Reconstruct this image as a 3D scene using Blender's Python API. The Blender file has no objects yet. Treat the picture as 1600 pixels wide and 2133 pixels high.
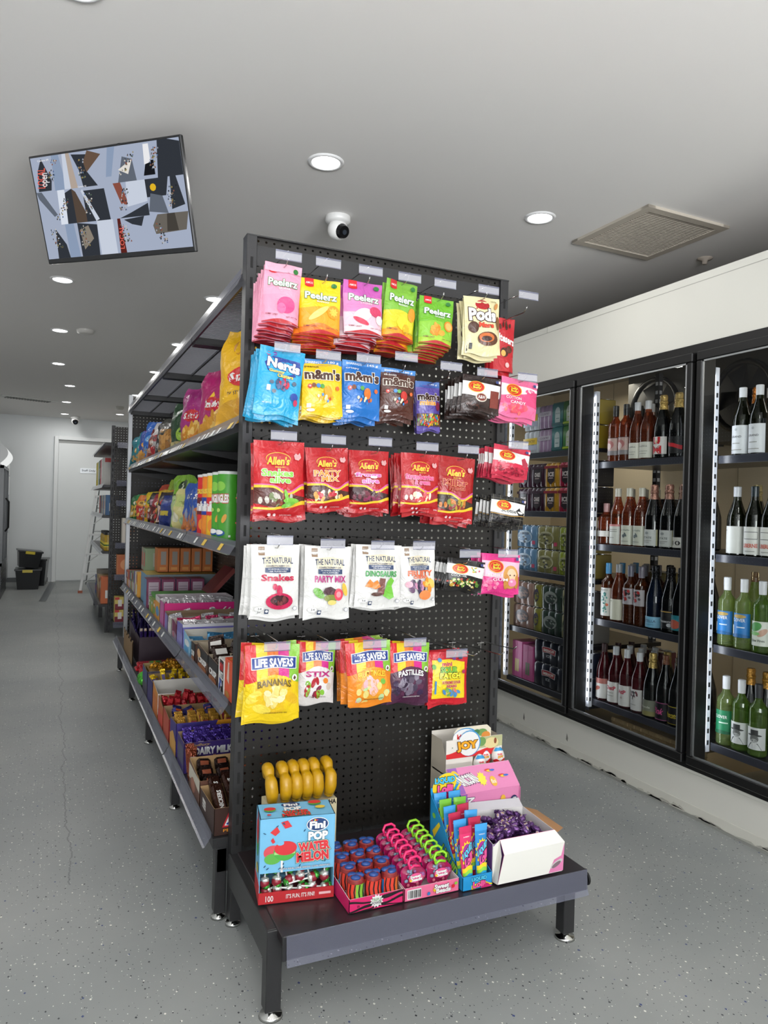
import bpy, math, random
from math import pi, sin, cos, sqrt
from mathutils import Matrix, Vector, Euler, noise
from mathutils.geometry import tessellate_polygon

SC = bpy.context.scene
COL = SC.collection
rnd = random.Random(7)

# ------------------------------------------------------------------ camera
cam_data = bpy.data.cameras.new('camera')
cam_data.sensor_fit = 'HORIZONTAL'
cam_data.sensor_width = 36.0
cam_data.lens = 1528.876 / 1600 * 36.0
cam_data.clip_start = 0.05
camera = bpy.data.objects.new('camera', cam_data)
COL.objects.link(camera)
CAM = Vector((-0.5182, -2.1963, 1.28))
R = Matrix(((0.9106647, -0.0225305, -0.4125314), (-0.4123083, 0.0140018, -0.9109368), (0.0263001, 0.9996481, 0.0034614)))
camera.matrix_world = Matrix.Translation(CAM) @ R.to_4x4()
SC.camera = camera

# ------------------------------------------------------------------ world, exposure
SC.view_settings.view_transform = 'Standard'
SC.view_settings.look = 'None'
SC.view_settings.gamma = 1.0
SC.view_settings.exposure = -0.2
SC.cycles.transparent_max_bounces = 24
SC.cycles.max_bounces = 6
SC.cycles.sample_clamp_indirect = 4.0
world = bpy.data.worlds.new('world')
SC.world = world
world.use_nodes = True
world.node_tree.nodes['Background'].inputs[0].default_value = (0.75, 0.85, 1.0, 1)
world.node_tree.nodes['Background'].inputs[1].default_value = 0.5
CEIL = 2.6
BACK = 10.55


def area_light(name, loc, rot, sx, sy, watts, col=(1, 1, 1), shape='RECTANGLE', spread=pi):
    d = bpy.data.lights.new(name, 'AREA')
    d.shape = shape
    d.size = sx
    if shape in ('RECTANGLE', 'ELLIPSE'):
        d.size_y = sy
    d.energy = watts
    d.color = col
    d.spread = spread
    o = bpy.data.objects.new(name, d)
    o.location = loc
    o.rotation_euler = rot
    COL.objects.link(o)
    return o


# unseen area light added for shop front daylight, tilted up to brighten the ceiling
area_light('daylight_uplight_fill', (-0.6, -5.4, 1.2), (pi / 2 + 1.25, 0, 0), 4.0, 2.1, 800, (0.97, 0.98, 1.0))
DOWNLIGHTS = [(0.405, 0.465), (0.405, 2.557), (0.41, 4.06), (0.4, 5.49), (0.39, 7.27), (0.38, 9.46),
              (-0.49, 2.6), (-0.49, 4.03), (-0.49, 5.54), (-0.36, 6.94), (-0.37, 8.46), (-0.37, 9.94),
              (1.436, 0.517), (-0.49, -0.15), (-0.49, -1.6), (0.405, -1.7), (1.436, -1.5), (1.436, 2.55), (1.436, 4.4),
              (1.436, 6.4), (1.436, 8.6), (-1.4, 0.75), (-1.4, 3.3), (-1.4, -1.5)]
LAMP_W = 4.8

# ------------------------------------------------------------------ materials


def lin(h):
    h = h.lstrip('#')
    out = []
    for i in (0, 2, 4):
        c = int(h[i:i + 2], 16) / 255
        out.append(c / 12.92 if c <= 0.04045 else ((c + 0.055) / 1.055) ** 2.4)
    return (*out, 1)


MATS = {}


def new_mat(name):
    m = bpy.data.materials.new(name)
    m.use_nodes = True
    m.node_tree.nodes.clear()
    return m, m.node_tree.nodes, m.node_tree.links


def nd(ns, typ, **kw):
    n = ns.new(typ)
    for k, v in kw.items():
        if isinstance(k, str) and hasattr(n, k) and not k.startswith('i_'):
            setattr(n, k, v)
    return n


def mt(ns, ls, op, a, b=None, c=None, clamp=False):
    n = ns.new('ShaderNodeMath')
    n.operation = op
    n.use_clamp = clamp
    for i, x in enumerate((a, b, c)):
        if x is None:
            continue
        if isinstance(x, (int, float)):
            n.inputs[i].default_value = x
        else:
            ls.new(x, n.inputs[i])
    return n.outputs[0]


KINDS = {  # roughness, metallic, bump scale, bump strength, coat
    'card': (0.45, 0, 0, 0), 'matte': (0.75, 0, 0, 0), 'plastic': (0.28, 0, 0, 0), 'bag': (0.3, 0, 38, 0.35),
    'foil': (0.22, 0.55, 60, 0.5), 'metal': (0.35, 0.9, 0, 0), 'chrome': (0.12, 1.0, 0, 0), 'paint': (0.5, 0, 0, 0),
    'ink': (0.33, 0, 38, 0.3), 'gloss': (0.12, 0, 0, 0)}


def M(c, kind='card'):
    key = (c, kind)
    if key in MATS:
        return MATS[key]
    r, me, bs, bst = KINDS[kind]
    m, ns, ls = new_mat(kind + '_' + c.lstrip('#'))
    o = ns.new('ShaderNodeOutputMaterial')
    p = ns.new('ShaderNodeBsdfPrincipled')
    q = {'bag': 0.76, 'ink': 0.76, 'card': 0.84, 'plastic': 0.9}.get(kind, 1.0)   # printed film and card reflect less than white paint
    p.inputs['Base Color'].default_value = tuple(x * q for x in lin(c)[:3]) + (1,)
    p.inputs['Roughness'].default_value = r
    p.inputs['Metallic'].default_value = me
    ls.new(p.outputs[0], o.inputs[0])
    if bs:
        t = ns.new('ShaderNodeTexCoord')
        n = ns.new('ShaderNodeTexNoise')
        n.inputs['Scale'].default_value = bs
        n.inputs['Detail'].default_value = 2
        n.inputs['Distortion'].default_value = 1.2
        b = ns.new('ShaderNodeBump')
        b.inputs['Strength'].default_value = bst
        b.inputs['Distance'].default_value = 0.01
        ls.new(t.outputs['Object'], n.inputs['Vector'])
        ls.new(n.outputs[0], b.inputs['Height'])
        ls.new(b.outputs[0], p.inputs['Normal'])
    MATS[key] = m
    return m


def emit(name, c, s):
    if name in MATS:
        return MATS[name]
    m, ns, ls = new_mat(name)
    o = ns.new('ShaderNodeOutputMaterial')
    e = ns.new('ShaderNodeEmission')
    e.inputs[0].default_value = lin(c)
    e.inputs[1].default_value = s
    ls.new(e.outputs[0], o.inputs[0])
    MATS[name] = m
    return m


def clear(name, tint, ior=1.45, rough=0.03, body=0.0, bodycol='#ffffff'):
    """thin clear material: tinted see-through with a fresnel gloss, optional milky body"""
    if name in MATS:
        return MATS[name]
    m, ns, ls = new_mat(name)
    o = ns.new('ShaderNodeOutputMaterial')
    t = ns.new('ShaderNodeBsdfTransparent')
    t.inputs[0].default_value = lin(tint)
    g = ns.new('ShaderNodeBsdfGlossy')
    g.inputs['Roughness'].default_value = rough
    f = ns.new('ShaderNodeFresnel')
    geo = ns.new('ShaderNodeNewGeometry')  # same reflectance from either side of the sheet
    ls.new(mt(ns, ls, 'MULTIPLY_ADD', geo.outputs['Backfacing'], 1 / ior - ior, ior), f.inputs[0])
    mx = ns.new('ShaderNodeMixShader')
    ls.new(f.outputs[0], mx.inputs[0])
    base = t.outputs[0]
    if body:
        d = ns.new('ShaderNodeBsdfDiffuse')
        d.inputs[0].default_value = lin(bodycol)
        m2 = ns.new('ShaderNodeMixShader')
        m2.inputs[0].default_value = body
        ls.new(t.outputs[0], m2.inputs[1])
        ls.new(d.outputs[0], m2.inputs[2])
        base = m2.outputs[0]
    ls.new(base, mx.inputs[1])
    ls.new(g.outputs[0], mx.inputs[2])
    ls.new(mx.outputs[0], o.inputs[0])
    MATS[name] = m
    return m


def mat_floor():
    m, ns, ls = new_mat('flecked_vinyl')
    o = ns.new('ShaderNodeOutputMaterial')
    p = ns.new('ShaderNodeBsdfPrincipled')
    tc = ns.new('ShaderNodeTexCoord')
    sep = ns.new('ShaderNodeSeparateXYZ')
    ls.new(tc.outputs['Object'], sep.inputs[0])
    nz = ns.new('ShaderNodeTexNoise')
    nz.inputs['Scale'].default_value = 1.3
    nz.inputs['Detail'].default_value = 6
    ls.new(tc.outputs['Object'], nz.inputs['Vector'])
    cr = ns.new('ShaderNodeValToRGB')
    cr.color_ramp.elements[0].position = 0.3
    cr.color_ramp.elements[0].color = lin('#808484')
    cr.color_ramp.elements[1].position = 0.75
    cr.color_ramp.elements[1].color = lin('#989a97')
    ls.new(nz.outputs[0], cr.inputs[0])
    col = cr.outputs[0]
    for seed, scale, rad, prob, c in ((0.0, 34, 0.085, 0.74, '#2b2e33'), (3.7, 30, 0.075, 0.7, '#e4e3da'), (8.1, 15, 0.045, 0.72, '#32406e'), (12.3, 72, 0.11, 0.8, '#3c4044'), (17.9, 76, 0.11, 0.84, '#d9dad2')):
        mp = ns.new('ShaderNodeMapping')
        mp.inputs['Location'].default_value = (seed, seed * 1.7, 0)
        mp.inputs['Scale'].default_value = (scale, scale * 0.8, 1)
        ls.new(tc.outputs['Object'], mp.inputs[0])
        v = ns.new('ShaderNodeTexVoronoi')
        v.voronoi_dimensions = '2D'
        v.distance = 'MANHATTAN'
        v.inputs['Scale'].default_value = 1
        ls.new(mp.outputs[0], v.inputs['Vector'])
        sc = ns.new('ShaderNodeSeparateColor')
        ls.new(v.outputs['Color'], sc.inputs[0])
        a = mt(ns, ls, 'GREATER_THAN', sc.outputs[0], prob)
        rr = mt(ns, ls, 'MULTIPLY_ADD', sc.outputs[1], rad, rad * 0.45)
        b = mt(ns, ls, 'LESS_THAN', v.outputs['Distance'], rr)
        f = mt(ns, ls, 'MULTIPLY', a, b)
        mx = ns.new('ShaderNodeMix')
        mx.data_type = 'RGBA'
        ls.new(f, mx.inputs[0])
        ls.new(col, mx.inputs[6])
        mx.inputs[7].default_value = lin(c)
        col = mx.outputs[2]
    # hairline crack along the aisle
    n2 = ns.new('ShaderNodeTexNoise')
    n2.noise_dimensions = '1D'
    n2.inputs['Scale'].default_value = 2.2
    n2.inputs['Detail'].default_value = 8
    n2.inputs['Roughness'].default_value = 0.62
    ls.new(sep.outputs[1], n2.inputs['W'])
    xo = mt(ns, ls, 'MULTIPLY_ADD', n2.outputs[0], 0.11, -0.49)
    d = mt(ns, ls, 'ABSOLUTE', mt(ns, ls, 'SUBTRACT', sep.outputs[0], xo))
    near = mt(ns, ls, 'LESS_THAN', d, 0.0028)
    f = mt(ns, ls, 'MULTIPLY', near, mt(ns, ls, 'GREATER_THAN', sep.outputs[1], 0.45))
    f = mt(ns, ls, 'MULTIPLY', f, 0.55)
    mx = ns.new('ShaderNodeMix')
    mx.data_type = 'RGBA'
    ls.new(f, mx.inputs[0])
    ls.new(col, mx.inputs[6])
    mx.inputs[7].default_value = lin('#55595a')
    ls.new(mx.outputs[2], p.inputs['Base Color'])
    p.inputs['Roughness'].default_value = 0.42
    p.inputs['Specular IOR Level'].default_value = 0.45
    ls.new(p.outputs[0], o.inputs[0])
    return m


def mat_hammer(name, c, metal=0.35, rough=0.38, holes=None):
    """dark hammertone paint; holes=(pitch, radius) punches round peg holes in object x/z"""
    m, ns, ls = new_mat(name)
    o = ns.new('ShaderNodeOutputMaterial')
    p = ns.new('ShaderNodeBsdfPrincipled')
    p.inputs['Base Color'].default_value = lin(c)
    p.inputs['Metallic'].default_value = metal
    p.inputs['Roughness'].default_value = rough
    tc = ns.new('ShaderNodeTexCoord')
    n = ns.new('ShaderNodeTexNoise')
    n.inputs['Scale'].default_value = 620
    n.inputs['Detail'].default_value = 1
    b = ns.new('ShaderNodeBump')
    b.inputs['Strength'].default_value = 0.3
    b.inputs['Distance'].default_value = 0.001
    ls.new(tc.outputs['Object'], n.inputs['Vector'])
    ls.new(n.outputs[0], b.inputs['Height'])
    ls.new(b.outputs[0], p.inputs['Normal'])
    out = p.outputs[0]
    if holes:
        pitch, rad, axis = holes
        sep = ns.new('ShaderNodeSeparateXYZ')
        ls.new(tc.outputs['Object'], sep.inputs[0])
        u = sep.outputs[axis]
        a = mt(ns, ls, 'SUBTRACT', mt(ns, ls, 'FRACT', mt(ns, ls, 'DIVIDE', mt(ns, ls, 'ADD', u, 10.0), pitch)), 0.5)
        v = mt(ns, ls, 'SUBTRACT', mt(ns, ls, 'FRACT', mt(ns, ls, 'DIVIDE', mt(ns, ls, 'ADD', sep.outputs[2], 10.0), pitch)), 0.5)
        d = mt(ns, ls, 'ADD', mt(ns, ls, 'MULTIPLY', a, a), mt(ns, ls, 'MULTIPLY', v, v))
        mask = mt(ns, ls, 'LESS_THAN', d, (rad / pitch) ** 2)
        t = ns.new('ShaderNodeBsdfTransparent')
        mx = ns.new('ShaderNodeMixShader')
        ls.new(mask, mx.inputs[0])
        ls.new(out, mx.inputs[1])
        ls.new(t.outputs[0], mx.inputs[2])
        out = mx.outputs[0]
    ls.new(out, o.inputs[0])
    return m


FLOOR_M = mat_floor()
STEEL = mat_hammer('hammertone_steel', '#323233')
PEG = mat_hammer('hammertone_peg_panel', '#252320', holes=(0.025, 0.0036, 0))
PEG_Y = mat_hammer('hammertone_back_panel', '#201f1d', holes=(0.025, 0.0036, 1))
BLACK = M('#0a0a0a', 'matte')
FRAME = M('#070708', 'paint')
CREAM = M('#d9d8cf', 'paint')
WHITE = M('#e9ebec', 'paint')
GLASS = clear('door_glass', '#f2f5f4', 1.5, 0.0)
FLAP = clear('clear_plastic', '#f2f2f6', 1.45, 0.2, 0.3, '#d8d8de')
STRIP = clear('price_strip_plastic', '#ced0dc', 1.5, 0.2, 0.25, '#9a9db2')
WIRE = M('#b9b9b9', 'chrome')

# ------------------------------------------------------------------ mesh builder


class MB:
    def __init__(self, xf=None):
        self.v, self.f, self.mi, self.sm, self.slots, self.xf = [], [], [], [], [], xf

    def slot(self, m):
        if m not in self.slots:
            self.slots.append(m)
        return self.slots.index(m)

    def add(self, vs, fs, m, smooth=False):
        k = len(self.v)
        s = self.slot(m)
        if self.xf:
            vs = [self.xf @ Vector(p) for p in vs]
        self.v += [tuple(p) for p in vs]
        for f in fs:
            self.f.append(tuple(i + k for i in f))
            self.mi.append(s)
            self.sm.append(smooth)

    def box(self, a, b, m, bevel=0.0):
        (x0, y0, z0), (x1, y1, z1) = a, b
        if not bevel:
            vs = [(x, y, z) for z in (z0, z1) for y in (y0, y1) for x in (x0, x1)]
            self.add(vs, [(0, 2, 3, 1), (4, 5, 7, 6), (0, 1, 5, 4), (2, 6, 7, 3), (0, 4, 6, 2), (1, 3, 7, 5)], m)
            return
        c = bevel
        vs, fs = [], []
        X, Y, Z = (x0, x1), (y0, y1), (z0, z1)
        idx = {}
        for i in (0, 1):
            for j in (0, 1):
                for k in (0, 1):
                    sx, sy, sz = 1 - 2 * i, 1 - 2 * j, 1 - 2 * k
                    for a_ in range(3):
                        p = [X[i] + sx * c, Y[j] + sy * c, Z[k] + sz * c]
                        p[a_] = (X[i], Y[j], Z[k])[a_]
                        idx[i, j, k, a_] = len(vs)
                        vs.append(p)
        for a_, s in ((0, 0), (0, 1), (1, 0), (1, 1), (2, 0), (2, 1)):
            o = [q for q in range(3) if q != a_]
            cyc = [(0, 0), (1, 0), (1, 1), (0, 1)]
            f = []
            for q in cyc:
                t = [0, 0, 0]
                t[a_] = s
                t[o[0]], t[o[1]] = q
                f.append(idx[t[0], t[1], t[2], a_])
            flip = (s == 0) ^ (a_ == 1)
            fs.append(tuple(f[::-1]) if flip else tuple(f))
        for a_ in range(3):  # edges along axis a_
            o = [q for q in range(3) if q != a_]
            for s in (0, 1):
                for t_ in (0, 1):
                    e = []
                    for w in (0, 1):
                        t = [0, 0, 0]
                        t[a_] = w
                        t[o[0]], t[o[1]] = s, t_
                        e.append((idx[t[0], t[1], t[2], o[0]], idx[t[0], t[1], t[2], o[1]]))
                    fs.append((e[0][0], e[1][0], e[1][1], e[0][1]))
        for i in (0, 1):
            for j in (0, 1):
                for k in (0, 1):
                    fs.append((idx[i, j, k, 0], idx[i, j, k, 1], idx[i, j, k, 2]))
        self.add(vs, fs, m)

    def quad(self, a, b, c, d, m):
        self.add([a, b, c, d], [(0, 1, 2, 3)], m)

    def sheet(self, pts, th, m):
        """folded profile pts (list of (y or x..) 3D pairs) - thick quad strip: pts = [(p, q), ...]"""
        vs, fs = [], []
        for p, q in pts:
            vs += [p, q]
        n = len(pts)
        for i in range(n - 1):
            fs.append((2 * i, 2 * i + 1, 2 * i + 3, 2 * i + 2))
        self.add(vs, fs, m)

    def cyl(self, p, q, r, m, n=12, r2=None, caps=True, smooth=True):
        p, q = Vector(p), Vector(q)
        d = (q - p).normalized()
        a = d.orthogonal().normalized()
        b = d.cross(a)
        r2 = r if r2 is None else r2
        vs = []
        for c, rr in ((p, r), (q, r2)):
            for i in range(n):
                t = 2 * pi * i / n
                vs.append(c + (a * cos(t) + b * sin(t)) * rr)
        self.add(vs, [(i, (i + 1) % n, n + (i + 1) % n, n + i) for i in range(n)], m, smooth)
        if caps:
            self.add(vs[:n], [tuple(range(n))[::-1]], m)
            self.add(vs[n:], [tuple(range(n))], m)

    def tube(self, pts, r, m, n=6, rs=None, closed=False):
        pts = [Vector(p) for p in pts]
        vs, fs = [], []
        L = len(pts)
        prev = None
        for i, p in enumerate(pts):
            if closed:
                d = pts[(i + 1) % L] - pts[i - 1]
            else:
                d = pts[min(i + 1, L - 1)] - pts[max(i - 1, 0)]
            d.normalize()
            if prev is None:
                a = d.orthogonal().normalized()
            else:
                a = (prev - d * prev.dot(d)).normalized()
            prev = a
            b = d.cross(a)
            rr = rs[i] if rs else r
            for k in range(n):
                t = 2 * pi * k / n
                vs.append(p + (a * cos(t) + b * sin(t)) * rr)
        for i in range(L if closed else L - 1):
            j = (i + 1) % L
            for k in range(n):
                k2 = (k + 1) % n
                fs.append((i * n + k, i * n + k2, j * n + k2, j * n + k))
        if not closed:
            fs.append(tuple(range(n))[::-1])
            fs.append(tuple((L - 1) * n + k for k in range(n)))
        self.add(vs, fs, m, True)

    def lathe(self, prof, c, m, n=20, mats=None, smooth=True):
        """prof: list of (r, z); c centre; mats: optional material per segment"""
        for i in range(len(prof) - 1):
            (r0, z0), (r1, z1) = prof[i], prof[i + 1]
            vs = []
            for r, z in ((r0, z0), (r1, z1)):
                for k in range(n):
                    t = 2 * pi * k / n
                    vs.append((c[0] + r * cos(t), c[1] + r * sin(t), c[2] + z))
            self.add(vs, [(k, (k + 1) % n, n + (k + 1) % n, n + k) for k in range(n)], mats[i] if mats else m, smooth)

    def ball(self, c, r, m, nu=14, nv=9, f=None):
        rx, ry, rz = (r, r, r) if isinstance(r, (int, float)) else r
        vs, fs = [], []
        for j in range(nv + 1):
            ph = pi * j / nv
            for i in range(nu):
                t = 2 * pi * i / nu
                p = Vector((cos(t) * sin(ph), sin(t) * sin(ph), cos(ph)))
                if f:
                    p = f(p)
                vs.append((c[0] + p.x * rx, c[1] + p.y * ry, c[2] + p.z * rz))
        for j in range(nv):
            for i in range(nu):
                i2 = (i + 1) % nu
                fs.append((j * nu + i, (j + 1) * nu + i, (j + 1) * nu + i2, j * nu + i2))
        self.add(vs, fs, m, True)

    def mesh(self, name):
        me = bpy.data.meshes.new(name)
        me.from_pydata(self.v, [], self.f)
        for s in self.slots:
            me.materials.append(s)
        me.polygons.foreach_set('material_index', self.mi)
        me.polygons.foreach_set('use_smooth', self.sm)
        me.update()
        return me

    def build(self, name, parent=None, loc=None, rot=None):
        me = self.mesh(name)
        if any(self.sm) and not parent_is_none_weld(self):
            weld(me)
        o = bpy.data.objects.new(name, me)
        COL.objects.link(o)
        if parent:
            o.parent = parent
        if loc:
            o.location = loc
        if rot:
            o.rotation_euler = rot
        return o


def parent_is_none_weld(mb):
    return False


def weld(me):
    import bmesh
    bm = bmesh.new()
    bm.from_mesh(me)
    bmesh.ops.remove_doubles(bm, verts=[v for v in bm.verts if any(f.smooth for f in v.link_faces) and all(f.smooth for f in v.link_faces)], dist=1e-6)
    bm.to_mesh(me)
    bm.free()


# ------------------------------------------------------------------ scene bookkeeping
def tag(o, label=None, cat=None, group=None, kind=None):
    if label:
        o['label'] = label
    if cat:
        o['category'] = cat
    if group:
        o['group'] = group
    if kind:
        o['kind'] = kind
    return o


def thing(name, label, cat, loc=(0, 0, 0), rot=(0, 0, 0), group=None):
    o = bpy.data.objects.new(name, None)
    COL.objects.link(o)
    o.location = loc
    o.rotation_euler = rot
    o.empty_display_size = 0.05
    return tag(o, label, cat, group)


def struct(name, mb):
    return tag(mb.build(name), kind='structure')


def one(name, mb, label, cat, group=None, loc=None, rot=None):
    return tag(mb.build(name, None, loc, rot), label, cat, group)


def dup(o, loc=None, rot=None, label=None, group=None, parent=None):
    c = o.copy()
    COL.objects.link(c)
    if parent is not None:
        c.parent = parent
    if loc is not None:
        c.location = loc
    if rot is not None:
        c.rotation_euler = rot
    if label:
        c['label'] = label
    if group:
        c['group'] = group
    for ch in list(o.children):
        dup(ch, parent=c)
    return c


ORD = ['first', 'second', 'third', 'fourth', 'fifth', 'sixth', 'seventh', 'eighth', 'ninth', 'tenth', 'eleventh', 'twelfth']

# ------------------------------------------------------------------ flat artwork on curved or plane faces
_TX = {}


def text_tris(s, off=0.0):
    key = (s, off)
    if key not in _TX:
        cu = bpy.data.curves.new('lettering', 'FONT')
        cu.body = s
        cu.resolution_u = 2
        cu.offset = off
        cu.dimensions = '2D'
        cu.fill_mode = 'FRONT'
        o = bpy.data.objects.new('lettering', cu)
        me = bpy.data.meshes.new_from_object(o)
        vs = [(v.co.x, v.co.y) for v in me.vertices]
        fs = [tuple(p.vertices) for p in me.polygons]
        bpy.data.meshes.remove(me)
        bpy.data.objects.remove(o)
        bpy.data.curves.remove(cu)
        _TX[key] = (vs, fs)
    return _TX[key]


def art(mb, items, S, ink='card'):
    """items drawn in unit (u, v) on surface S(u, v, h) -> point; h in metres above the surface"""
    step = min(0.00025, 0.003 / (len(items) + 1)) if ink == 'card' else 0.00032
    h = 0.0004
    for it in items:
        k = it[0]
        h += step
        if k == 'r':
            _, u0, v0, u1, v1, c = it
            nu, nv = max(1, round((u1 - u0) * 16)), max(1, round((v1 - v0) * 18))
            vs = [S(u0 + (u1 - u0) * i / nu, v0 + (v1 - v0) * j / nv, h) for j in range(nv + 1) for i in range(nu + 1)]
            fs = [(j * (nu + 1) + i, j * (nu + 1) + i + 1, (j + 1) * (nu + 1) + i + 1, (j + 1) * (nu + 1) + i) for j in range(nv) for i in range(nu)]
            mb.add(vs, fs, M(c, ink), True)
        elif k == 'e':
            _, cu, cv, ru, rv, c = it[:6]
            rot = it[6] if len(it) > 6 else 0
            n = 20 if max(ru, rv) > 0.06 else 9
            rings = 3 if max(ru, rv) > 0.12 else 1
            vs = [S(cu, cv, h)]
            for q in range(1, rings + 1):
                for i in range(n):
                    t = 2 * pi * i / n
                    a, b = ru * cos(t) * q / rings, rv * sin(t) * q / rings
                    vs.append(S(cu + a * cos(rot) - b * sin(rot), cv + a * sin(rot) + b * cos(rot), h))
            fs = [(0, 1 + i, 1 + (i + 1) % n) for i in range(n)]
            for q in range(1, rings):
                fs += [(1 + (q - 1) * n + i, 1 + q * n + i, 1 + q * n + (i + 1) % n, 1 + (q - 1) * n + (i + 1) % n) for i in range(n)]
            mb.add(vs, fs, M(c, ink), True)
        elif k == 's':  # starburst
            _, cu, cv, ru, rv, n, inn, c = it
            vs = [S(cu, cv, h)]
            for i in range(2 * n):
                t = pi * i / n + 0.2
                q = 1 if i % 2 == 0 else inn
                vs.append(S(cu + ru * cos(t) * q, cv + rv * sin(t) * q, h))
            mb.add(vs, [(0, 1 + i, 1 + (i + 1) % (2 * n)) for i in range(2 * n)], M(c, ink), True)
        elif k == 'b':  # band between two curves given as lists of v across u0..u1
            _, lo, hi, c = it[:4]
            u0, u1 = it[4:6] if len(it) > 5 else (0.0, 1.0)
            nu, nv = 22, 7
            def sm(L, t):
                x = t * (len(L) - 1)
                i = min(int(x), len(L) - 2)
                fr = x - i
                fr = fr * fr * (3 - 2 * fr)
                return L[i] * (1 - fr) + L[i + 1] * fr
            vs = []
            for j in range(nv + 1):
                for i in range(nu + 1):
                    t = i / nu
                    a, b = sm(lo, t), sm(hi, t)
                    vs.append(S(u0 + (u1 - u0) * t, a + (b - a) * j / nv, h))
            fs = [(j * (nu + 1) + i, j * (nu + 1) + i + 1, (j + 1) * (nu + 1) + i + 1, (j + 1) * (nu + 1) + i) for j in range(nv) for i in range(nu)]
            mb.add(vs, fs, M(c, ink), True)
        elif k == 'p':
            _, pts, c = it
            vs = [S(a, b, h) for a, b in pts]
            tr = tessellate_polygon([[Vector((a, b, 0)) for a, b in pts]])
            mb.add(vs, [tuple(t) for t in tr], M(c, ink), True)
        elif k == 'm':  # scatter of sweets
            _, cu, cv, ru, rv, n, cols, sz = it
            rr = random.Random(n * 13 + int(cu * 100) + len(cols))
            for q in range(n):
                t = rr.random() * 2 * pi
                d = sqrt(rr.random())
                a, b = cu + ru * d * cos(t), cv + rv * d * sin(t)
                c = rr.choice(cols)
                rx, ry, ro = sz * rr.uniform(0.7, 1.1), sz * rr.uniform(0.45, 0.8), rr.random() * pi
                hh = h + q * 0.00003
                vs = [S(a, b, hh)]
                for i in range(8):
                    t = 2 * pi * i / 8
                    x, y = rx * cos(t), ry * sin(t)
                    vs.append(S(a + x * cos(ro) - y * sin(ro), b + x * sin(ro) + y * cos(ro), hh))
                mb.add(vs, [(0, 1 + i, 1 + (i + 1) % 8) for i in range(8)], M(c, ink), True)
        elif k == 't':
            _, s, cu, cv, w, hh, c = it[:7]
            o = it[7] if len(it) > 7 else {}
            rot, arch, shear, bold = o.get('rot', 0), o.get('arch', 0), o.get('shear', 0), o.get('bold', 0.012)
            base, _f = text_tris(s, 0.0)
            if not base:
                continue
            x0, x1 = min(p[0] for p in base), max(p[0] for p in base)
            y0, y1 = min(p[1] for p in base), max(p[1] for p in base)
            layers = []
            for oc, off in o.get('out', []):
                layers.append((oc, off))
            layers.append((c, bold))
            for oc, off in layers:
                vs, fs = text_tris(s, off)
                P = []
                for x, y in vs:
                    a = ((x - x0) / (x1 - x0) - 0.5)
                    b = ((y - y0) / (y1 - y0) - 0.5) if y1 > y0 else 0
                    b2 = b * hh + arch * (1 - 4 * a * a) * hh
                    a2 = a * w + shear * b * hh
                    P.append(S(cu + a2 * cos(rot) - b2 * sin(rot) * 1.0, cv + a2 * sin(rot) + b2 * cos(rot), h))
                mb.add(P, fs, M(oc, ink), True)
                h += step


def plane(o, ux, vy):
    """surface function for a flat face: origin o, full-width vector ux, full-height vector vy"""
    o, ux, vy = Vector(o), Vector(ux), Vector(vy)
    n = ux.cross(vy).normalized()
    return lambda u, v, h: o + ux * u + vy * v + n * h


def cylmap(c, r, z0, z1, a0, a1):
    """surface on a vertical cylinder, u runs from angle a0 to a1 (radians)"""
    return lambda u, v, h: Vector((c[0] + (r + h) * cos(a0 + (a1 - a0) * u), c[1] + (r + h) * sin(a0 + (a1 - a0) * u), c[2] + z0 + (z1 - z0) * v))

# ================================================================== THE ROOM
mb = MB(); mb.box((-2.1, -5.5, -0.05), (4.5, BACK, 0), FLOOR_M); struct('floor', mb)
mb = MB(); mb.box((-2.1, -5.5, CEIL), (4.5, BACK, CEIL + 0.05), M('#e6e4e1', 'matte')); struct('ceiling', mb)
mb = MB(); mb.box((-2.1, BACK, 0), (4.5, BACK + 0.1, CEIL), M('#e3e7e8', 'paint')); struct('wall_back', mb)
mb = MB(); mb.box((-2.2, -5.5, 0), (-2.1, BACK, CEIL), M('#dfe2e3', 'paint')); struct('wall_left', mb)
mb = MB(); mb.box((4.5, -5.5, 0), (4.6, BACK, CEIL), M('#b9b2aa', 'paint')); struct('wall_right', mb)
mb = MB()
mb.box((-2.1, BACK - 0.012, 0), (-0.55, BACK, 0.07), M('#6d7072', 'paint')); struct('baseboard_back', mb)
# staff door with its architrave
t = MB()
DW = M('#eef1f1', 'paint')
t.box((-0.50, BACK - 0.045, 0), (-0.44, BACK, 2.31), DW, 0.004)
t.box((0.55, BACK - 0.045, 0), (0.61, BACK, 2.31), DW, 0.004)
t.box((-0.44, BACK - 0.045, 2.25), (0.55, BACK, 2.31), DW, 0.004)
struct('trim_1', t)
t = MB()
t.box((-0.435, BACK - 0.02, 0.02), (0.545, BACK - 0.001, 2.2), M('#e9eded', 'paint'))
t.box((-0.435, BACK - 0.02, 2.2), (0.545, BACK - 0.001, 2.245), M('#9b9d9b', 'paint'))
struct('door_1', t)
t = MB()
t.box((-0.115, BACK - 0.026, 1.735), (0.135, BACK - 0.021, 1.815), M('#c9cdd0', 'metal'))
art(t, [('t', 'Staff Only', 0.5, 0.5, 0.8, 0.5, '#1d1f20')], plane((-0.115, BACK - 0.026, 1.735), (0.25, 0, 0), (0, 0, 0.08)))
one('door_sign', t, 'small silver staff sign fixed on the white back door', 'sign')

# downlights
LENS = emit('lamp_lens', '#ffffff', 14)


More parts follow.
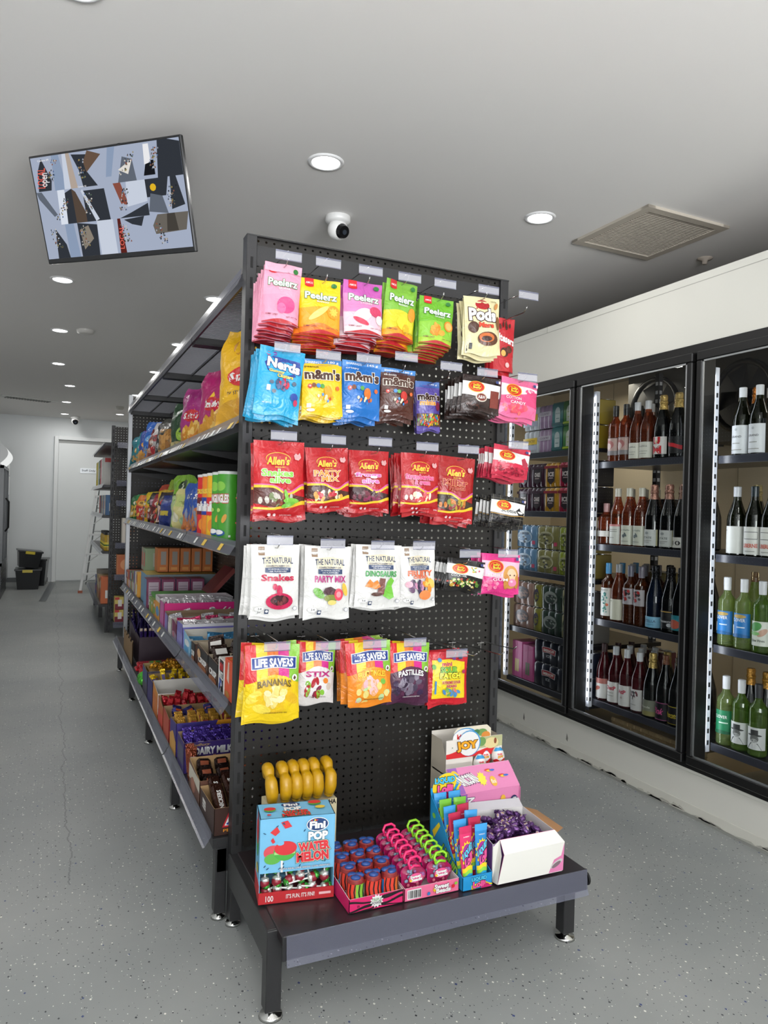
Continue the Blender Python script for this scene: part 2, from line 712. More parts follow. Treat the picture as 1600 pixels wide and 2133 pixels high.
def make_downlight():
    r = thing('ceiling_downlight', 'x', 'ceiling light', (0, 0, CEIL))
    a = MB(); a.lathe([(0.052, -0.001), (0.056, -0.006), (0.066, -0.006), (0.07, 0.0)], (0, 0, 0), M('#f2f2f2', 'plastic'), 24); a.build('trim_ring', r)
    a = MB(); a.cyl((0, 0, -0.0005), (0, 0, -0.003), 0.053, LENS, 24); a.build('lens', r)
    d = bpy.data.lights.new('lamp', 'AREA'); d.shape = 'DISK'; d.size = 0.1; d.energy = LAMP_W; d.color = (1.0, 0.985, 0.96)
    o = bpy.data.objects.new('lamp', d); COL.objects.link(o); o.parent = r; o.location = (0, 0, -0.008)
    return r


LAMPLAB = {(0.405, 0.465): 'round white downlight, largest one above the end panel', (1.436, 0.517): 'round white downlight between the security camera and the ceiling grille',
           (-0.36, 6.94): 'fourth downlight from the front in the row over the left aisle', (-0.49, 2.6): 'round downlight just below the hanging screen over the left aisle',
           (-0.49, 4.03): 'round downlight beside the round ceiling sensor over the left aisle', (-0.49, 5.54): 'third downlight from the front in the row over the left aisle',
           (-0.37, 8.46): 'fifth downlight from the front in the row over the left aisle', (-0.37, 9.94): 'farthest downlight of the left aisle row, near the back wall',
           (0.405, 2.557): 'nearest downlight shining just above the top wire shelf', (0.41, 4.06): 'second downlight along the edge of the top wire shelf',
           (0.4, 5.49): 'third downlight along the edge of the top wire shelf', (0.39, 7.27): 'fourth downlight at the far end of the top wire shelf',
           (0.38, 9.46): 'farthest downlight above the second shelving run'}
L0 = None
for q in DOWNLIGHTS:
    lab = LAMPLAB.get(q, 'round downlight over a part of the shop the picture does not show')
    if L0 is None:
        L0 = make_downlight(); L0.location = (q[0], q[1], CEIL); L0['label'] = lab; L0['group'] = 'ceiling downlights'
    else:
        d_ = dup(L0, (q[0], q[1], CEIL), label=lab)
        if q[1] < -1:      # dimmer lamps by the shop front
            for c_ in d_.children:
                if c_.type == 'LIGHT':
                    c_.data = c_.data.copy()
                    c_.data.energy = LAMP_W * 0.5

# square exhaust grille
g = thing('ceiling_grille', 'square beige slatted air grille in the ceiling above the coolers', 'vent', (1.99, 0.435, CEIL), (0, 0, 0.02))
a = MB()
GB = M('#b7afa2', 'paint')
for s in (-1, 1):
    a.box((-0.245, s * 0.225 - 0.02, -0.012), (0.245, s * 0.225 + 0.02, 0), GB)
    a.box((s * 0.225 - 0.02, -0.245, -0.0118), (s * 0.225 + 0.02, 0.245, 0), GB)
a.build('grille_frame', g)
a = MB()
for i in range(30):
    y = -0.2 + i * 0.4 / 29
    a.box((-0.21, y - 0.0025, -0.008), (0.21, y + 0.0025, -0.002), GB)
a.box((-0.21, -0.21, -0.0015), (0.21, 0.21, -0.0005), M('#6b645a', 'matte'))
a.build('grille_slats', g)
# long supply grille far left
g = thing('air_diffuser', 'long narrow white air grille in the ceiling near the back wall', 'vent', (-0.83, 8.42, CEIL), (0, 0, 0.35))
a = MB()
a.box((-0.34, -0.1, -0.012), (0.34, 0.1, -0.001), M('#d5d6d2', 'paint')); a.build('diffuser_frame', g)
a = MB()
for i in range(16):
    x = -0.26 + i * 0.52 / 15
    a.box((x - 0.008, -0.065, -0.02), (x + 0.008, 0.065, -0.0125), M('#7c7d78', 'paint'))
a.build('diffuser_slats', g)
a = MB(); a.lathe([(0.001, -0.03), (0.04, -0.03), (0.06, -0.022), (0.063, 0)], (0, 0, 0), M('#cfcdc8', 'plastic'), 24)
one('ceiling_sensor', a, 'round white ceiling sensor over the left aisle', 'sensor', loc=(-0.312, 3.926, CEIL))
a = MB(); a.lathe([(0.001, -0.045), (0.035, -0.045), (0.05, -0.03), (0.055, 0)], (0, 0, 0), M('#c2bfb6', 'plastic'), 20)
one('smoke_detector', a, 'small smoke detector near the far end of the ceiling', 'smoke detector', loc=(0.308, 8.53, CEIL))
a = MB(); a.lathe([(0.001, -0.03), (0.012, -0.03), (0.014, -0.012), (0.035, -0.006), (0.038, 0)], (0, 0, 0), M('#b9aea2', 'plastic'), 16)
one('fire_sprinkler', a, 'small sprinkler head in the ceiling above the cold room roof', 'sprinkler', loc=(2.48, 0.55, CEIL))


def security_camera(lab, loc, yaw, s=1.0):
    r = thing('security_camera', lab, 'security camera', loc, (0, 0, yaw), 'turret security cameras')
    r.scale = (s, s, s)
    a = MB(); a.lathe([(0.056, 0), (0.058, -0.02), (0.05, -0.03), (0.03, -0.034)], (0, 0, 0), M('#e6e6e4', 'plastic'), 28); a.build('mount_ring', r)
    a = MB(); a.ball((0, 0, -0.058), 0.046, M('#ececea', 'plastic'), 24, 16); a.build('camera_ball', r)
    a = MB(); a.cyl((0, -0.026, -0.07), (0, -0.046, -0.08), 0.034, M('#0b0b0d', 'gloss'), 24, 0.027); a.build('camera_face', r)
    a = MB(); a.cyl((0, -0.0465, -0.0805), (0, -0.049, -0.0817), 0.011, M('#2a3038', 'gloss'), 16); a.build('lens', r)


security_camera('white turret security camera on the ceiling behind the end panel top', (0.635, 0.94, CEIL), 0.35, 1.0)
security_camera('white turret security camera on the ceiling near the back door', (-0.213, 10.2, CEIL), 0.0, 1.25)

# ------------------------------------------------------------------ ceiling screen
SCR = thing('ceiling_screen', 'wide flat screen showing twelve camera views, hung from the ceiling', 'screen')
tc_ = CAM + (Vector((-0.258, 2.133, 2.927)) - CAM) * 0.66
rv = Vector((0.307, -0.106, -0.753))
SCR.location = tc_
SCR.rotation_mode = 'AXIS_ANGLE'
SCR.rotation_axis_angle = (rv.length, *(rv.normalized()))
W_, H_ = 0.66, 0.66 / 1.74
a = MB(); a.box((-W_ / 2, -0.004, -H_ / 2), (W_ / 2, 0.014, H_ / 2), M('#17181a', 'plastic'), 0.003)
a.box((-0.2, 0.014, -0.12), (0.2, 0.045, 0.12), M('#17181a', 'plastic')); a.build('screen_case', SCR)


def screen_mat(name, c, s=1.05):
    return emit('screen_' + name, c, s)


a = MB()
mx_, mz_ = W_ / 2 - 0.008, H_ / 2 - 0.008
Z0 = -H_ / 2 + 0.018
YF = -0.0045
sw, sh = 2 * mx_, H_ / 2 - 0.008 - Z0
a.add([(-mx_, YF, Z0), (mx_, YF, Z0), (mx_, YF, Z0 + sh), (-mx_, YF, Z0 + sh)], [(0, 1, 2, 3)], screen_mat('base', '#a9b3c8'))
SP = plane((-mx_, YF, Z0), (sw, 0, 0), (0, 0, sh))
_card = M
def screen_art(items):
    global M
    keep = M
    M = lambda c, k='card': screen_mat(c.lstrip('#'), c)
    art(a, items, SP)
    M = keep


sr = random.Random(5)
its = []
cells = [(c, r_) for r_ in range(3) for c in range(4)]
def cellp(c, r_, pts):
    return [((c + x) / 4, (2 - r_ + y) / 3) for x, y in pts]
DK, MD, BL, WT, RD = '#34383f', '#646b77', '#8fa0bb', '#cdd5e4', '#c43c32'
for (c, r_, P, col) in [
    (0, 0, [(0.08, 0.02), (0.45, 0.02), (0.5, 0.3), (0.3, 0.95), (0.15, 0.6)], DK), (0, 0, [(0.55, 0), (0.9, 0), (0.8, 1), (0.6, 1)], BL), (0, 0, [(0.82, 0), (1, 0), (1, 1), (0.9, 1)], WT),
    (1, 0, [(0.35, 0), (0.75, 0), (0.5, 0.45), (0.55, 0.9), (0.15, 0.95), (0.3, 0.5)], DK), (1, 0, [(0.5, 0.4), (0.95, 0.85), (0.6, 1), (0.45, 0.7)], '#6a5547'), (1, 0, [(0, 0), (0.2, 0), (0.1, 1), (0, 1)], '#b6a79b'),
    (2, 0, [(0.3, 0), (0.8, 0), (0.75, 0.6), (0.5, 0.7)], MD), (2, 0, [(0.0, 0.2), (0.15, 0.2), (0.35, 1), (0.15, 1)], BL), (2, 0, [(0.35, 0.35), (0.6, 0.2), (0.75, 0.6)], '#e7e2da'),
    (3, 0, [(0.35, 0), (1, 0), (1, 0.9), (0.7, 1), (0.45, 1)], DK), (3, 0, [(0, 0.1), (0.3, 0.1), (0.3, 0.5), (0.1, 0.5)], '#1b1c20'), (3, 0, [(0.05, 0.4), (0.22, 0.45), (0.22, 0.95), (0.08, 0.95)], '#f1f1f4'),
    (0, 1, [(0.0, 1), (0.15, 1), (0.5, 0.3), (0.4, 0.25), (0.05, 0.8)], MD), (0, 1, [(0.55, 0), (0.85, 0), (0.8, 1), (0.6, 1)], '#dfe6f2'), (0, 1, [(0.75, 0), (1, 0), (1, 1), (0.8, 0.9)], DK),
    (1, 1, [(0, 0), (0.4, 0), (0.1, 0.9), (0, 1)], '#584a40'), (1, 1, [(0.3, 0), (0.95, 0), (0.9, 0.9), (0.3, 0.9)], DK), (1, 1, [(0.25, 0.9), (0.3, 0.95), (0.65, 0.05), (0.55, 0.0)], WT),
    (2, 1, [(0.15, 1), (0.35, 1), (0.5, 0.35), (0.3, 0.4)], '#8d5144'), (2, 1, [(0.2, 0), (1, 0), (1, 0.35), (0.5, 0.12)], DK), (2, 1, [(0.45, 0.3), (1, 0.4), (1, 1), (0.5, 1)], WT),
    (3, 1, [(0, 0.5), (0.5, 0.5), (0.6, 1), (0, 1)], DK), (3, 1, [(0, 0.1), (0.5, 0), (0.4, 0.5), (0.1, 0.6)], MD), (3, 1, [(0.6, 0.1), (0.95, 0.2), (0.8, 1), (0.65, 1)], DK),
    (0, 2, [(0.3, 0), (0.65, 0), (0.6, 0.4), (0.35, 0.9)], DK), (0, 2, [(0.65, 0), (0.95, 0), (0.9, 1), (0.65, 1)], BL),
    (1, 2, [(0, 0), (0.5, 0), (0.55, 0.9), (0, 1)], DK), (1, 2, [(0.1, 0.2), (0.4, 0.5), (0.3, 0.9), (0.05, 0.8)], '#8d8478'), (1, 2, [(0.55, 0), (1, 0), (1, 1), (0.55, 1)], WT),
    (2, 2, [(0.08, 0), (0.25, 0), (0.2, 1), (0.12, 1)], '#5d2622'), (2, 2, [(0.3, 0.95), (0.85, 1), (0.75, 0.72), (0.5, 0.8)], DK),
    (3, 2, [(0.1, 0.45), (0.9, 0.5), (1, 1), (0.2, 1), (0.05, 0.7)], '#6c6760'), (3, 2, [(0.4, 0.5), (0.7, 0.5), (0.65, 1), (0.45, 1)], '#47433e')]:
    its.append(('p', cellp(c, r_, P), col))
for c, r_ in cells:
    cx_, cy_, sl = sr.uniform(0.15, 0.6), sr.uniform(0.1, 0.3), sr.uniform(-0.25, 0.35)
    for q in range(34):    # shelves of goods seen small in each view
        t_, o_ = sr.random(), sr.uniform(-0.1, 0.1)
        x, y = cx_ + sl * t_ + o_, cy_ + 0.6 * t_
        w_ = sr.uniform(0.015, 0.05)
        its.append(('p', cellp(c, r_, [(x, y), (x + w_, y + 0.01), (x + w_ * 0.8, y + 0.05), (x + 0.005, y + 0.045)]), sr.choice(['#8a5a4a', '#c8c4bc', '#9a8a5a', '#5a7098', '#2a2d33', '#7f6a58', '#5a6a5c', '#22252a', '#b0b6c2', '#42464e'])))
its.append(('e', 0.8, 0.585, 0.02, 0.035, '#e6b92a'))
screen_art(its)
def screen_text():
    global M
    keep = M
    M = lambda c, k='card': screen_mat(c.lstrip('#'), c)
    art(a, [('t', 'LOCAL', 0.055, 0.8, 0.19, 0.055, '#e5675a', {'rot': 1.45}), ('t', 'open', 0.087, 0.78, 0.13, 0.05, '#e8e8ea', {'rot': 1.45}),
            ('t', 'Camera 09', 0.09, 0.965, 0.08, 0.018, '#f4f4f6'), ('t', 'Camera 02', 0.33, 0.675, 0.06, 0.014, '#f4f4f6'), ('t', 'LOCAL', 0.545, 0.15, 0.22, 0.03, '#e5675a', {'rot': 1.5})], SP)
    M = keep
screen_text()
a.build('display_panel', SCR)
a = MB()
top_ = Vector((0, 0.045, 0.05))
inv = SCR.matrix_basis.inverted() if False else (Matrix.Translation(tc_) @ Matrix.Rotation(rv.length, 4, rv.normalized())).inverted()
p0 = Vector((0, 0.06, 0.02))
w0 = inv.inverted() @ p0
wt = Vector((w0.x + 0.02, w0.y + 0.02, CEIL))
a.cyl(p0, inv @ wt, 0.014, M('#1a1a1c', 'paint'), 12)
a.cyl(inv @ wt, inv @ (wt + Vector((0, 0, -0.012))), 0.05, M('#1a1a1c', 'paint'), 16)
a.build('ceiling_bracket', SCR)

# ================================================================== THE SHELVING
EW = 0.938      # width of the end unit
SLOT_M = M('#050505', 'matte')


def slotted_post(parent, x0, x1, y0, y1, z0, z1, face='front', pitch=0.0625):
    a = MB()
    a.box((x0, y0, z0), (x1, y1, z1), STEEL, 0.0015)
    z = z0 + 0.05
    xm, ym = (x0 + x1) / 2, (y0 + y1) / 2
    while z < z1 - 0.05:
        if face == 'front':
            a.box((xm - 0.004, y0 - 0.0006, z), (xm + 0.004, y0 + 0.002, z + 0.034), SLOT_M)
        else:
            a.box((x0 - 0.0006, ym - 0.004, z), (x0 + 0.002, ym + 0.004, z + 0.034), SLOT_M)
        z += pitch
    return a.build('post', parent)


EU = thing('end_shelving_unit', 'dark grey pegboard end unit with low base shelf, facing the camera', 'shelving')
slotted_post(EU, 0.0, 0.032, 0.0, 0.05, 0.2, 2.1)
slotted_post(EU, 0.906, EW, 0.0, 0.05, 0.2, 2.1)
for x0 in (0.0, 0.906):
    a = MB(); a.box((x0, 0.0, 0.02), (x0 + 0.032, 0.05, 0.2), STEEL, 0.0015); a.build('post_foot', EU)
    a = MB(); a.lathe([(0.001, 0.02), (0.012, 0.02), (0.012, 0.01), (0.022, 0.008), (0.024, 0.0), (0.001, 0.0)], (x0 + 0.016, 0.025, 0), M('#c9c9c6', 'chrome'), 18); a.build('levelling_foot', EU)
for z0, z1, m in ((0.235, 0.515, PEG), (0.517, 1.264, PEG), (1.266, 2.012, PEG), (2.014, 2.075, STEEL), (2.075, 2.098, PEG)):
    a = MB()
    a.quad((0.032, 0.012, z0), (0.906, 0.012, z0), (0.906, 0.012, z1), (0.032, 0.012, z1), m)
    a.build('peg_panel' if m is PEG else 'top_panel', EU)
a = MB()
a.box((0, -0.001, 2.098), (EW, 0.05, 2.102), STEEL)
a.build('top_cap', EU)
for z in (0.516, 1.265, 2.013):
    a = MB(); a.box((0.032, 0.0125, z - 0.001), (0.906, 0.02, z + 0.001), BLACK); a.build('panel_joint', EU)
a = MB()
a.box((0.032, 0.02, 0.09), (0.906, 0.05, 0.13), STEEL)
a.build('rear_rail', EU)
# base shelf of the end unit
for x0 in (-0.008, 0.906):
    a = MB()
    a.box((x0, -0.435, 0.02), (x0 + 0.04, -0.395, 0.225), STEEL, 0.002)
    a.build('leg', EU)
    a = MB()
    a.box((x0 + 0.002, -0.43, 0.135), (x0 + 0.038, 0.01, 0.226), STEEL, 0.002)
    a.build('side_beam', EU)
    a = MB(); a.lathe([(0.001, 0.02), (0.013, 0.02), (0.013, 0.01), (0.028, 0.008), (0.031, 0.0), (0.001, 0.0)], (x0 + 0.02, -0.415, 0), M('#c9c9c6', 'chrome'), 18); a.build('levelling_foot', EU)
a = MB()
a.box((0.018, -0.478, 0.206), (0.95, 0.0, 0.23), M('#2a2325', 'plastic'), 0.002)
a.box((0.018, -0.482, 0.17), (0.95, -0.474, 0.232), STEEL, 0.002)
a.build('base_shelf', EU)
a = MB()
a.sheet([((0.026, -0.486, 0.235), (0.944, -0.486, 0.235)), ((0.026, -0.4875, 0.222), (0.944, -0.4875, 0.222)), ((0.026, -0.491, 0.18), (0.944, -0.491, 0.18)), ((0.026, -0.497, 0.163), (0.944, -0.497, 0.163))], 0, STRIP)
a.build('price_strip', EU)
a = MB(); a.cyl((0.95, -0.47, 0.2), (0.956, -0.47, 0.2), 0.02, BLACK, 16); a.build('end_cap', EU)

# the long double sided run behind it
GY0, BAY, NB = 0.052, 0.915, 4
GY1 = GY0 + BAY * NB
GO = thing('shelving_run', 'long dark grey shop shelving run holding snacks along the left aisle', 'shelving')
LEV = [(0.255, 'base'), (0.66, 's'), (1.15, 's'), (1.54, 's')]
for k in range(NB + 1):
    y = GY0 + k * BAY
    slotted_post(GO, 0.452, 0.486, y - (0 if k == 0 else 0.017), y + 0.034 - (0 if k == 0 else 0.017), 0.03, 2.1, 'side')
for k in range(NB):
    y = GY0 + k * BAY + 0.03
    a = MB(); a.quad((0.469, y, 0.26), (0.469, y + BAY - 0.06, 0.26), (0.469, y + BAY - 0.06, 2.08), (0.469, y, 2.08), PEG_Y); a.build('back_panel', GO)


def shelf(parent, xa, xb, y0, y1, z, lip=True, depth=0.03):
    """xa = front edge, xb = back edge"""
    s = 1 if xb > xa else -1
    a = MB()
    a.box((min(xa, xb), y0, z - depth), (max(xa, xb), y1, z), STEEL, 0.001)
    o = a.build('shelf', parent)
    for y in (y0 + 0.003, y1 - 0.003):
        a = MB(); a.add([(xa + s * 0.01, y, z - depth), (xb, y, z - depth), (xb, y, z - 0.11), (xb - s * 0.1, y, z - 0.085), (xa + s * 0.01, y, z - 0.035)], [(0, 1, 2, 3, 4)], STEEL)
        a.build('bracket', o)
    if lip:
        a = MB()
        xs = xa - s * 0.004
        a.sheet([((xs, y0 + 0.002, z + 0.02), (xs, y1 - 0.002, z + 0.02)), ((xs - s * 0.002, y0 + 0.002, z + 0.006), (xs - s * 0.002, y1 - 0.002, z + 0.006)), ((xs - s * 0.02, y0 + 0.002, z - 0.022), (xs - s * 0.02, y1 - 0.002, z - 0.022)), ((xs - s * 0.027, y0 + 0.002, z - 0.024), (xs - s * 0.027, y1 - 0.002, z - 0.024))], 0, STRIP)
        # paper tickets tucked in the strip
        rr = random.Random(int(z * 1000 + y0 * 77))
        y = y0 + 0.05
        while y < y1 - 0.08:
            if rr.random() < 0.6 and s > 0 and (0.9 < z < 1.6 or (z > 0.5 and y > 1.4)):
                w = rr.uniform(0.03, 0.05)
                t = rr.choice([M('#f2f2ee'), M('#f2f2ee'), M('#f0c83c')])
                f0, f1 = 0.1, 0.85
                pa = lambda q: (xs - s * (0.0035 + 0.018 * q), z + 0.006 - 0.028 * q)
                (xa1, za1), (xa2, za2) = pa(f0), pa(f1)
                a.quad((xa1, y, za1), (xa1, y + w, za1), (xa2, y + w, za2), (xa2, y, za2), t)
            y += rr.uniform(0.06, 0.14)
        a.build('price_strip', o)
    return o


for k in range(NB):
    y0, y1 = GY0 + k * BAY + 0.004, GY0 + (k + 1) * BAY - 0.004
    for z, kind in LEV:
        xf = -0.045 if kind == 'base' else (-0.003 if z < 1 else 0.008)
        shelf(GO, xf, 0.45, y0, y1, z)
        shelf(GO, 0.95, 0.488, y0, y1, z, lip=False)
    # wire top shelf
    a = MB()
    W2 = M('#6a6b70', 'metal')
    n = 44
    for i in range(n):
        y = y0 + 0.01 + (y1 - y0 - 0.02) * i / (n - 1)
        a.box((0.012, y - 0.0018, 1.981), (0.45, y + 0.0018, 1.985), W2)
    for x in (0.012, 0.15, 0.3, 0.44):
        a.box((x, y0, 1.972), (x + 0.008, y1, 1.982), W2)
    o = a.build('wire_shelf', GO)
    a = MB()
    a.box((0.004, y0, 1.96), (0.012, y1, 2.0), STEEL)
    for y in (y0, y1 - 0.03):
        a.box((0.012, y, 1.95), (0.45, y + 0.03, 1.98), STEEL)
    a.build('shelf_frame', o)
    a = MB()
    a.sheet([((-0.002, y0, 2.012), (-0.002, y1, 2.012)), ((-0.003, y0, 1.985), (-0.003, y1, 1.985)), ((-0.014, y0, 1.96), (-0.014, y1, 1.96))], 0, STRIP)
    a.build('price_strip', o)
    a = MB()
    for i in range(n // 2):
        y = y0 + 0.01 + (y1 - y0 - 0.02) * i / (n / 2 - 1)
        a.box((0.5, y - 0.002, 1.982), (0.94, y + 0.002, 1.986), W2)
    a.box((0.94, y0, 1.96), (0.948, y1, 2.0), STEEL)
    a.build('wire_shelf', GO)
for k in range(NB + 1):
    y = GY0 + k * BAY + (0.006 if k == 0 else -0.02)
    for x in (-0.035, 0.9):
        a = MB(); a.box((x, y, 0.02), (x + 0.035, y + 0.04, 0.222), STEEL, 0.002); o = a.build('leg', GO)
        a = MB(); a.lathe([(0.001, 0.02), (0.012, 0.02), (0.012, 0.01), (0.022, 0.008), (0.024, 0.0), (0.001, 0.0)], (x + 0.0175, y + 0.02, 0), M('#c9c9c6', 'chrome'), 14); a.build('levelling_foot', o)
    a = MB(); a.box((-0.03, y, 0.15), (0.93, y + 0.035, 0.22), STEEL); a.build('cross_beam', GO)
# far end closing upright, its pale colour paints in light along its side
a = MB(); a.box((0.0, GY1 - 0.02, 0.2), (0.03, GY1 + 0.02, 2.1), M('#a7a9ab', 'metal'), 0.002); a.build('end_upright', GO)
a = MB(); a.quad((0.03, GY1 + 0.02, 0.25), (0.93, GY1 + 0.02, 0.25), (0.93, GY1 + 0.02, 2.08), (0.03, GY1 + 0.02, 2.08), PEG); a.build('end_panel', GO)

# second run further down the shop
G2 = thing('shelving_run', 'second dark shelving run further down, in front of the ladder', 'shelving', (0, 0, 0))
S0, S1 = 5.42, 7.6
slotted_post(G2, 0.0, 0.032, S0, S0 + 0.04, 0.03, 2.03)
slotted_post(G2, 0.9, 0.932, S0, S0 + 0.04, 0.03, 2.03)
a = MB(); a.quad((0.032, S0 + 0.012, 0.2), (0.9, S0 + 0.012, 0.2), (0.9, S0 + 0.012, 2.02), (0.032, S0 + 0.012, 2.02), PEG); a.build('peg_panel', G2)
for z in (1.84, 1.48, 1.29, 0.89, 0.59, 0.14):
    a = MB(); a.box((0.035, S0 - 0.26, z - 0.02), (0.9, S0 + 0.01, z), STEEL); o = a.build('shelf', G2)
    a = MB(); a.sheet([((0.035, S0 - 0.264, z + 0.01), (0.9, S0 - 0.264, z + 0.01)), ((0.035, S0 - 0.27, z - 0.045), (0.9, S0 - 0.27, z - 0.045))], 0, STRIP); a.build('price_strip', o)
for z in (1.86, 1.45, 1.15, 0.8, 0.28):
    a = MB(); a.box((-0.08 if z < 0.5 else -0.055, S0 + 0.04, z - 0.025), (0.45, S1, z), STEEL); o = a.build('shelf', G2)
    x = -0.084 if z < 0.5 else -0.059
    a = MB(); a.sheet([((x, S0 + 0.04, z + 0.015), (x, S1, z + 0.015)), ((x - 0.02, S0 + 0.04, z - 0.03), (x - 0.02, S1, z - 0.03))], 0, STRIP); a.build('price_strip', o)
a = MB(); a.box((0.45, S0 + 0.04, 0.03), (0.47, S1, 2.03), STEEL); a.build('back_panel', G2)
for y in (S0 + 0.05, 6.5, S1 - 0.05):
    a = MB(); a.box((-0.02, y, 0), (0.02, y + 0.04, 0.26), STEEL); a.build('leg', G2)

# ================================================================== THE COLD ROOM
CX = 2.0           # front face of the cold room
DOORS = [(0.93, 1.64, 'far'), (0.152, 0.85, 'middle'), (-0.655, 0.07, 'near')]
YA, YB = -2.2, 1.7
a = MB()
a.box((CX, YA, 0), (CX + 0.08, BACK, 0.205), CREAM)
a.box((CX, YA, 2.025), (CX + 0.08, BACK, 2.33), CREAM)
a.box((CX, YB, 0.2), (CX + 0.08, BACK, 2.03), CREAM)
a.box((CX, YA, 0.205), (CX + 0.08, -0.75, 2.025), CREAM)
a.box((CX - 0.001, YA, 2.295), (CX + 0.002, BACK, 2.298), M('#a9a8a0', 'paint'))
a.box((CX - 0.001, 1.2, 2.298), (CX + 0.002, 1.203, 2.33), M('#a9a8a0', 'paint'))
tag(a.build('wall_cold_room_front'), kind='structure')
a = MB(); a.box((CX - 0.006, YA, 0), (CX, BACK, 0.012), M('#8b8c87', 'matte')); a.box((CX - 0.004, YA, 0.012), (CX, BACK, 0.055), M('#cfcec4', 'paint'), 0.001); a.box((CX - 0.0065, YA, 0.19), (CX, BACK, 0.205), CREAM, 0.001)
tag(a.build('baseboard_right'), kind='structure')
rs = random.Random(3)
a = MB()
for i in range(60):
    y = rs.uniform(-0.6, 1.9)
    w = rs.uniform(0.02, 0.11)
    z = 0.012 + rs.uniform(0, 0.012)
    a.add([(CX - 0.0075, y, z - 0.004), (CX - 0.0075, y + w, z - 0.004), (CX - 0.0075, y + w * 0.7, z + rs.uniform(0.002, 0.012)), (CX - 0.0075, y + w * 0.2, z + rs.uniform(0.001, 0.008))], [(0, 1, 2, 3)], M(rs.choice(['#aaa9a0', '#b6b5ab', '#9d9c93']), 'matte'))
for y, z in ((1.32, 0.08), (0.93, 0.075)):
    a.add([(CX - 0.0005, y, z), (CX - 0.0005, y + 0.012, z + 0.01), (CX - 0.0005, y + 0.006, z + 0.045), (CX - 0.0005, y - 0.004, z + 0.02)], [(0, 1, 2, 3)], M('#77766f', 'matte'))
tag(a.build('trim_2'), kind='structure')
a = MB(); a.box((CX + 0.02, YA, 2.3), (4.4, BACK, 2.325), M('#8d877c', 'matte')); tag(a.build('ceiling_cold_room'), kind='structure')
a = MB()
BKM = M('#cdbfa5', 'paint')
a.box((3.42, YA, 0.02), (3.46, 4.0, 2.3), BKM)
for y in (-1.2, -0.05, 1.1, 2.25):
    a.box((3.417, y, 0.02), (3.42, y + 0.004, 2.3), M('#a3977f', 'matte'))
a.box((CX + 0.08, 3.0, 0.02), (3.46, 3.04, 2.3), BKM)
tag(a.build('wall_cold_room_back'), kind='structure')
a = MB(); a.box((CX + 0.08, YA, 0.0), (3.46, 4.0, 0.1), M('#9a9078', 'matte')); tag(a.build('floor_cold_room'), kind='structure')

# black frame round the doors
a = MB()
a.box((CX - 0.012, -0.74, 1.985), (CX + 0.07, 1.71, 2.026), FRAME, 0.003)
a.box((CX - 0.012, -0.74, 0.204), (CX + 0.07, 1.71, 0.232), FRAME, 0.003)
for y0, y1 in ((-0.74, -0.70), (0.098, 0.124), (0.878, 0.904), (1.675, 1.71)):
    a.box((CX - 0.012, y0, 0.22), (CX + 0.07, y1, 1.99), FRAME, 0.003)
tag(a.build('trim_3'), kind='structure')

DLAB = {'far': 'black framed glass cooler door, farthest, partly behind hanging bags', 'middle': 'black framed glass cooler door with rose wine, middle one',
        'near': 'black framed glass cooler door with white wine, at right edge'}
for g0, g1, nm in DOORS:
    r = thing('cooler_door', DLAB[nm], 'cooler door', (CX, 0, 0), group='glass cooler doors')
    a = MB()
    e = 0.03
    zt, zb, gt, gb = 1.984, 0.233, 1.944, 0.272
    f0, f1 = g0 - e, g1 + e
    x0, x1 = -0.045, -0.012
    a.box((x0, f0, gt), (x1, f1, zt), FRAME, 0.004)
    a.box((x0, f0, zb), (x1, f1, gb), FRAME, 0.004)
    a.box((x0, f0, gb), (x1, g0, gt), FRAME, 0.004)
    a.box((x0, g1, gb), (x1, f1, gt), FRAME, 0.004)
    a.build('door_frame', r)
    a = MB()
    SIL = M('#b8bbbd', 'metal')
    q = 0.007
    xg = -0.041
    a.box((xg, g0, gt - q), (xg + 0.004, g1, gt), SIL); a.box((xg, g0, gb), (xg + 0.004, g1, gb + q), SIL)
    a.box((xg, g1 - q, gb), (xg + 0.004, g1, gt), SIL); a.box((xg, g0, gb), (xg + 0.004, g0 + q, gt), SIL)
    a.build('glazing_bead', r)
    a = MB(); a.quad((-0.037, g0, gb), (-0.037, g1, gb), (-0.037, g1, gt), (-0.037, g0, gt), GLASS); a.build('glass_pane', r)
    # light tube inside beside the far edge of the door
    u = thing('light_bar', {'far': 'slim dark light bar inside the farthest cooler door', 'middle': 'slim dark light bar inside the middle cooler door', 'near': 'slim dark light bar inside the nearest cooler door'}[nm], 'light', (CX + 0.05, g1 + 0.042, 1.1), group='cooler light bars')
    a = MB(); a.box((-0.012, -0.012, -0.8), (0.012, 0.006, 0.8), M('#3a3c40', 'plastic'), 0.002); a.build('light_housing', u)
    for yy, ry in ((g1 + 0.028, 1), (g0 - 0.028, -1)):
        L = area_light('cooler_strip_lamp', (CX + 0.062, yy, 1.1), (pi / 2, 0, 0), 0.03, 1.6, 2.6 if ry > 0 else 1.0, (0.88, 0.92, 1.0))
        dv = Vector((0.75, -0.66 * ry, 0))
        L.rotation_euler = dv.to_track_quat('-Z', 'Y').to_euler()
area_light('cold_room_lamp', (2.9, 1.9, 2.2), (0, 0, 0), 0.6, 0.3, 7, (1.0, 0.93, 0.8))
area_light('cold_room_lamp', (3.0, -0.6, 2.2), (0, 0, 0), 0.6, 0.3, 4.5, (1.0, 0.95, 0.86))

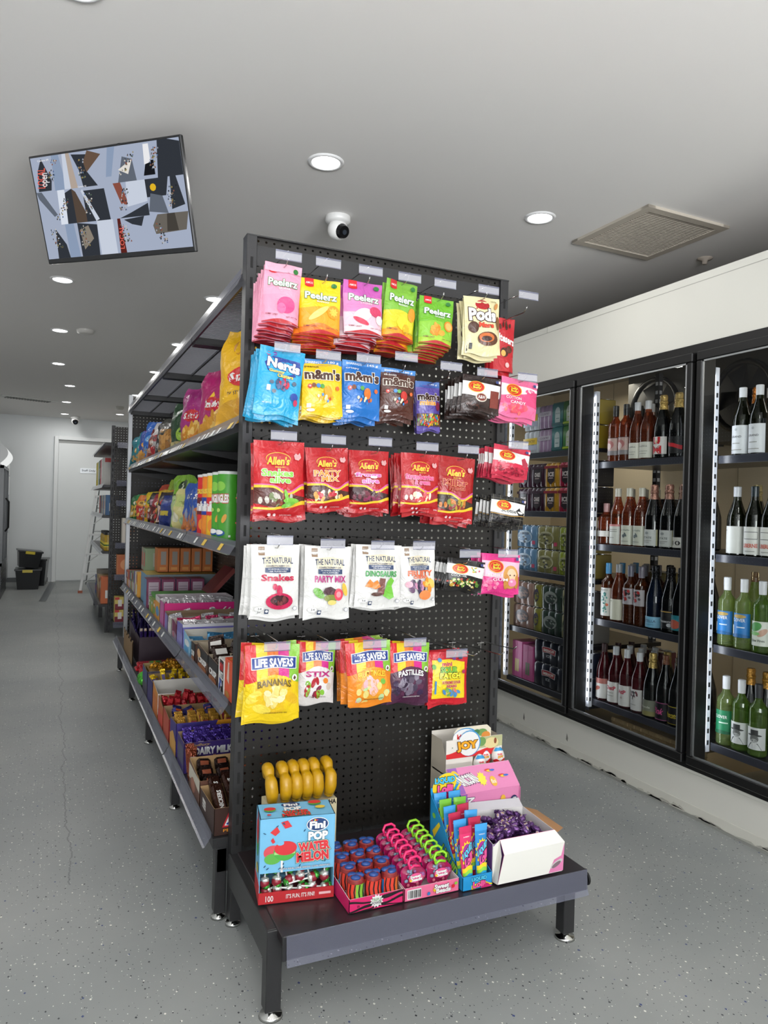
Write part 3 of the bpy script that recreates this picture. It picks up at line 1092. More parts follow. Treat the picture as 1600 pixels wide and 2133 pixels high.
# perforated shelf uprights just inside the doors
UPM = M('#e2e4ec', 'metal')
def upright(lab, x, y, w=0.022, face=-1, light=True, z0=0.27, z1=1.93, grp='perforated shelf uprights'):
    a = MB()
    m = M('#dcdfe8', 'plastic') if light else M('#23242a', 'paint')
    hm = M('#0b0c10', 'matte') if light else M('#c7c9cf', 'plastic')
    a.box((x, y, z0), (x + w, y + w, z1), m)
    z = z0 + 0.03
    while z < z1 - 0.03:
        a.box((x + 0.006, y - 0.0006, z), (x + w - 0.006, y + 0.001, z + 0.02), hm)
        a.box((x - 0.0006, y + 0.006, z), (x + 0.001, y + w - 0.006, z + 0.02), hm)
        z += 0.05
    return one('shelf_upright', a, lab, 'shelf upright', grp)

upright('pale perforated upright at the left side of the middle cooler door', 2.075, 0.862)
upright('pale perforated upright at the left side of the near cooler door', 2.075, 0.102)
upright('pale perforated upright at the left side of the far cooler door', 2.075, 1.64)
for y, lab in ((0.2, 'dark perforated rear upright behind the dark sparkling wines'), (0.98, 'dark perforated rear upright behind the can packs'), (-0.55, 'dark perforated rear upright near the right picture edge')):
    upright(lab, 2.62, y, 0.03, light=False, z0=0.1, z1=2.1)

CSH = M('#16171c', 'plastic')
def cooler_shelf(y0, y1, z, lab):
    r = thing('cooler_shelf', lab, 'shelf', (0, 0, 0), group='black cooler shelves')
    a = MB(); a.box((2.105, y0, z - 0.022), (2.6, y1, z), CSH); a.build('shelf_board', r)
    a = MB(); a.box((2.1, y0, z - 0.03), (2.106, y1, z + 0.004), M('#34363f', 'plastic'), 0.001); a.build('front_rail', r)

WZ = [1.555, 1.125, 0.735, 0.31]
FZ = [1.637, 1.29, 0.932, 0.58, 0.27]
for i, z in enumerate(WZ):
    cooler_shelf(0.13, 0.87, z, 'black wine shelf in the middle cooler, %s from the top' % ORD[i])
    cooler_shelf(-0.68, 0.1, z - 0.004 if i else z - 0.01, 'black wine shelf in the near cooler, %s from the top' % ORD[i])
for i, z in enumerate(FZ):
    cooler_shelf(0.89, 1.66, z, 'black drinks shelf in the far cooler, %s from the top' % ORD[i])
# evaporator fans on the back wall
for y, lab in ((1.5, 'round black fan at the top behind the middle cooler'), (0.82, 'round black fan at the top behind the near cooler')):
    r = thing('evaporator_fan', lab, 'fan', (3.1, y, 1.99), group='evaporator fans')
    r.rotation_euler = (0, 0, 0)
    a = MB(); ring = [(0, cos(2 * pi * i / 28) * 0.2, sin(2 * pi * i / 28) * 0.2) for i in range(28)]
    a.tube(ring, 0.018, M('#111214', 'plastic'), 8, closed=True); a.build('fan_ring', r)
    a = MB()
    for i in range(5):
        t = 2 * pi * i / 5
        c, s = cos(t), sin(t)
        pts = [(0.0, 0.03, -0.02), (0.0, 0.17, -0.07), (0.03, 0.185, 0.05), (0.02, 0.03, 0.03)]
        a.add([(x + 0.01, yy * c - zz * s, yy * s + zz * c) for x, yy, zz in pts], [(0, 1, 2, 3)], M('#1b1c1f', 'plastic'))
    a.cyl((-0.01, 0, 0), (0.03, 0, 0), 0.04, M('#1b1c1f', 'plastic'), 16); a.build('fan_blades', r)
    a = MB(); a.box((0.05, -0.3, -0.25), (0.3, 0.3, 0.3), M('#4a4844', 'paint')); a.build('fan_housing', r)

# ================================================================== BAGS ON THE PEG PANEL
WH, BK = '#f3f3f0', '#1a1718'


def bag_surface(w, h, t, style, seed):
    rr = random.Random(seed)
    ph = [rr.uniform(0, 6.28) for _ in range(6)]

    def T(u, v):
        a = max(0.0, 1 - abs(2 * u - 1) ** 2.6)
        if style == 'pouch':
            b = 0.15 + 0.85 * (1 - v) ** 0.8 if v < 0.86 else 0.15 * (1 - v) / 0.14
            return t / 2 * a ** 0.6 * b
        top, bot = 0.9, 0.06
        if v > top or v < bot:
            b = 0.0
        else:
            q = (v - bot) / (top - bot)
            b = (sin(pi * q ** 0.8)) ** 0.6
        wr = 1 + 0.12 * sin(9 * u + ph[0] + 3 * v) * sin(11 * v + ph[1])
        return t / 2 * a ** 0.7 * b * wr

    def ed(v):  # side edges draw in a little where the bag is fat
        return 1 - (0.035 if style == 'pillow' else 0.0) * sin(pi * min(1, max(0, v))) - (0.02 * (1 - v) if style == 'pouch' else 0)

    def S(u, v, hh):
        x = (u - 0.5) * w * ed(v)
        z = (v - 1) * h + (0.004 * sin(7 * u + ph[2]) if v < 0.02 and style == 'pillow' else 0)
        wave = 0.0016 * sin(8 * u + ph[3] + 2.5 * v) + 0.0012 * sin(5 * v + ph[4])
        return Vector((x, -T(u, v) - 0.0005 + wave - hh, z))

    def B(u, v, hh):
        p = S(u, v, 0)
        x = p.x
        wave = 0.0016 * sin(8 * u + ph[3] + 2.5 * v) + 0.0012 * sin(5 * v + ph[4])
        return Vector((x, T(u, v) + 0.0005 + wave, p.z))
    return S, B


def bag_mesh(name, w, h, t, base, items, style='pillow', seed=1, back=None, bottom=None, crease=0.0035):
    mb = MB()
    S, B = bag_surface(w, h, t, style, seed)
    nu, nv = 14, 16
    bm_ = M(base, 'bag')
    vs = [S(i / nu, j / nv, 0) for j in range(nv + 1) for i in range(nu + 1)]
    vb = [B(i / nu, j / nv, 0) for j in range(nv + 1) for i in range(nu + 1)]
    fs = [(j * (nu + 1) + i, j * (nu + 1) + i + 1, (j + 1) * (nu + 1) + i + 1, (j + 1) * (nu + 1) + i) for j in range(nv) for i in range(nu)]
    mb.add(vs, fs, bm_, True)
    mb.add(vb, [f[::-1] for f in fs], M(back, 'bag') if back else bm_, True)
    n1 = nu + 1
    rim = [(i, i + 1) for i in range(nu)] + [(n1 * j + nu, n1 * (j + 1) + nu) for j in range(nv)] + [(n1 * nv + i + 1, n1 * nv + i) for i in range(nu)] + [(n1 * (j + 1), n1 * j) for j in range(nv)]
    k = n1 * (nv + 1)
    fr = []
    for a, b in rim:
        fr.append((b, a, k + a, k + b))
    nb = nu
    mb.add(vs + vb, fr[:nb], M(bottom, 'bag') if bottom else bm_, False)
    mb.add(vs + vb, fr[nb:], bm_, False)
    if items:
        art(mb, items, S, 'ink')
    # creases: the same smooth ripple for the film and everything printed on it
    off = Vector((seed * 1.7, seed * 0.9, 0))
    for i, p in enumerate(mb.v):
        q = Vector((p[0] * 26, p[2] * 20, 0.0)) + off
        y = noise.noise(q) * crease + noise.noise(q * 2.3) * crease * 0.4
        x, z = p[0], p[2]
        if crease > 0.005:      # big loose bags: pinched crumpled top, uneven outline
            v = 1 + z / h
            k = max(0.0, (v - 0.78) / 0.22)
            x *= 1 - 0.28 * k * k
            z += h * 0.05 * k * noise.noise(Vector((x * 14, 3.1, 0)) + off)
            x += 0.012 * noise.noise(Vector((p[0] * 7, p[2] * 9, 5.0)) + off)
        mb.v[i] = (x, p[1] + y, z)
    return mb.mesh(name)


def oval_logo(cu, cv, r=0.16):
    return [('e', cu, cv, r * 1.25, r * 0.95, '#f2c230'), ('e', cu, cv, r * 1.15, r * 0.84, '#d4231f'), ('e', cu - 0.02, cv, r * 0.85, r * 0.62, '#f0c02c'), ('e', cu - 0.02, cv, r * 0.8, r * 0.56, '#d4231f'),
            ('t', 'Jelly', cu, cv + r * 0.2, r * 1.1, r * 0.42, '#ffe23c', {'bold': 0.03, 'out': [('#2d5d22', 0.06)]}), ('t', 'Belly', cu, cv - r * 0.26, r * 1.15, r * 0.42, '#ffe23c', {'bold': 0.03, 'out': [('#2d5d22', 0.06)]})]


def peel(top, mid, fruit, blobs, g2='#f2a12a'):
    return [('b', [0, 0, 0], [0.45, 0.5, 0.42], mid), ('b', [0, 0, 0], [0.12, 0.2, 0.1], g2), ('r', 0.12, 0.86, 0.34, 1.0, '#d8232a'), ('e', 0.23, 0.865, 0.11, 0.03, '#d8232a'),
            ('t', 'AMOS', 0.23, 0.915, 0.17, 0.035, WH)] + blobs + [
            ('t', 'Peelerz', 0.5, 0.68, 0.76, 0.115, WH, {'bold': 0.03, 'out': [('#2f7a35', 0.075)]}), ('t', fruit, 0.55, 0.585, 0.3, 0.03, WH),
            ('e', 0.83, 0.9, 0.07, 0.045, '#2f7a35'), ('b', [0, 0, 0], [0.012, 0.075, 0.012], '#b8242c'), ('t', 'GUMMY CANDY', 0.24, 0.13, 0.32, 0.03, '#7c2433'), ('t', 'NET WT 75g', 0.78, 0.11, 0.3, 0.028, '#7c2433')]


def mm(bg, top, word, wt):
    return [('b', [0.9, 0.885, 0.9], [1, 1, 1], '#3f86cc'), ('t', "SHARING'S", 0.3, 0.948, 0.4, 0.04, WH), ('t', wt, 0.78, 0.945, 0.26, 0.05, WH),
            ('t', word, 0.25, 0.855, 0.34, 0.04, WH if bg != '#f2c514' else BK), ('t', "m&m's", 0.5, 0.72, 0.86, 0.17, '#4a2a1c', {'bold': 0.045, 'out': [('#f6f1e4', 0.085)]}),
            ('e', 0.17, 0.5, 0.055, 0.042, '#c9352c'), ('e', 0.27, 0.52, 0.055, 0.042, '#7a4326'), ('e', 0.38, 0.515, 0.055, 0.042, '#3b82c4'), ('e', 0.48, 0.51, 0.055, 0.042, '#55a046'), ('e', 0.86, 0.48, 0.05, 0.04, '#e0662a'),
            ('e', 0.62, 0.42, 0.1, 0.1, top), ('m', 0.55, 0.3, 0.2, 0.08, 9, ['#e8d9b0', top, '#c9352c', '#3b82c4'], 0.04), ('r', 0.1, 0.13, 0.2, 0.2, WH), ('e', 0.2, 0.09, 0.1, 0.025, WH), ('t', 'm', 0.17, 0.5, 0.04, 0.03, WH)]


def allens(l1, l2, c, oc, cand, cols):
    r = [('b', [0.2, 0.16, 0.1, 0.08], [0.42, 0.4, 0.33, 0.3], '#6b1a1e' if cand is None else cand), ('m', 0.45, 0.24, 0.36, 0.07, 26, cols, 0.06),
         ('b', [0.4, 0.4, 0.31, 0.4], [0.435, 0.43, 0.34, 0.44], '#f0c62f'), ('b', [0.435, 0.43, 0.34, 0.44], [0.45, 0.445, 0.36, 0.47], '#d75ba0'),
         ('b', [0.13, 0.12, 0.15, 0.2], [0.155, 0.15, 0.185, 0.25], '#f0c62f'), ('b', [0.0, 0, 0, 0], [0.13, 0.12, 0.15, 0.2], '#b3151d'),
         ('e', 0.47, 0.77, 0.25, 0.085, '#e8c43c'), ('e', 0.47, 0.765, 0.24, 0.082, '#bb1820'), ('t', "Allen's", 0.47, 0.745, 0.44, 0.1, '#f7d33f', {'bold': 0.03, 'shear': 0.2}),
         ('t', 'SINCE 1891', 0.5, 0.665, 0.2, 0.018, '#f7d33f'), ('p', [(0.78, 0.82), (0.82, 0.85), (0.86, 0.83), (0.9, 0.86), (0.93, 0.8), (0.88, 0.76), (0.8, 0.77)], '#d9a4a4'),
         ('t', l1, 0.45, 0.59, 0.74 if len(l1) > 8 else 0.62, 0.085, c, {'bold': 0.04, 'out': [(oc, 0.075)]})]
    if l2:
        r.append(('t', l2, 0.5, 0.5, 0.4 if len(l2) < 8 else 0.62, 0.075, c, {'bold': 0.04, 'out': [(oc, 0.075)]}))
    r += [('e', 0.3, 0.06, 0.035, 0.02, '#e9c9c9'), ('e', 0.4, 0.06, 0.03, 0.018, '#e9c9c9'), ('t', 'ALLEN STREET SWEETS', 0.62, 0.06, 0.24, 0.014, '#e9c9c9'), ('t', '200g', 0.9, 0.045, 0.1, 0.028, '#e9c9c9')]
    return r


def natural(name, c, shapes, two=None):
    r = [('r', 0.14, 0.85, 0.27, 0.97, '#9c7f63'), ('t', 'NOW WITH', 0.205, 0.94, 0.1, 0.015, WH), ('t', '7 ECO', 0.205, 0.915, 0.1, 0.02, WH), ('t', 'FRIENDLY', 0.205, 0.885, 0.1, 0.015, WH),
         ('b', [0.69, 0.69, 0.69], [0.83, 0.85, 0.83], '#efe3c4', 0.24, 0.82), ('t', 'THE NATURAL', 0.53, 0.775, 0.64, 0.08, '#2c3f63', {'bold': 0.02, 'arch': 0.1}), ('t', 'CONFECTIONERY CO.', 0.53, 0.705, 0.5, 0.022, '#2c3f63', {'bold': 0.03}),
         ('b', [0.615, 0.61, 0.615], [0.68, 0.685, 0.68], '#31456b', 0.26, 0.8), ('t', 'NO ARTIFICIAL COLOURS', 0.53, 0.662, 0.42, 0.017, WH), ('t', 'OR FLAVOURS', 0.53, 0.632, 0.36, 0.017, WH)]
    r.append(('t', name, 0.53, 0.545 if not two else 0.56, 0.68, 0.085, c, {'bold': 0.035}))
    if two:
        r.append(('t', two, 0.53, 0.495, 0.4, 0.045, c, {'bold': 0.035}))
    r += shapes + [('e', 0.16, 0.12, 0.1, 0.035, '#d9d9d6'), ('e', 0.16, 0.12, 0.094, 0.031, WH), ('t', '3-4', 0.17, 0.12, 0.07, 0.028, '#3a3a3a'), ('r', 0.27, 0.05, 0.35, 0.11, '#31456b'), ('e', 0.31, 0.085, 0.03, 0.018, WH), ('e', 0.9, 0.12, 0.05, 0.03, '#8b93a5'), ('e', 0.9, 0.12, 0.04, 0.024, WH)]
    return r


def saver(fl, fc, fcol, lower, blobs, arch=0.4):
    stripes = ['#d8262c', '#f6d21e', '#ef7d25', '#d8268c', '#8cc63f']
    r = [('r', i / 5, 0.5, (i + 1) / 5, 1.0, c) for i, c in enumerate(stripes)]
    r += [('b', [0, 0, 0, 0], [0.5, 0.56, 0.6, 0.5], lower), ('e', 0.52, 0.36, 0.36, 0.26, fcol)] + blobs
    r += [('b', [0.68, 0.71, 0.68], [0.84, 0.87, 0.84], '#f3f3f3', 0.1, 0.94), ('b', [0.69, 0.72, 0.69], [0.83, 0.86, 0.83], '#1d3f8f', 0.115, 0.925),
          ('t', 'LIFE SAVERS', 0.52, 0.765, 0.7, 0.1, WH, {'bold': 0.045, 'arch': 0.12}), ('t', fl, 0.52, 0.49, 0.62, 0.085, fc, {'bold': 0.035, 'arch': arch, 'out': [(lower, 0.06)]}),
          ('e', 0.9, 0.57, 0.055, 0.045, WH), ('p', [(0.87, 0.56), (0.9, 0.6), (0.93, 0.57), (0.91, 0.54)], '#5a3a1c'), ('t', '5 FUN FLAVOURS IN EVERY BAG', 0.55, 0.115, 0.42, 0.018, '#5c3b12' if lower != '#4a1d3c' else WH)]
    return r


def jb(base, band, words, wc, cand):
    return [('b', [0.42, 0.38, 0.44], [0.82, 0.82, 0.8], band)] + cand + oval_logo(0.33, 0.68, 0.17) + [('t', w, 0.3 + 0.12 * i, 0.46 - 0.11 * i, 0.4, 0.07, wc) for i, w in enumerate(words)] + [('r', 0.86, 0.85, 0.93, 0.93, '#3c4a86'), ('r', 0.93, 0.85, 0.98, 0.93, '#e8d0d0')]


PINKC = ['#e9849b', '#f3b2bd', '#d2536b', '#f5cfd0']
BAGS = {
    '1A': ('pouch', 'pink candy pouch with magenta sweet', '#f0a3bd', peel(0, '#ef9cb8', 'GUAVA', [('e', 0.62, 0.32, 0.24, 0.14, '#d84a86'), ('e', 0.5, 0.26, 0.12, 0.09, '#e56fa0'), ('b', [0.86, 0.86, 0.86], [1, 1, 1], '#f4b4c8')], '#f0a3bd'), 0.034, '#c02a3a'),
    '1B': ('pouch', 'yellow candy pouch with mango slices', '#f7cf1c', peel(0, '#f6a51f', 'MANGO', [('e', 0.45, 0.38, 0.28, 0.06, '#f9e07a', 0.5), ('e', 0.82, 0.42, 0.16, 0.12, '#f09a1c'), ('s', 0.82, 0.42, 0.12, 0.09, 8, 0.6, '#f7c64a')], '#ee7b1a'), 0.034, '#d8361f'),
    '1C': ('pouch', 'pink and violet candy pouch with lychees', '#c65bb0', peel(0, '#f6c9d6', 'LYCHEE', [('b', [0.4, 0.42, 0.4], [0.75, 0.7, 0.74], '#e889bd'), ('e', 0.45, 0.36, 0.24, 0.12, '#f7eef0', 0.3), ('e', 0.4, 0.24, 0.2, 0.05, '#d63b57', -0.3), ('e', 0.8, 0.45, 0.17, 0.1, '#d6436a'), ('e', 0.9, 0.3, 0.1, 0.09, '#fbf6f3')], '#f8dbe2'), 0.034, '#b5232d'),
    '1D': ('pouch', 'green to yellow candy pouch with mango gummies', '#7fb93c', peel(0, '#d9cf2b', 'MANGO', [('e', 0.58, 0.27, 0.2, 0.12, '#f6dc30'), ('e', 0.7, 0.18, 0.12, 0.09, '#f0b92a'), ('e', 0.86, 0.45, 0.13, 0.12, '#ef9a2a')], '#f3a01f'), 0.034, '#c9352a'),
    '1E': ('pouch', 'lime green candy pouch with orange segments', '#6fb52c', peel(0, '#8ac53a', 'ORANGE', [('m', 0.5, 0.28, 0.2, 0.09, 9, ['#f08a20', '#f6a53a'], 0.1), ('e', 0.84, 0.42, 0.15, 0.11, '#f2902a'), ('e', 0.84, 0.42, 0.11, 0.08, '#f9b865')], '#a8cf3c'), 0.034, '#b5261f'),
    '1F': ('pillow', 'cream bag of chocolate pods with brown cup picture', '#eadfae', [('e', 0.5, 0.86, 0.19, 0.09, '#b3262d'), ('p', [(0.3, 0.78), (0.5, 0.92), (0.72, 0.78)], '#b3262d'), ('t', 'Pods', 0.48, 0.68, 0.72, 0.2, WH, {'bold': 0.05, 'out': [('#3c1a12', 0.1)]}),
          ('e', 0.2, 0.45, 0.14, 0.1, '#4c2a1a'), ('t', 'Mars', 0.55, 0.5, 0.4, 0.075, '#e4472a', {'bold': 0.045, 'out': [('#2a1210', 0.07)]}), ('e', 0.6, 0.27, 0.28, 0.12, '#5c3018'), ('e', 0.56, 0.29, 0.21, 0.08, '#c8682a'), ('e', 0.56, 0.27, 0.14, 0.045, '#3b1c10'), ('e', 0.88, 0.85, 0.08, 0.04, '#c98a4a', 0.8), ('e', 0.9, 0.55, 0.06, 0.12, '#8a5a30'), ('r', 0.08, 0.08, 0.16, 0.18, '#3a3a3a'), ('t', '160g', 0.82, 0.93, 0.16, 0.03, '#7a6a3a')], 0.03, None),
    '1G': ('pouch', 'red bag of chocolate malt balls at the right edge', '#c3202b', [('t', 'Maltesers', 0.5, 0.62, 0.95, 0.13, WH, {'bold': 0.035, 'rot': -0.12}), ('m', 0.6, 0.85, 0.25, 0.07, 5, ['#4a2215', '#5c2d1b'], 0.08), ('e', 0.55, 0.36, 0.17, 0.09, '#4a2215'), ('e', 0.5, 0.34, 0.1, 0.06, '#e9b35a'), ('e', 0.75, 0.42, 0.13, 0.07, '#5b2c1a'), ('e', 0.65, 0.12, 0.08, 0.05, '#e6b9b6')], 0.03, None),
    '2A': ('pillow', 'bright blue bag of gummy clusters', '#2aa7d6', [('e', 0.2, 0.9, 0.05, 0.03, '#d7365a'), ('e', 0.34, 0.91, 0.05, 0.03, '#7a3fa0'), ('p', [(0.12, 0.76), (0.3, 0.87), (0.9, 0.84), (0.97, 0.66), (0.8, 0.6), (0.2, 0.64)], '#1c3f97'), ('t', 'Nerds', 0.55, 0.75, 0.72, 0.13, WH, {'bold': 0.05, 'rot': -0.08, 'out': [('#16297a', 0.09)]}), ('t', 'Gummy', 0.4, 0.64, 0.34, 0.05, '#ffe14a', {'bold': 0.03, 'out': [('#1c3f97', 0.07)]}), ('t', 'Clusters', 0.6, 0.59, 0.36, 0.05, '#ffe14a', {'bold': 0.03, 'out': [('#1c3f97', 0.07)]}),
          ('m', 0.55, 0.46, 0.15, 0.07, 26, ['#c7273f', '#5a6f98', '#d95a7a', '#39486e', '#c7273f'], 0.05), ('e', 0.52, 0.46, 0.07, 0.05, '#c9223a'), ('e', 0.3, 0.47, 0.05, 0.03, '#4f6178'), ('e', 0.82, 0.5, 0.05, 0.035, '#4f6178'), ('e', 0.37, 0.34, 0.05, 0.03, '#56606f'), ('e', 0.84, 0.3, 0.09, 0.06, '#2b4ba0'), ('e', 0.88, 0.22, 0.05, 0.05, '#c7365c'), ('r', 0.2, 0.34, 0.28, 0.42, WH), ('t', 'NET WT 5 OZ', 0.25, 0.16, 0.2, 0.02, WH)], 0.026, None),
    '2B': ('pillow', 'yellow bag of coated peanuts with a blue top band', '#f2c514', mm('#f2c514', '#e8a21c', 'peanut', '180 g'), 0.03, None),
    '2C': ('pillow', 'blue bag of crispy coated chocolates', '#1d6fbf', mm('#1d6fbf', '#d8742a', 'crispy', '145 g'), 0.03, None),
    '2D': ('pillow', 'dark brown bag of coated milk chocolates', '#4d2418', mm('#4d2418', '#c22c22', 'milk chocolate', '180 g'), 0.03, None),
    '2E': ('pillow', 'purple bag of tiny coloured chocolate dots', '#6253a6', [('b', [0.88, 0.87, 0.88], [1, 1, 1], '#3f6fb8'), ('t', '145 g', 0.75, 0.94, 0.3, 0.04, WH), ('t', "m&m's", 0.5, 0.68, 0.9, 0.14, '#3c2118', {'bold': 0.045, 'out': [('#f6f1e4', 0.085)]}), ('t', 'minis', 0.42, 0.55, 0.62, 0.09, '#f0a22a', {'bold': 0.04, 'out': [(WH, 0.07)]}), ('e', 0.84, 0.48, 0.1, 0.09, '#8a2f4a'), ('r', 0, 0.08, 1, 0.33, '#5b3d2a'), ('m', 0.5, 0.2, 0.47, 0.12, 120, ['#d8352c', '#f2c62a', '#3d8fd0', '#59ad45', '#ef8024', '#5a3020'], 0.035)], 0.024, None),
    '2F': ('pillow', 'dark brown and white bag of cola jelly beans', '#2c1c18', jb('#2c1c18', WH, [], WH, [('b', [0, 0, 0], [0.45, 0.4, 0.4], '#33211c'), ('e', 0.47, 0.4, 0.16, 0.13, '#d9cfc0'), ('e', 0.47, 0.4, 0.13, 0.1, '#7b2f1e'), ('t', 'A&W', 0.47, 0.4, 0.2, 0.09, WH), ('r', 0.72, 0.15, 0.96, 0.62, '#7c2f22'), ('m', 0.3, 0.15, 0.22, 0.07, 16, ['#1c100c', '#4c2a1e'], 0.05)]), 0.026, None),
    '2G': ('pillow', 'pink bag of cotton candy jelly beans in the second row', '#ee6f9c', jb('#ee6f9c', '#f8e6ea', ['COTTON', 'CANDY'], WH, [('b', [0.3, 0.35, 0.3], [0.5, 0.6, 0.72], '#e0487c'), ('m', 0.4, 0.2, 0.35, 0.12, 34, ['#f0596a', '#f27a72', '#e84a68'], 0.06), ('m', 0.8, 0.7, 0.14, 0.07, 6, ['#e0487c', '#ef8fb0'], 0.05)]), 0.026, None),
    '3A': ('pillow', 'large red bag of snake jellies with green lettering', '#c2161f', allens('Snakes', 'alive', '#8bd34a', WH, '#5a2a22', ['#7a8a5a', '#c9c2b6', '#6a3a2a', '#9a4a30']) + [('e', 0.72, 0.24, 0.16, 0.035, '#7cc242'), ('e', 0.62, 0.3, 0.035, 0.09, '#7cc242', 0.4), ('e', 0.66, 0.19, 0.14, 0.03, '#69b236', 0.2)], 0.034, None),
    '3B': ('pillow', 'red bag of mixed party lollies with orange lettering', '#b8151d', allens('PARTY', 'MIX', '#f19a3c', WH, '#4a2218', ['#f0d9a0', '#e8a24a', '#7a3a20', '#f4e9c8', '#c02a3a']), 0.032, None),
    '3C': ('pillow', 'red bag of frog jellies with pink lettering', '#b8151d', allens('frogs', 'alive', '#e873b8', WH, '#3c161a', ['#5a2a30', '#7a3a48', '#8a2a50', '#46181e']), 0.032, None),
    '3D': ('pillow', 'red bag of strawberry and cream lollies', '#b8151d', allens('Strawberries', '& cream', '#e8528c', '#f7c9da', '#a8323c', ['#f5e3bd', '#f7ecd2', '#c9323c', '#d9505a']), 0.032, None),
    '3E': ('pillow', 'dark red bag of python jellies hanging lowest in its row', '#a91a1c', allens('Killer', 'Pythons', '#a12228', '#f0a870', '#3b2a1a', ['#7a8a3a', '#c9782a', '#8a2a2a', '#b8a03a']), 0.034, None),
    '3F': ('pillow', 'red and white bag of small red candy dogs', '#c9304a', jb('#c9304a', WH, ['SCOTTIE DOGS'], WH, [('b', [0.36, 0.33, 0.3], [0.48, 0.46, 0.44], '#d6284a'), ('m', 0.45, 0.2, 0.42, 0.12, 50, ['#b5223c', '#8e1830', '#d23a52'], 0.05), ('p', [(0.74, 0.62), (0.85, 0.7), (0.97, 0.5), (0.92, 0.32), (0.8, 0.38)], '#b5304a')]), 0.026, None),
    '3G': ('pillow', 'black tartan bag of black candy dogs', '#1c1a1a', [('r', 0.2 * i + 0.06, 0, 0.2 * i + 0.066, 1, '#8d8878') for i in range(5)] + [('r', 0, 0.2 * i + 0.08, 1, 0.2 * i + 0.088, '#8d8878') for i in range(5)] + jb('#1c1a1a', WH, [], BK, [('t', 'Scottie', 0.48, 0.52, 0.46, 0.12, BK), ('p', [(0.7, 0.55), (0.8, 0.66), (0.84, 0.56), (0.97, 0.5), (0.92, 0.34), (0.8, 0.38)], BK), ('b', [0.38, 0.34, 0.4], [0.4, 0.36, 0.42], '#c79a50'), ('m', 0.45, 0.18, 0.42, 0.12, 40, ['#0f0e0e', '#2c2828'], 0.05)]), 0.026, None),
    '4A': ('pillow', 'white bag with red snakes lettering', '#ecebe7', natural('Snakes', '#c2224a', [('e', 0.57, 0.22, 0.29, 0.115, '#c81f52'), ('e', 0.57, 0.235, 0.2, 0.07, '#4a1420'), ('m', 0.57, 0.235, 0.15, 0.045, 14, ['#6a2430', '#351018', '#7c3a3a'], 0.05), ('e', 0.56, 0.37, 0.06, 0.075, '#c81f52', 0.4), ('e', 0.46, 0.42, 0.05, 0.045, '#c81f52')]), 0.03, None),
    '4B': ('pillow', 'white bag with magenta party mix lettering', '#ecebe7', natural('PARTY MIX', '#b8247c', [('e', 0.28, 0.35, 0.13, 0.06, '#6fae45', -0.4), ('p', [(0.35, 0.34), (0.42, 0.42), (0.55, 0.44), (0.66, 0.4), (0.6, 0.31)], '#4b2a33'), ('e', 0.55, 0.28, 0.16, 0.05, '#7f8a3a'), ('e', 0.72, 0.33, 0.1, 0.085, '#e2475c'), ('e', 0.72, 0.33, 0.055, 0.045, '#f39aa2'), ('e', 0.86, 0.4, 0.05, 0.1, '#eec24a', 0.5), ('e', 0.57, 0.22, 0.1, 0.035, '#ecd67a')]), 0.03, None),
    '4C': ('pillow', 'white bag with green dinosaurs lettering', '#ecebe7', natural('DINOSAURS', '#2f9a45', [('p', [(0.18, 0.34), (0.28, 0.46), (0.36, 0.4), (0.44, 0.45), (0.52, 0.34), (0.42, 0.3), (0.3, 0.33)], '#ee8428'), ('p', [(0.46, 0.22), (0.5, 0.48), (0.62, 0.47), (0.6, 0.22)], '#7d4a42'), ('p', [(0.58, 0.2), (0.66, 0.42), (0.74, 0.5), (0.82, 0.44), (0.76, 0.36), (0.82, 0.18), (0.72, 0.14)], '#74c13c'), ('e', 0.44, 0.22, 0.12, 0.03, '#5a3a30')]), 0.03, None),
    '4D': ('pillow', 'white bag with orange fruity chews lettering', '#ecebe7', natural('FRUITY', '#e8632e', [('m', 0.42, 0.34, 0.22, 0.09, 16, ['#3f3350', '#6a4a6a', '#8a6a8a', '#2f2740', '#c98aa8'], 0.07), ('m', 0.75, 0.36, 0.13, 0.09, 7, ['#f0b03a', '#e8902a', '#f4c860'], 0.08), ('e', 0.66, 0.2, 0.17, 0.08, '#f08a4a'), ('e', 0.2, 0.38, 0.1, 0.05, '#f0a8b8')], 'CHEWS'), 0.03, None),
    '4E': ('pillow', 'black bag of cocktail jelly beans', '#1c1a18', jb('#1c1a18', WH, ['COCKTAIL'], WH, [('b', [0.3, 0.28, 0.3], [0.5, 0.5, 0.44], '#1c1a18'), ('m', 0.45, 0.22, 0.42, 0.16, 50, ['#6f9a35', '#c8a23a', '#b03a2a', '#e6dfa8', '#4a7a2a'], 0.05), ('m', 0.75, 0.68, 0.16, 0.1, 8, ['#e06a8a', '#8ac04a', '#f0c24a'], 0.04)]), 0.026, None),
    '4F': ('pillow', 'pink bubble gum bag picturing a blonde person blowing a bubble', '#e5388a', jb('#e5388a', '#f6c7da', ['BUBBLE', 'GUM'], WH, [('m', 0.22, 0.22, 0.18, 0.12, 24, ['#f39ab8', '#ee6f9c'], 0.06), ('e', 0.74, 0.42, 0.21, 0.3, '#d49a4a'), ('e', 0.76, 0.44, 0.13, 0.2, '#efc49f'), ('e', 0.62, 0.3, 0.08, 0.2, '#c98a3c'), ('e', 0.9, 0.3, 0.06, 0.18, '#c98a3c'), ('e', 0.71, 0.47, 0.02, 0.02, '#4a3a2a'), ('e', 0.82, 0.47, 0.02, 0.02, '#4a3a2a'), ('e', 0.77, 0.28, 0.11, 0.1, '#f08ab0'), ('e', 0.74, 0.31, 0.04, 0.03, '#f8c4d8')]), 0.026, None),
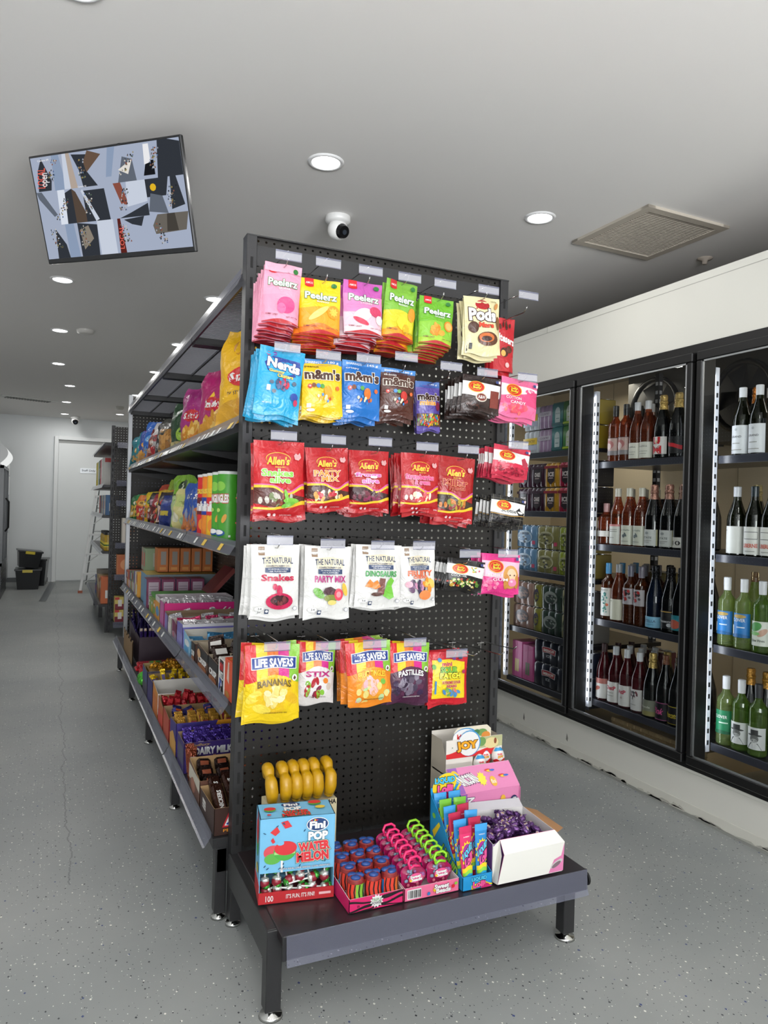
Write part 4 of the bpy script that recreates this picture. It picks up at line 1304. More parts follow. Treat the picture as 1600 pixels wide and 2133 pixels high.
    '5A': ('pillow', 'large yellow bag of banana lollies with rainbow stripes', '#f2cf14', saver('BANANAS', '#6b5210', '#edc21f', '#f2cf14', [('e', 0.15, 0.33, 0.15, 0.07, '#f7de52', 0.4), ('e', 0.85, 0.3, 0.13, 0.07, '#e9b91b', -0.4), ('e', 0.3, 0.17, 0.17, 0.06, '#f7de52', -0.2), ('m', 0.52, 0.34, 0.18, 0.12, 16, ['#f6e394', '#f3dc7c', '#f9edb4'], 0.08)]), 0.036, None),
    '5B': ('pillow', 'white bag of striped fruit sticks with rainbow top', '#e9e4e0', saver('STIX', '#c2257c', '#f3f0ee', '#e9e4e0', [('m', 0.5, 0.3, 0.34, 0.18, 14, ['#8cc63f', '#b5232f', '#ef8a2a', '#8a2a4a', '#d9c8b8'], 0.09)], 0.0), 0.03, None),
    '5C': ('pillow', 'orange bag of pastel fruit tablets with rainbow top', '#f08c1e', saver('FRUIT TINGLES', '#ffd43a', '#f5a52e', '#f08c1e', [('m', 0.5, 0.3, 0.2, 0.14, 18, ['#f5c9c9', '#f6e58a', '#bfe0a0', '#f7b27a'], 0.08), ('m', 0.5, 0.25, 0.48, 0.2, 10, ['#f5b9c0', '#c6e0a4', '#f7e08a', '#7ac04a'], 0.075)]), 0.032, None),
    '5D': ('pillow', 'dark plum bag of black pastilles with rainbow top', '#4a1d3c', saver('PASTILLES', WH, '#5b2a48', '#4a1d3c', [('m', 0.5, 0.33, 0.24, 0.16, 26, ['#5f5366', '#786d7e', '#473a50', '#8b8392'], 0.08), ('m', 0.5, 0.25, 0.47, 0.2, 9, ['#2e1a34', '#3a2348'], 0.08)]), 0.032, None),
    '5E': ('pillow', 'red and yellow bag of sour jelly kids', '#cf1f2c', [('b', [0.1, 0.12, 0.1], [0.84, 0.86, 0.8], '#f5d81c', 0.1, 0.92), ('t', 'mini', 0.45, 0.77, 0.24, 0.07, '#c2256a', {'bold': 0.04}), ('t', 'SOUR', 0.5, 0.66, 0.42, 0.1, '#7fc03a', {'bold': 0.05, 'out': [('#1f2c1c', 0.1)]}), ('t', 'PATCH', 0.52, 0.55, 0.5, 0.1, '#f7ef3c', {'bold': 0.05, 'out': [('#1f2c1c', 0.1)]}), ('t', 'XTREME SOUR', 0.55, 0.42, 0.48, 0.05, '#c2202c', {'bold': 0.04, 'out': [(WH, 0.07)]}), ('t', 'BEARS', 0.55, 0.35, 0.26, 0.045, '#c2202c', {'bold': 0.04, 'out': [(WH, 0.07)]}),
          ('m', 0.55, 0.24, 0.2, 0.07, 16, ['#e07a5a', '#7ab04a', '#e8c85a', '#4a8ac0', '#c8b8a0'], 0.06), ('e', 0.26, 0.85, 0.05, 0.04, '#3a8ac8'), ('e', 0.62, 0.88, 0.05, 0.04, '#7a3a8a'), ('r', 0.14, 0.2, 0.18, 0.45, '#3a8ac8'), ('r', 0.74, 0.86, 0.84, 0.98, '#22305a'), ('e', 0.12, 0.72, 0.05, 0.05, '#6ab04a'), ('e', 0.86, 0.62, 0.05, 0.04, '#b02a5a')], 0.03, None),
}
# key: hang x, front y, top z, width, height, how many, tag x, tag z, roll
HANG = {
    '1A': (0.058, -0.2, 1.957, 0.105, 0.173, 8, 0.058, 1.971, 0.06), '1B': (0.166, -0.2, 1.931, 0.121, 0.161, 7, 0.181, 1.971, 0.0), '1C': (0.298, -0.2, 1.944, 0.124, 0.158, 7, 0.308, 1.97, 0.0),
    '1D': (0.43, -0.19, 1.967, 0.105, 0.178, 7, 0.426, 1.969, 0.1), '1E': (0.545, -0.2, 1.933, 0.115, 0.149, 7, 0.55, 1.969, 0.05), '1F': (0.704, -0.2, 1.958, 0.128, 0.184, 4, 0.698, 1.973, -0.03),
    '1G': (0.851, -0.1, 1.934, 0.09, 0.184, 3, 0.849, 1.977, 0.03),
    '2A': (0.062, -0.2, 1.721, 0.13, 0.19, 8, 0.06, 1.721, 0.1), '2B': (0.177, -0.2, 1.705, 0.121, 0.164, 6, 0.184, 1.713, -0.02), '2C': (0.301, -0.2, 1.711, 0.122, 0.166, 7, 0.305, 1.717, 0.02),
    '2D': (0.42, -0.2, 1.702, 0.112, 0.145, 8, 0.428, 1.735, 0.03), '2E': (0.577, -0.09, 1.696, 0.087, 0.158, 3, 0.574, 1.723, -0.03), '2F': (0.713, -0.2, 1.708, 0.135, 0.114, 8, 0.696, 1.717, 0.06),
    '2G': (0.858, -0.2, 1.713, 0.14, 0.125, 6, 0.85, 1.717, 0.1),
    '3A': (0.058, -0.2, 1.463, 0.145, 0.22, 4, 0.057, 1.479, 0.0), '3B': (0.199, -0.2, 1.453, 0.13, 0.182, 6, 0.206, 1.477, -0.04), '3C': (0.34, -0.18, 1.454, 0.127, 0.184, 6, 0.354, 1.48, 0.0),
    '3D': (0.502, -0.2, 1.453, 0.128, 0.179, 6, 0.501, 1.475, 0.02), '3E': (0.64, -0.18, 1.451, 0.132, 0.204, 6, 0.648, 1.475, 0.06), '3F': (0.836, -0.2, 1.493, 0.138, 0.1, 7, 0.817, 1.499, 0.12),
    '3G': (0.833, -0.19, 1.333, 0.132, 0.1, 6, None, 1.35, 0.12),
    '4A': (0.055, -0.2, 1.174, 0.138, 0.202, 6, 0.053, 1.192, 0.0), '4B': (0.211, -0.2, 1.169, 0.14, 0.205, 4, 0.206, 1.184, 0.02), '4C': (0.372, -0.2, 1.174, 0.145, 0.187, 5, 0.355, 1.18, 0.02),
    '4D': (0.498, -0.2, 1.17, 0.118, 0.184, 5, 0.5, 1.18, -0.02), '4E': (0.675, -0.2, 1.128, 0.132, 0.095, 8, 0.644, 1.155, 0.13), '4F': (0.804, -0.2, 1.146, 0.138, 0.125, 5, 0.793, 1.155, 0.05),
    '5A': (0.054, -0.2, 0.893, 0.155, 0.21, 4, 0.054, 0.901, 0.0), '5B': (0.203, -0.15, 0.885, 0.116, 0.179, 4, 0.201, 0.895, 0.04), '5C': (0.344, -0.2, 0.887, 0.142, 0.188, 7, 0.348, 0.893, -0.05),
    '5D': (0.48, -0.2, 0.877, 0.138, 0.18, 5, 0.475, 0.891, 0.03), '5E': (0.623, -0.19, 0.84, 0.14, 0.16, 4, 0.62, 0.85, 0.02),
}


def peg_hook(lab, x, z, L=0.245, flap=True, zf=None):
    """z = height of the wire where the bag hangs"""
    r = thing('peg_hook', lab, 'hook', (x, 0.0, z), group='wire peg hooks on the end panel')
    a = MB()
    a.tube([(0, 0.014, 0.012), (0, 0.004, 0.008), (0, -0.004, 0.004), (0, -L * 0.5, 0.003), (0, -L + 0.015, 0.004), (0, -L, 0.012), (0, -L - 0.003, 0.02)], 0.0019, WIRE, 6)
    a.cyl((-0.013, -0.001, 0.004), (0.013, -0.001, 0.004), 0.002, WIRE, 6)
    a.build('wire', r)
    if flap:
        zf = (zf - z) if zf is not None else 0.02
        a = MB()
        a.tube([(0, -0.002, zf + 0.014), (0, -L * 0.6, zf + 0.016), (0, -L - 0.008, zf + 0.014)], 0.0014, WIRE, 5)
        a.build('flap_arm', r)
        a = MB()
        a.box((-0.037, -L - 0.0105, zf - 0.013), (0.037, -L - 0.009, zf + 0.013), FLAP)
        a.box((-0.037, -L - 0.0115, zf + 0.009), (0.037, -L - 0.0105, zf + 0.013), STRIP)
        a.box((-0.037, -L - 0.0115, zf - 0.013), (0.037, -L - 0.0105, zf - 0.011), STRIP)
        a.build('price_flap', r)
    return r


for ki, (k, (style, desc, base, items, t, bottom)) in enumerate(BAGS.items()):
    x, y, z, w, h, n, tx_, tz, roll = HANG[k]
    me = bag_mesh('candy_bag', w, h, t, base, items, style, ki + 3, bottom=bottom)
    nm = 'candy_pouch' if style == 'pouch' else 'candy_bag'
    rr = random.Random(ki * 7 + 1)
    # distance between neighbours so the stack ends before the panel
    step = min(0.017, (abs(y) - 0.03) / n)
    hz = z - 0.013       # hole height
    for i in range(n):
        o = bpy.data.objects.new(nm, me)
        COL.objects.link(o)
        if i == 0:
            ry, rz, rx = roll, rr.uniform(-0.1, 0.04), 0.05
            tag(o, 'foremost ' + desc, 'candy bag', 'front bags on the peg hooks')
        else:
            ry, rz, rx = roll + rr.uniform(-0.07, 0.07), rr.uniform(-0.12, 0.1), 0.04 + (0.05 if style == 'pouch' else 0.02) * rr.random()
            tag(o, 'one of the bags hanging behind the ' + ' '.join(desc.split()[:8]), 'candy bag', 'bags behind the ' + desc)
        o.rotation_euler = (-rx, ry, rz)
        o.location = (x + (rr.uniform(-0.004, 0.004) if i else 0), y + i * step, z - (rr.uniform(0.0, 0.012) if i else 0) - (0.004 * i if style == 'pouch' else 0))
    short = ' '.join(desc.split()[:9])
    if k == '3G':
        peg_hook('bare wire hook carrying the ' + short, x, hz, 0.2, False)
    else:
        peg_hook('wire hook and clear flap over the ' + short, (tx_ + x) / 2, hz, 0.238, True, tz - 0.004)
for x, z, L, lab in ((0.745, 0.829, 0.32, 'empty wire hook at middle right of the lowest hook row'), (0.655, 0.829, 0.31, 'empty wire hook just right of the sour jelly bag'), (0.859, 0.822, 0.22, 'shorter empty wire hook at the right end of the lowest row')):
    r = thing('peg_hook', lab, 'hook', (x, 0.0, z), group='wire peg hooks on the end panel')
    a = MB()
    a.tube([(0, 0.014, 0.0), (0, 0.004, 0.004), (0, -0.02, 0.008), (0, -L * 0.6, 0.012), (0, -L + 0.02, 0.016), (0, -L, 0.026)], 0.0022, WIRE, 6)
    a.cyl((0, -0.004, 0.0), (0, -0.004, -0.03), 0.002, WIRE, 6)
    a.cyl((-0.014, -0.002, 0.0), (0.014, -0.002, 0.0), 0.002, WIRE, 6)
    a.build('wire', r)

# ================================================================== THINGS ON THE LOW BASE SHELF
KR = '#b99b74'


def wall(mb, a, b, ha, hb, z, out, inn, th=0.0016):
    """upright card wall from a to b (plan points), heights ha, hb; outside is to the right of a->b"""
    a, b = Vector((*a, 0)), Vector((*b, 0))
    d = (b - a).normalized()
    n = Vector((-d.y, d.x, 0)) * th
    p = [a + Vector((0, 0, z)), b + Vector((0, 0, z)), b + Vector((0, 0, z + hb)), a + Vector((0, 0, z + ha))]
    q = [v + n for v in p]
    mb.add(p, [(0, 1, 2, 3)], out)
    mb.add(q, [(3, 2, 1, 0)], inn)
    mb.add(p + q, [(3, 2, 6, 7), (0, 3, 7, 4), (1, 5, 6, 2)], inn)


def tray(w, d, hf, hb, out, inn, front_art=None, side_art=None, hs=None):
    """open card tray, origin front left bottom corner, x to the right, y away"""
    mb = MB()
    o, i = M(out), M(inn)
    hs0, hs1 = hs if hs else (hf, hb)
    wall(mb, (0, 0), (w, 0), hf, hf, 0, o, i)
    wall(mb, (w, 0), (w, d), hs0, hs1, 0, o, i)
    wall(mb, (w, d), (0, d), hb, hb, 0, o, i)
    wall(mb, (0, d), (0, 0), hs1, hs0, 0, o, i)
    mb.quad((0, 0, 0.001), (w, 0, 0.001), (w, d, 0.001), (0, d, 0.001), i)
    if front_art:
        art(mb, front_art, plane((0, 0, 0), (w, 0, 0), (0, 0, hf)))
    if side_art:
        art(mb, side_art, plane((0, d, 0), (0, -d, 0), (0, 0, min(hs0, hs1))))
    return mb


BZ = 0.2325
# ---- watermelon lollipop box
LB = thing('lollipop_box', 'light blue box of watermelon lollipops standing at left on the low shelf', 'box', (0.0, -0.318, BZ), (0, 0, -0.16))
W1, D1, H1 = 0.2, 0.1, 0.224
a = MB()
BLU = '#79bfe4'
a.box((0.001, 0.001, 0.08), (W1 - 0.001, 0.0035, H1), M(BLU))
a.box((0, 0.0, 0), (0.002, D1, H1), M(BLU)); a.box((W1 - 0.002, 0, 0), (W1, D1, H1), M(BLU)); a.box((0, D1 - 0.002, 0), (W1, D1, H1), M(BLU)); a.box((0, 0, H1 - 0.002), (W1, D1, H1), M(BLU))
melon = lambda u, v, s: [('e', u, v, 0.15 * s, 0.17 * s, '#4fae45'), ('b', [v - 0.05 * s] * 3, [v + 0.0 * s] * 3, '#a9d98a', u - 0.14 * s, u + 0.14 * s), ('e', u + 0.01, v + 0.06 * s, 0.15 * s, 0.13 * s, '#d8333a'), ('e', u - 0.06 * s, v + 0.16 * s, 0.05 * s, 0.045 * s, BLU)]
fa = [('r', 0.28, 0.0, 0.31, 0.25, WH)] + [('e', 0.17, 0.38, 0.12, 0.13, '#d8505a'), ('e', 0.17, 0.26, 0.11, 0.1, '#5fb04a')] + melon(0.33, 0.38, 1.0) + [('p', [(0.13, 0.75), (0.22, 0.85), (0.26, 0.75), (0.2, 0.68)], '#d8333a'), ('p', [(0.27, 0.92), (0.36, 0.95), (0.42, 0.83), (0.33, 0.8)], '#d8333a'), ('p', [(0.14, 0.6), (0.17, 0.65), (0.2, 0.57), (0.17, 0.54)], '#d8333a')]
rs = random.Random(4)
for i in range(20):
    fa.append(('e', rs.uniform(0.05, 0.95), rs.choice([rs.uniform(0.06, 0.2), rs.uniform(0.7, 0.95)]), 0.008, 0.025, '#1c4a6a', rs.uniform(-1, 1)))
fa += [('e', 0.76, 0.84, 0.15, 0.13, WH), ('e', 0.76, 0.84, 0.14, 0.115, '#1c3f73'), ('t', 'Fini', 0.76, 0.83, 0.2, 0.12, WH, {'bold': 0.05}), ('m', 0.74, 0.92, 0.08, 0.02, 5, ['#f2c62a', '#d8352c', '#7a3aa0'], 0.018),
       ('t', 'POP', 0.77, 0.63, 0.25, 0.14, WH, {'bold': 0.06, 'out': [('#2a6f8a', 0.09)]}), ('t', 'WATER', 0.72, 0.44, 0.4, 0.15, '#d8333a', {'bold': 0.06, 'rot': 0.06, 'out': [('#2f7a35', 0.13), (WH, 0.09)]}), ('t', 'MELON', 0.7, 0.26, 0.42, 0.16, '#d8333a', {'bold': 0.06, 'rot': 0.04, 'out': [('#2f7a35', 0.13), (WH, 0.09)]}),
       ('t', 'WITH REAL-LIKE SEEDS! CON PEPITAS!', 0.6, 0.07, 0.68, 0.03, WH, {'out': [('#1c3f73', 0.06)]})]
art(a, fa, plane((0.0, 0, 0.08), (W1, 0, 0), (0, 0, H1 - 0.08)))
art(a, [('e', 0.45, 0.82, 0.13, 0.16, '#1c3f73'), ('t', 'Fini', 0.45, 0.81, 0.18, 0.16, WH, {'bold': 0.04}), ('t', 'POP', 0.46, 0.53, 0.22, 0.2, WH, {'bold': 0.06, 'out': [('#2a6f8a', 0.09)]}), ('t', 'WATER', 0.49, 0.3, 0.34, 0.17, '#d8333a', {'bold': 0.05, 'out': [('#2f7a35', 0.1)]}), ('t', 'MELON', 0.48, 0.1, 0.36, 0.16, '#d8333a', {'bold': 0.05, 'out': [('#2f7a35', 0.1)]}),
        ('e', 0.15, 0.5, 0.08, 0.13, '#4fae45'), ('e', 0.15, 0.55, 0.08, 0.11, '#d8333a'), ('e', 0.78, 0.75, 0.09, 0.14, '#4fae45'), ('e', 0.78, 0.8, 0.09, 0.11, '#d8333a'), ('e', 0.83, 0.45, 0.07, 0.1, '#e8c94a'), ('e', 0.12, 0.15, 0.03, 0.05, '#d8333a')], plane((0, 0, H1), (W1, 0, 0), (0, D1, 0)))
art(a, melon(0.5, 0.7, 1.6) + [('e', 0.6, 0.3, 0.2, 0.06, '#e8c94a')], plane((0, D1, 0.02), (0, -D1, 0), (0, 0, H1 - 0.02)))
a.build('carton', LB)
a = MB()
a.box((-0.001, -0.0015, 0), (W1 + 0.001, 0.0005, 0.03), M('#b9242b')); a.box((-0.001, -0.0015, 0), (0.0, D1, 0.05), M('#b9242b'))
a.box((0, 0, 0.001), (W1, D1, 0.003), M('#b9242b'))
art(a, [('t', '100', 0.14, 0.45, 0.1, 0.5, WH), ('t', "IT'S FUN, IT'S FINI!", 0.55, 0.5, 0.38, 0.42, WH), ('r', 0.8, 0.4, 0.96, 0.62, '#e9b9bb')], plane((0, -0.0016, 0), (W1, 0, 0), (0, 0, 0.03)))
a.build('tray_lip', LB)


def lollipop_meshes():
    out = []
    a = MB()
    a.ball((0, 0, 0), 0.0135, M('#8d2433', 'plastic'), 12, 8)
    ba = a.mesh('lollipop_ball')
    a = MB(); a.ball((0, 0, 0.008), (0.0128, 0.0128, 0.008), M('#e9ece6', 'foil'), 12, 6, lambda p: Vector((p.x * (1 + 0.3 * sin(14 * p.y)), p.y, p.z)))
    a.ball((0.004, 0, -0.009), (0.0125, 0.0115, 0.009), M('#3f9438', 'foil'), 12, 6, lambda p: Vector((p.x * (1 + 0.3 * sin(14 * p.z)), p.y * (1 + 0.3 * cos(11 * p.x)), p.z)))
    wr = a.mesh('lollipop_wrapper')
    a = MB(); a.cyl((0, 0, 0.01), (0, 0, 0.075), 0.0022, M('#f4f4f2', 'plastic'), 7)
    return ba, wr, a.mesh('lollipop_stick')


LM = lollipop_meshes()
rr = random.Random(12)
LBm = Matrix.Translation(LB.location) @ Matrix.Rotation(-0.16, 4, 'Z')
for i in range(18):
    c, r_ = i % 6, i // 6
    p = LBm @ Vector((0.02 + c * 0.032 + rr.uniform(-0.004, 0.004), 0.018 + rr.uniform(0, 0.01) + 0.012 * (r_ == 2), 0.02 + r_ * 0.028 + rr.uniform(-0.003, 0.003)))
    e = Euler((rr.uniform(-0.15, 0.1), (1.5 if c < 3 else -1.5) + rr.uniform(-0.2, 0.2) if (i * 7) % 5 < 2 else rr.uniform(-0.3, 0.3), 0))
    o = thing('lollipop', 'red and green wrapped lollipop on a white stick inside the blue box', 'lollipop', p, e, 'lollipops in the blue box window')
    for m_, n_ in zip(LM, ('candy_ball', 'wrapper', 'stick')):
        q = bpy.data.objects.new(n_, m_); COL.objects.link(q); q.parent = o

# ---- box with yellow looped tubes
YB_ = thing('tube_display_box', 'cream card box behind the lollipop box with yellow tubes on top', 'box', (0.068, -0.165, BZ))
a = MB(); a.box((0, 0, 0), (0.205, 0.09, 0.188), M('#d9cda6'), 0.001)
art(a, [('t', 'HA', 0.08, 0.96, 0.1, 0.07, '#2a2420', {'bold': 0.04}), ('t', 'HA', 0.93, 0.96, 0.1, 0.07, '#2a2420', {'bold': 0.04})], plane((0, 0, 0), (0.205, 0, 0), (0, 0, 0.188)))
a.build('carton', YB_)
YEL = M('#b98c10', 'plastic')
for i, (x, tl) in enumerate(((0.078, -0.28), (0.115, 0.0), (0.148, 0.0), (0.18, 0.0), (0.212, 0.0), (0.248, 0.25))):
    a = MB()
    pts = [(0, -0.014, 0.0), (0, -0.02, 0.02), (0, -0.016, 0.05), (0, 0.004, 0.06), (0, 0.016, 0.075), (0, 0.034, 0.078), (0, 0.048, 0.05)]
    rs_ = [0.0155, 0.0185, 0.018, 0.0135, 0.017, 0.017, 0.013]
    L_ = []; R_ = []
    for k in range(len(pts) - 1):
        for q in range(4):
            t = q / 4
            L_.append(Vector(pts[k]).lerp(Vector(pts[k + 1]), t)); R_.append(rs_[k] * (1 - t) + rs_[k + 1] * t)
    L_.append(Vector(pts[-1])); R_.append(rs_[-1])
    for _ in range(1):
        L_ = [L_[0]] + [(L_[j - 1] + L_[j] * 2 + L_[j + 1]) / 4 for j in range(1, len(L_) - 1)] + [L_[-1]]
    a.tube(L_, 0.016, YEL, 14, R_)
    a.ball(L_[0], R_[0], YEL, 12, 8); a.ball(L_[-1], R_[-1], YEL, 12, 8)
    one('yellow_tube', a, 'mustard yellow bent plastic tube on the cream box, %s from the left' % ORD[i], 'candy tube', 'yellow bent tubes on the cream box', (x, -0.145, BZ + 0.207), (0, tl * 0.35, tl * 0.3))

# ---- tray of striped sprays
T1 = (0.205, -0.446, BZ)
tm = tray(0.155, 0.235, 0.036, 0.055, '#d9256a', '#e9e6e2', [('b', [0, 0.2, 0.6, 0.85], [0.12, 0.4, 0.9, 1.0], BK), ('b', [0, 0, 0.2, 0.5], [0.0, 0.1, 0.35, 0.7], BK), ('b', [0.7, 0.5, 0.1, 0], [0.85, 0.62, 0.2, 0.05], BK), ('s', 0.5, 0.55, 0.13, 0.5, 12, 0.7, WH), ('t', 'TRIPLE', 0.5, 0.65, 0.18, 0.22, '#3f8a35'), ('t', 'POWER', 0.5, 0.42, 0.18, 0.2, BK)])
one('striped_tray', tm, 'pink and black striped open tray holding small sprays, beside the lollipop box', 'tray', None, T1)


def spray_mesh(kind):
    c1, c2 = [('#d8402e', '#7fb63a'), ('#d8402e', '#d8402e'), ('#d8402e', '#d86a2a')][kind]
    mb = MB()
    prof = [(0.001, 0), (0.018, 0), (0.0205, 0.004), (0.0205, 0.05), (0.018, 0.062), (0.012, 0.068), (0.001, 0.069)]
    mb.lathe(prof[:4], (0, 0, 0), M('#2f7fb8', 'plastic'), 18)
    mb.lathe(prof[3:], (0, 0, 0), M('#8a2c2c', 'plastic'), 18)
    for k in range(3):
        t = 0.5 + k * 2.1
        mb.ball((0.009 * cos(t), 0.009 * sin(t), 0.066), (0.012, 0.009, 0.005), M('#2a4f96', 'bag'), 8, 5)
    S = cylmap((0, 0, 0), 0.0206, 0.002, 0.056, -pi / 2 - 1.25, -pi / 2 + 1.1)
    it = [('r', 0, 0, 0.55, 1, c1), ('r', 0.55, 0, 1, 1, c2)]
    for i in range(5):
        u = 0.08 + i * 0.2
        it.append(('p', [(u, 0), (u + 0.04, 0.35), (u - 0.03, 0.7), (u + 0.02, 1), (u + 0.07, 1), (u + 0.03, 0.7), (u + 0.1, 0.35), (u + 0.08, 0)], '#221a1c'))
    it += [('s', 0.55, 0.22, 0.3, 0.2, 11, 0.65, WH), ('t', 'TRIPLE', 0.55, 0.26, 0.36, 0.09, '#3f8a35'), ('t', 'POWER', 0.55, 0.15, 0.36, 0.09, BK)]
    art(mb, it, S, 'plastic')
    return mb.mesh('candy_spray')


SPM = [spray_mesh(k) for k in range(3)]
for r_ in range(4):
    for c in range(3):
        o = bpy.data.objects.new('candy_spray', SPM[0 if (c == 0) else (r_ + c) % 3]); COL.objects.link(o)
        o.scale = (1.17, 1.17, 1.2); o.location = (T1[0] + 0.028 + c * 0.049, T1[1] + 0.028 + r_ * 0.053, BZ + 0.0022 + 0.004 * r_)
        o.rotation_euler = (0, 0, rr.uniform(-0.4, 0.4))
        tag(o, 'small striped candy spray in row %s from the front, %s from the left' % (['one', 'two', 'three', 'four', 'five'][r_], ORD[c]), 'candy spray', 'striped sprays in the pink tray')

# ---- tray of bead packs
T2 = (0.364, -0.446, BZ)
tm = tray(0.168, 0.235, 0.034, 0.05, '#ea6f96', '#e8d9dd', [('r', 0.05, 0.1, 0.3, 0.85, WH)] + [('r', 0.07 + i * 0.025, 0.18, 0.08 + i * 0.025 + 0.008 * (i % 3) / 2, 0.78, BK) for i in range(9)] + [('s', 0.55, 0.5, 0.05, 0.25, 6, 0.6, '#f2c21e'), ('t', 'Sweet', 0.67, 0.7, 0.26, 0.34, WH, {'bold': 0.05, 'out': [('#7a1c4a', 0.1)]}), ('t', 'Beads', 0.7, 0.36, 0.26, 0.34, WH, {'bold': 0.05, 'out': [('#7a1c4a', 0.1)]}), ('e', 0.43, 0.3, 0.03, 0.14, '#3a7ab8'), ('e', 0.88, 0.5, 0.03, 0.14, '#d8252f'), ('e', 0.93, 0.7, 0.03, 0.12, '#8cc63f')])
one('bead_tray', tm, 'pink open tray holding clear flower packs of candy beads', 'tray', None, T2)


CLR = clear('clear_pack', '#ead6e0', 1.5, 0.08)


def bead_pack(hc):
    r = thing('bead_pack', 'x', 'bead pack')
    a = MB()
    n = 40
    def rad(t): return 0.034 + 0.003 * cos(5 * t)
    vs = [(0, -0.011, 0.036)] + [(rad(2 * pi * i / n) * 0.8 * cos(2 * pi * i / n), -0.011, 0.036 + rad(2 * pi * i / n) * 0.8 * sin(2 * pi * i / n)) for i in range(n)] + \
         [(rad(2 * pi * i / n) * cos(2 * pi * i / n), -0.003, 0.036 + rad(2 * pi * i / n) * sin(2 * pi * i / n)) for i in range(n)]
    fs = [(0, 1 + (i + 1) % n, 1 + i) for i in range(n)] + [(1 + i, 1 + (i + 1) % n, 1 + n + (i + 1) % n, 1 + n + i) for i in range(n)]
    a.add(vs, fs, CLR, True)
    a.build('clear_shell', r)
    a = MB()
    vs = [(0, 0, 0.036)] + [(rad(2 * pi * i / n) * cos(2 * pi * i / n), 0, 0.036 + rad(2 * pi * i / n) * sin(2 * pi * i / n)) for i in range(n)]
    a.add(vs, [(0, 1 + i, 1 + (i + 1) % n) for i in range(n)], M('#c2246c', 'plastic'))
    a.build('back_plate', r)
    q = random.Random(5)
    a = MB()
    for i in range(34):
        t = q.random() * 2 * pi; d = 0.028 * sqrt(q.random())
        c = (d * cos(t), -0.005, 0.036 + d * sin(t))
        col = '#8fd0dc' if c[0] < -0.006 and c[2] > 0.03 else ('#f3dc7a' if c[0] > 0.008 and c[2] > 0.04 else ('#f29aa8' if c[2] < 0.036 else '#b784c8'))
        a.ball(c, (0.0042, 0.003, 0.0042), M(col, 'plastic'), 7, 5)
    ob = a.build('beads', r); ob['kind'] = 'stuff'
    a = MB()
    art(a, [('e', 0.5, 0.5, 0.5, 0.4, '#d83a7c'), ('e', 0.5, 0.5, 0.47, 0.36, '#e85a90'), ('t', 'Sweet', 0.5, 0.62, 0.75, 0.24, WH, {'bold': 0.05, 'out': [('#7a1c4a', 0.08)]}), ('t', 'Beads', 0.54, 0.36, 0.75, 0.24, WH, {'bold': 0.05, 'out': [('#7a1c4a', 0.08)]}), ('s', 0.12, 0.36, 0.12, 0.13, 6, 0.6, '#f2c21e')], plane((-0.019, -0.0115, 0.022), (0.038, 0, 0), (0, 0, 0.028)))
    a.build('sticker', r)
    a = MB()
    m = M(hc, 'plastic')
    a.tube([(-0.013, -0.013, 0.06), (-0.017, -0.012, 0.075), (-0.01, -0.01, 0.085), (0.008, -0.01, 0.086), (0.017, -0.01, 0.079), (0.015, -0.012, 0.07)], 0.0034, m, 7)
    a.tube([(-0.016, -0.013, 0.06), (-0.004, -0.013, 0.066), (0.012, -0.013, 0.062)], 0.0034, m, 7)
    a.build('carabiner', r)
    return r


bp = [bead_pack('#ef2f72'), bead_pack('#8ed02a')]
for b_ in bp:
    b_.scale = (1.18, 1.18, 1.08)
for c in range(2):
    for k in range(7):
        lab = 'clear bead pack with %s clip, %s from the front of its column' % (('pink', 'green')[c], ORD[k])
        loc = (T2[0] + 0.043 + c * 0.08, T2[1] + 0.03 + k * 0.028, BZ + 0.006 + 0.0035 * k)
        rot = (-0.16, 0, 0.1 - 0.05 * c)
        if k == 0:
            o = bp[c]; o.location = loc; o.rotation_euler = rot; o['label'] = lab; o['group'] = 'bead packs with clips'
        else:
            dup(bp[c], loc, rot, lab)

# ---- squeeze candy display
QX, QY = 0.537, -0.457
r = thing('squeeze_candy_display', 'bright blue card display with oval header holding squeeze candy tubes', 'display box', (QX, QY, BZ))
a = MB()
BQ = '#1f93cf'
o_, i_ = M(BQ), M('#1f6fa8')
wall(a, (0, 0), (0.096, 0), 0.038, 0.038, 0, o_, i_)
for x, fl in ((0, 1), (0.096, 0)):
    p = [(x, 0, 0), (x, 0.2, 0), (x, 0.2, 0.2), (x, 0.12, 0.14), (x, 0.04, 0.05), (x, 0, 0.036)]
    q = [(x + (0.0015 if fl else -0.0015), y, z) for _, y, z in p]
    a.add(p, [tuple(range(6))] , o_); a.add(q, [tuple(range(6))[::-1]], i_)
    for k in range(6):
        a.add([p[k], p[(k + 1) % 6], q[(k + 1) % 6], q[k]], [(0, 1, 2, 3)], o_)
a.quad((0, 0, 0.001), (0.096, 0, 0.001), (0.096, 0.2, 0.001), (0, 0.2, 0.001), i_)
art(a, [('b', [0, 0.1, 0.1], [0.3, 0.5, 0.2], '#f2d22a', 0.3, 1.0), ('t', 'LIQUID', 0.55, 0.7, 0.5, 0.3, '#4fc3e8', {'bold': 0.05, 'out': [(BK, 0.1)]}), ('t', 'Lolli', 0.55, 0.32, 0.4, 0.4, '#ef5a9c', {'bold': 0.05, 'out': [(BK, 0.1)]}), ('b', [0, 0, 0], [0.05, 0.3, 0.0], '#c8256c', 0.6, 1.0)], plane((0, 0, 0), (0.096, 0, 0), (0, 0, 0.038)))
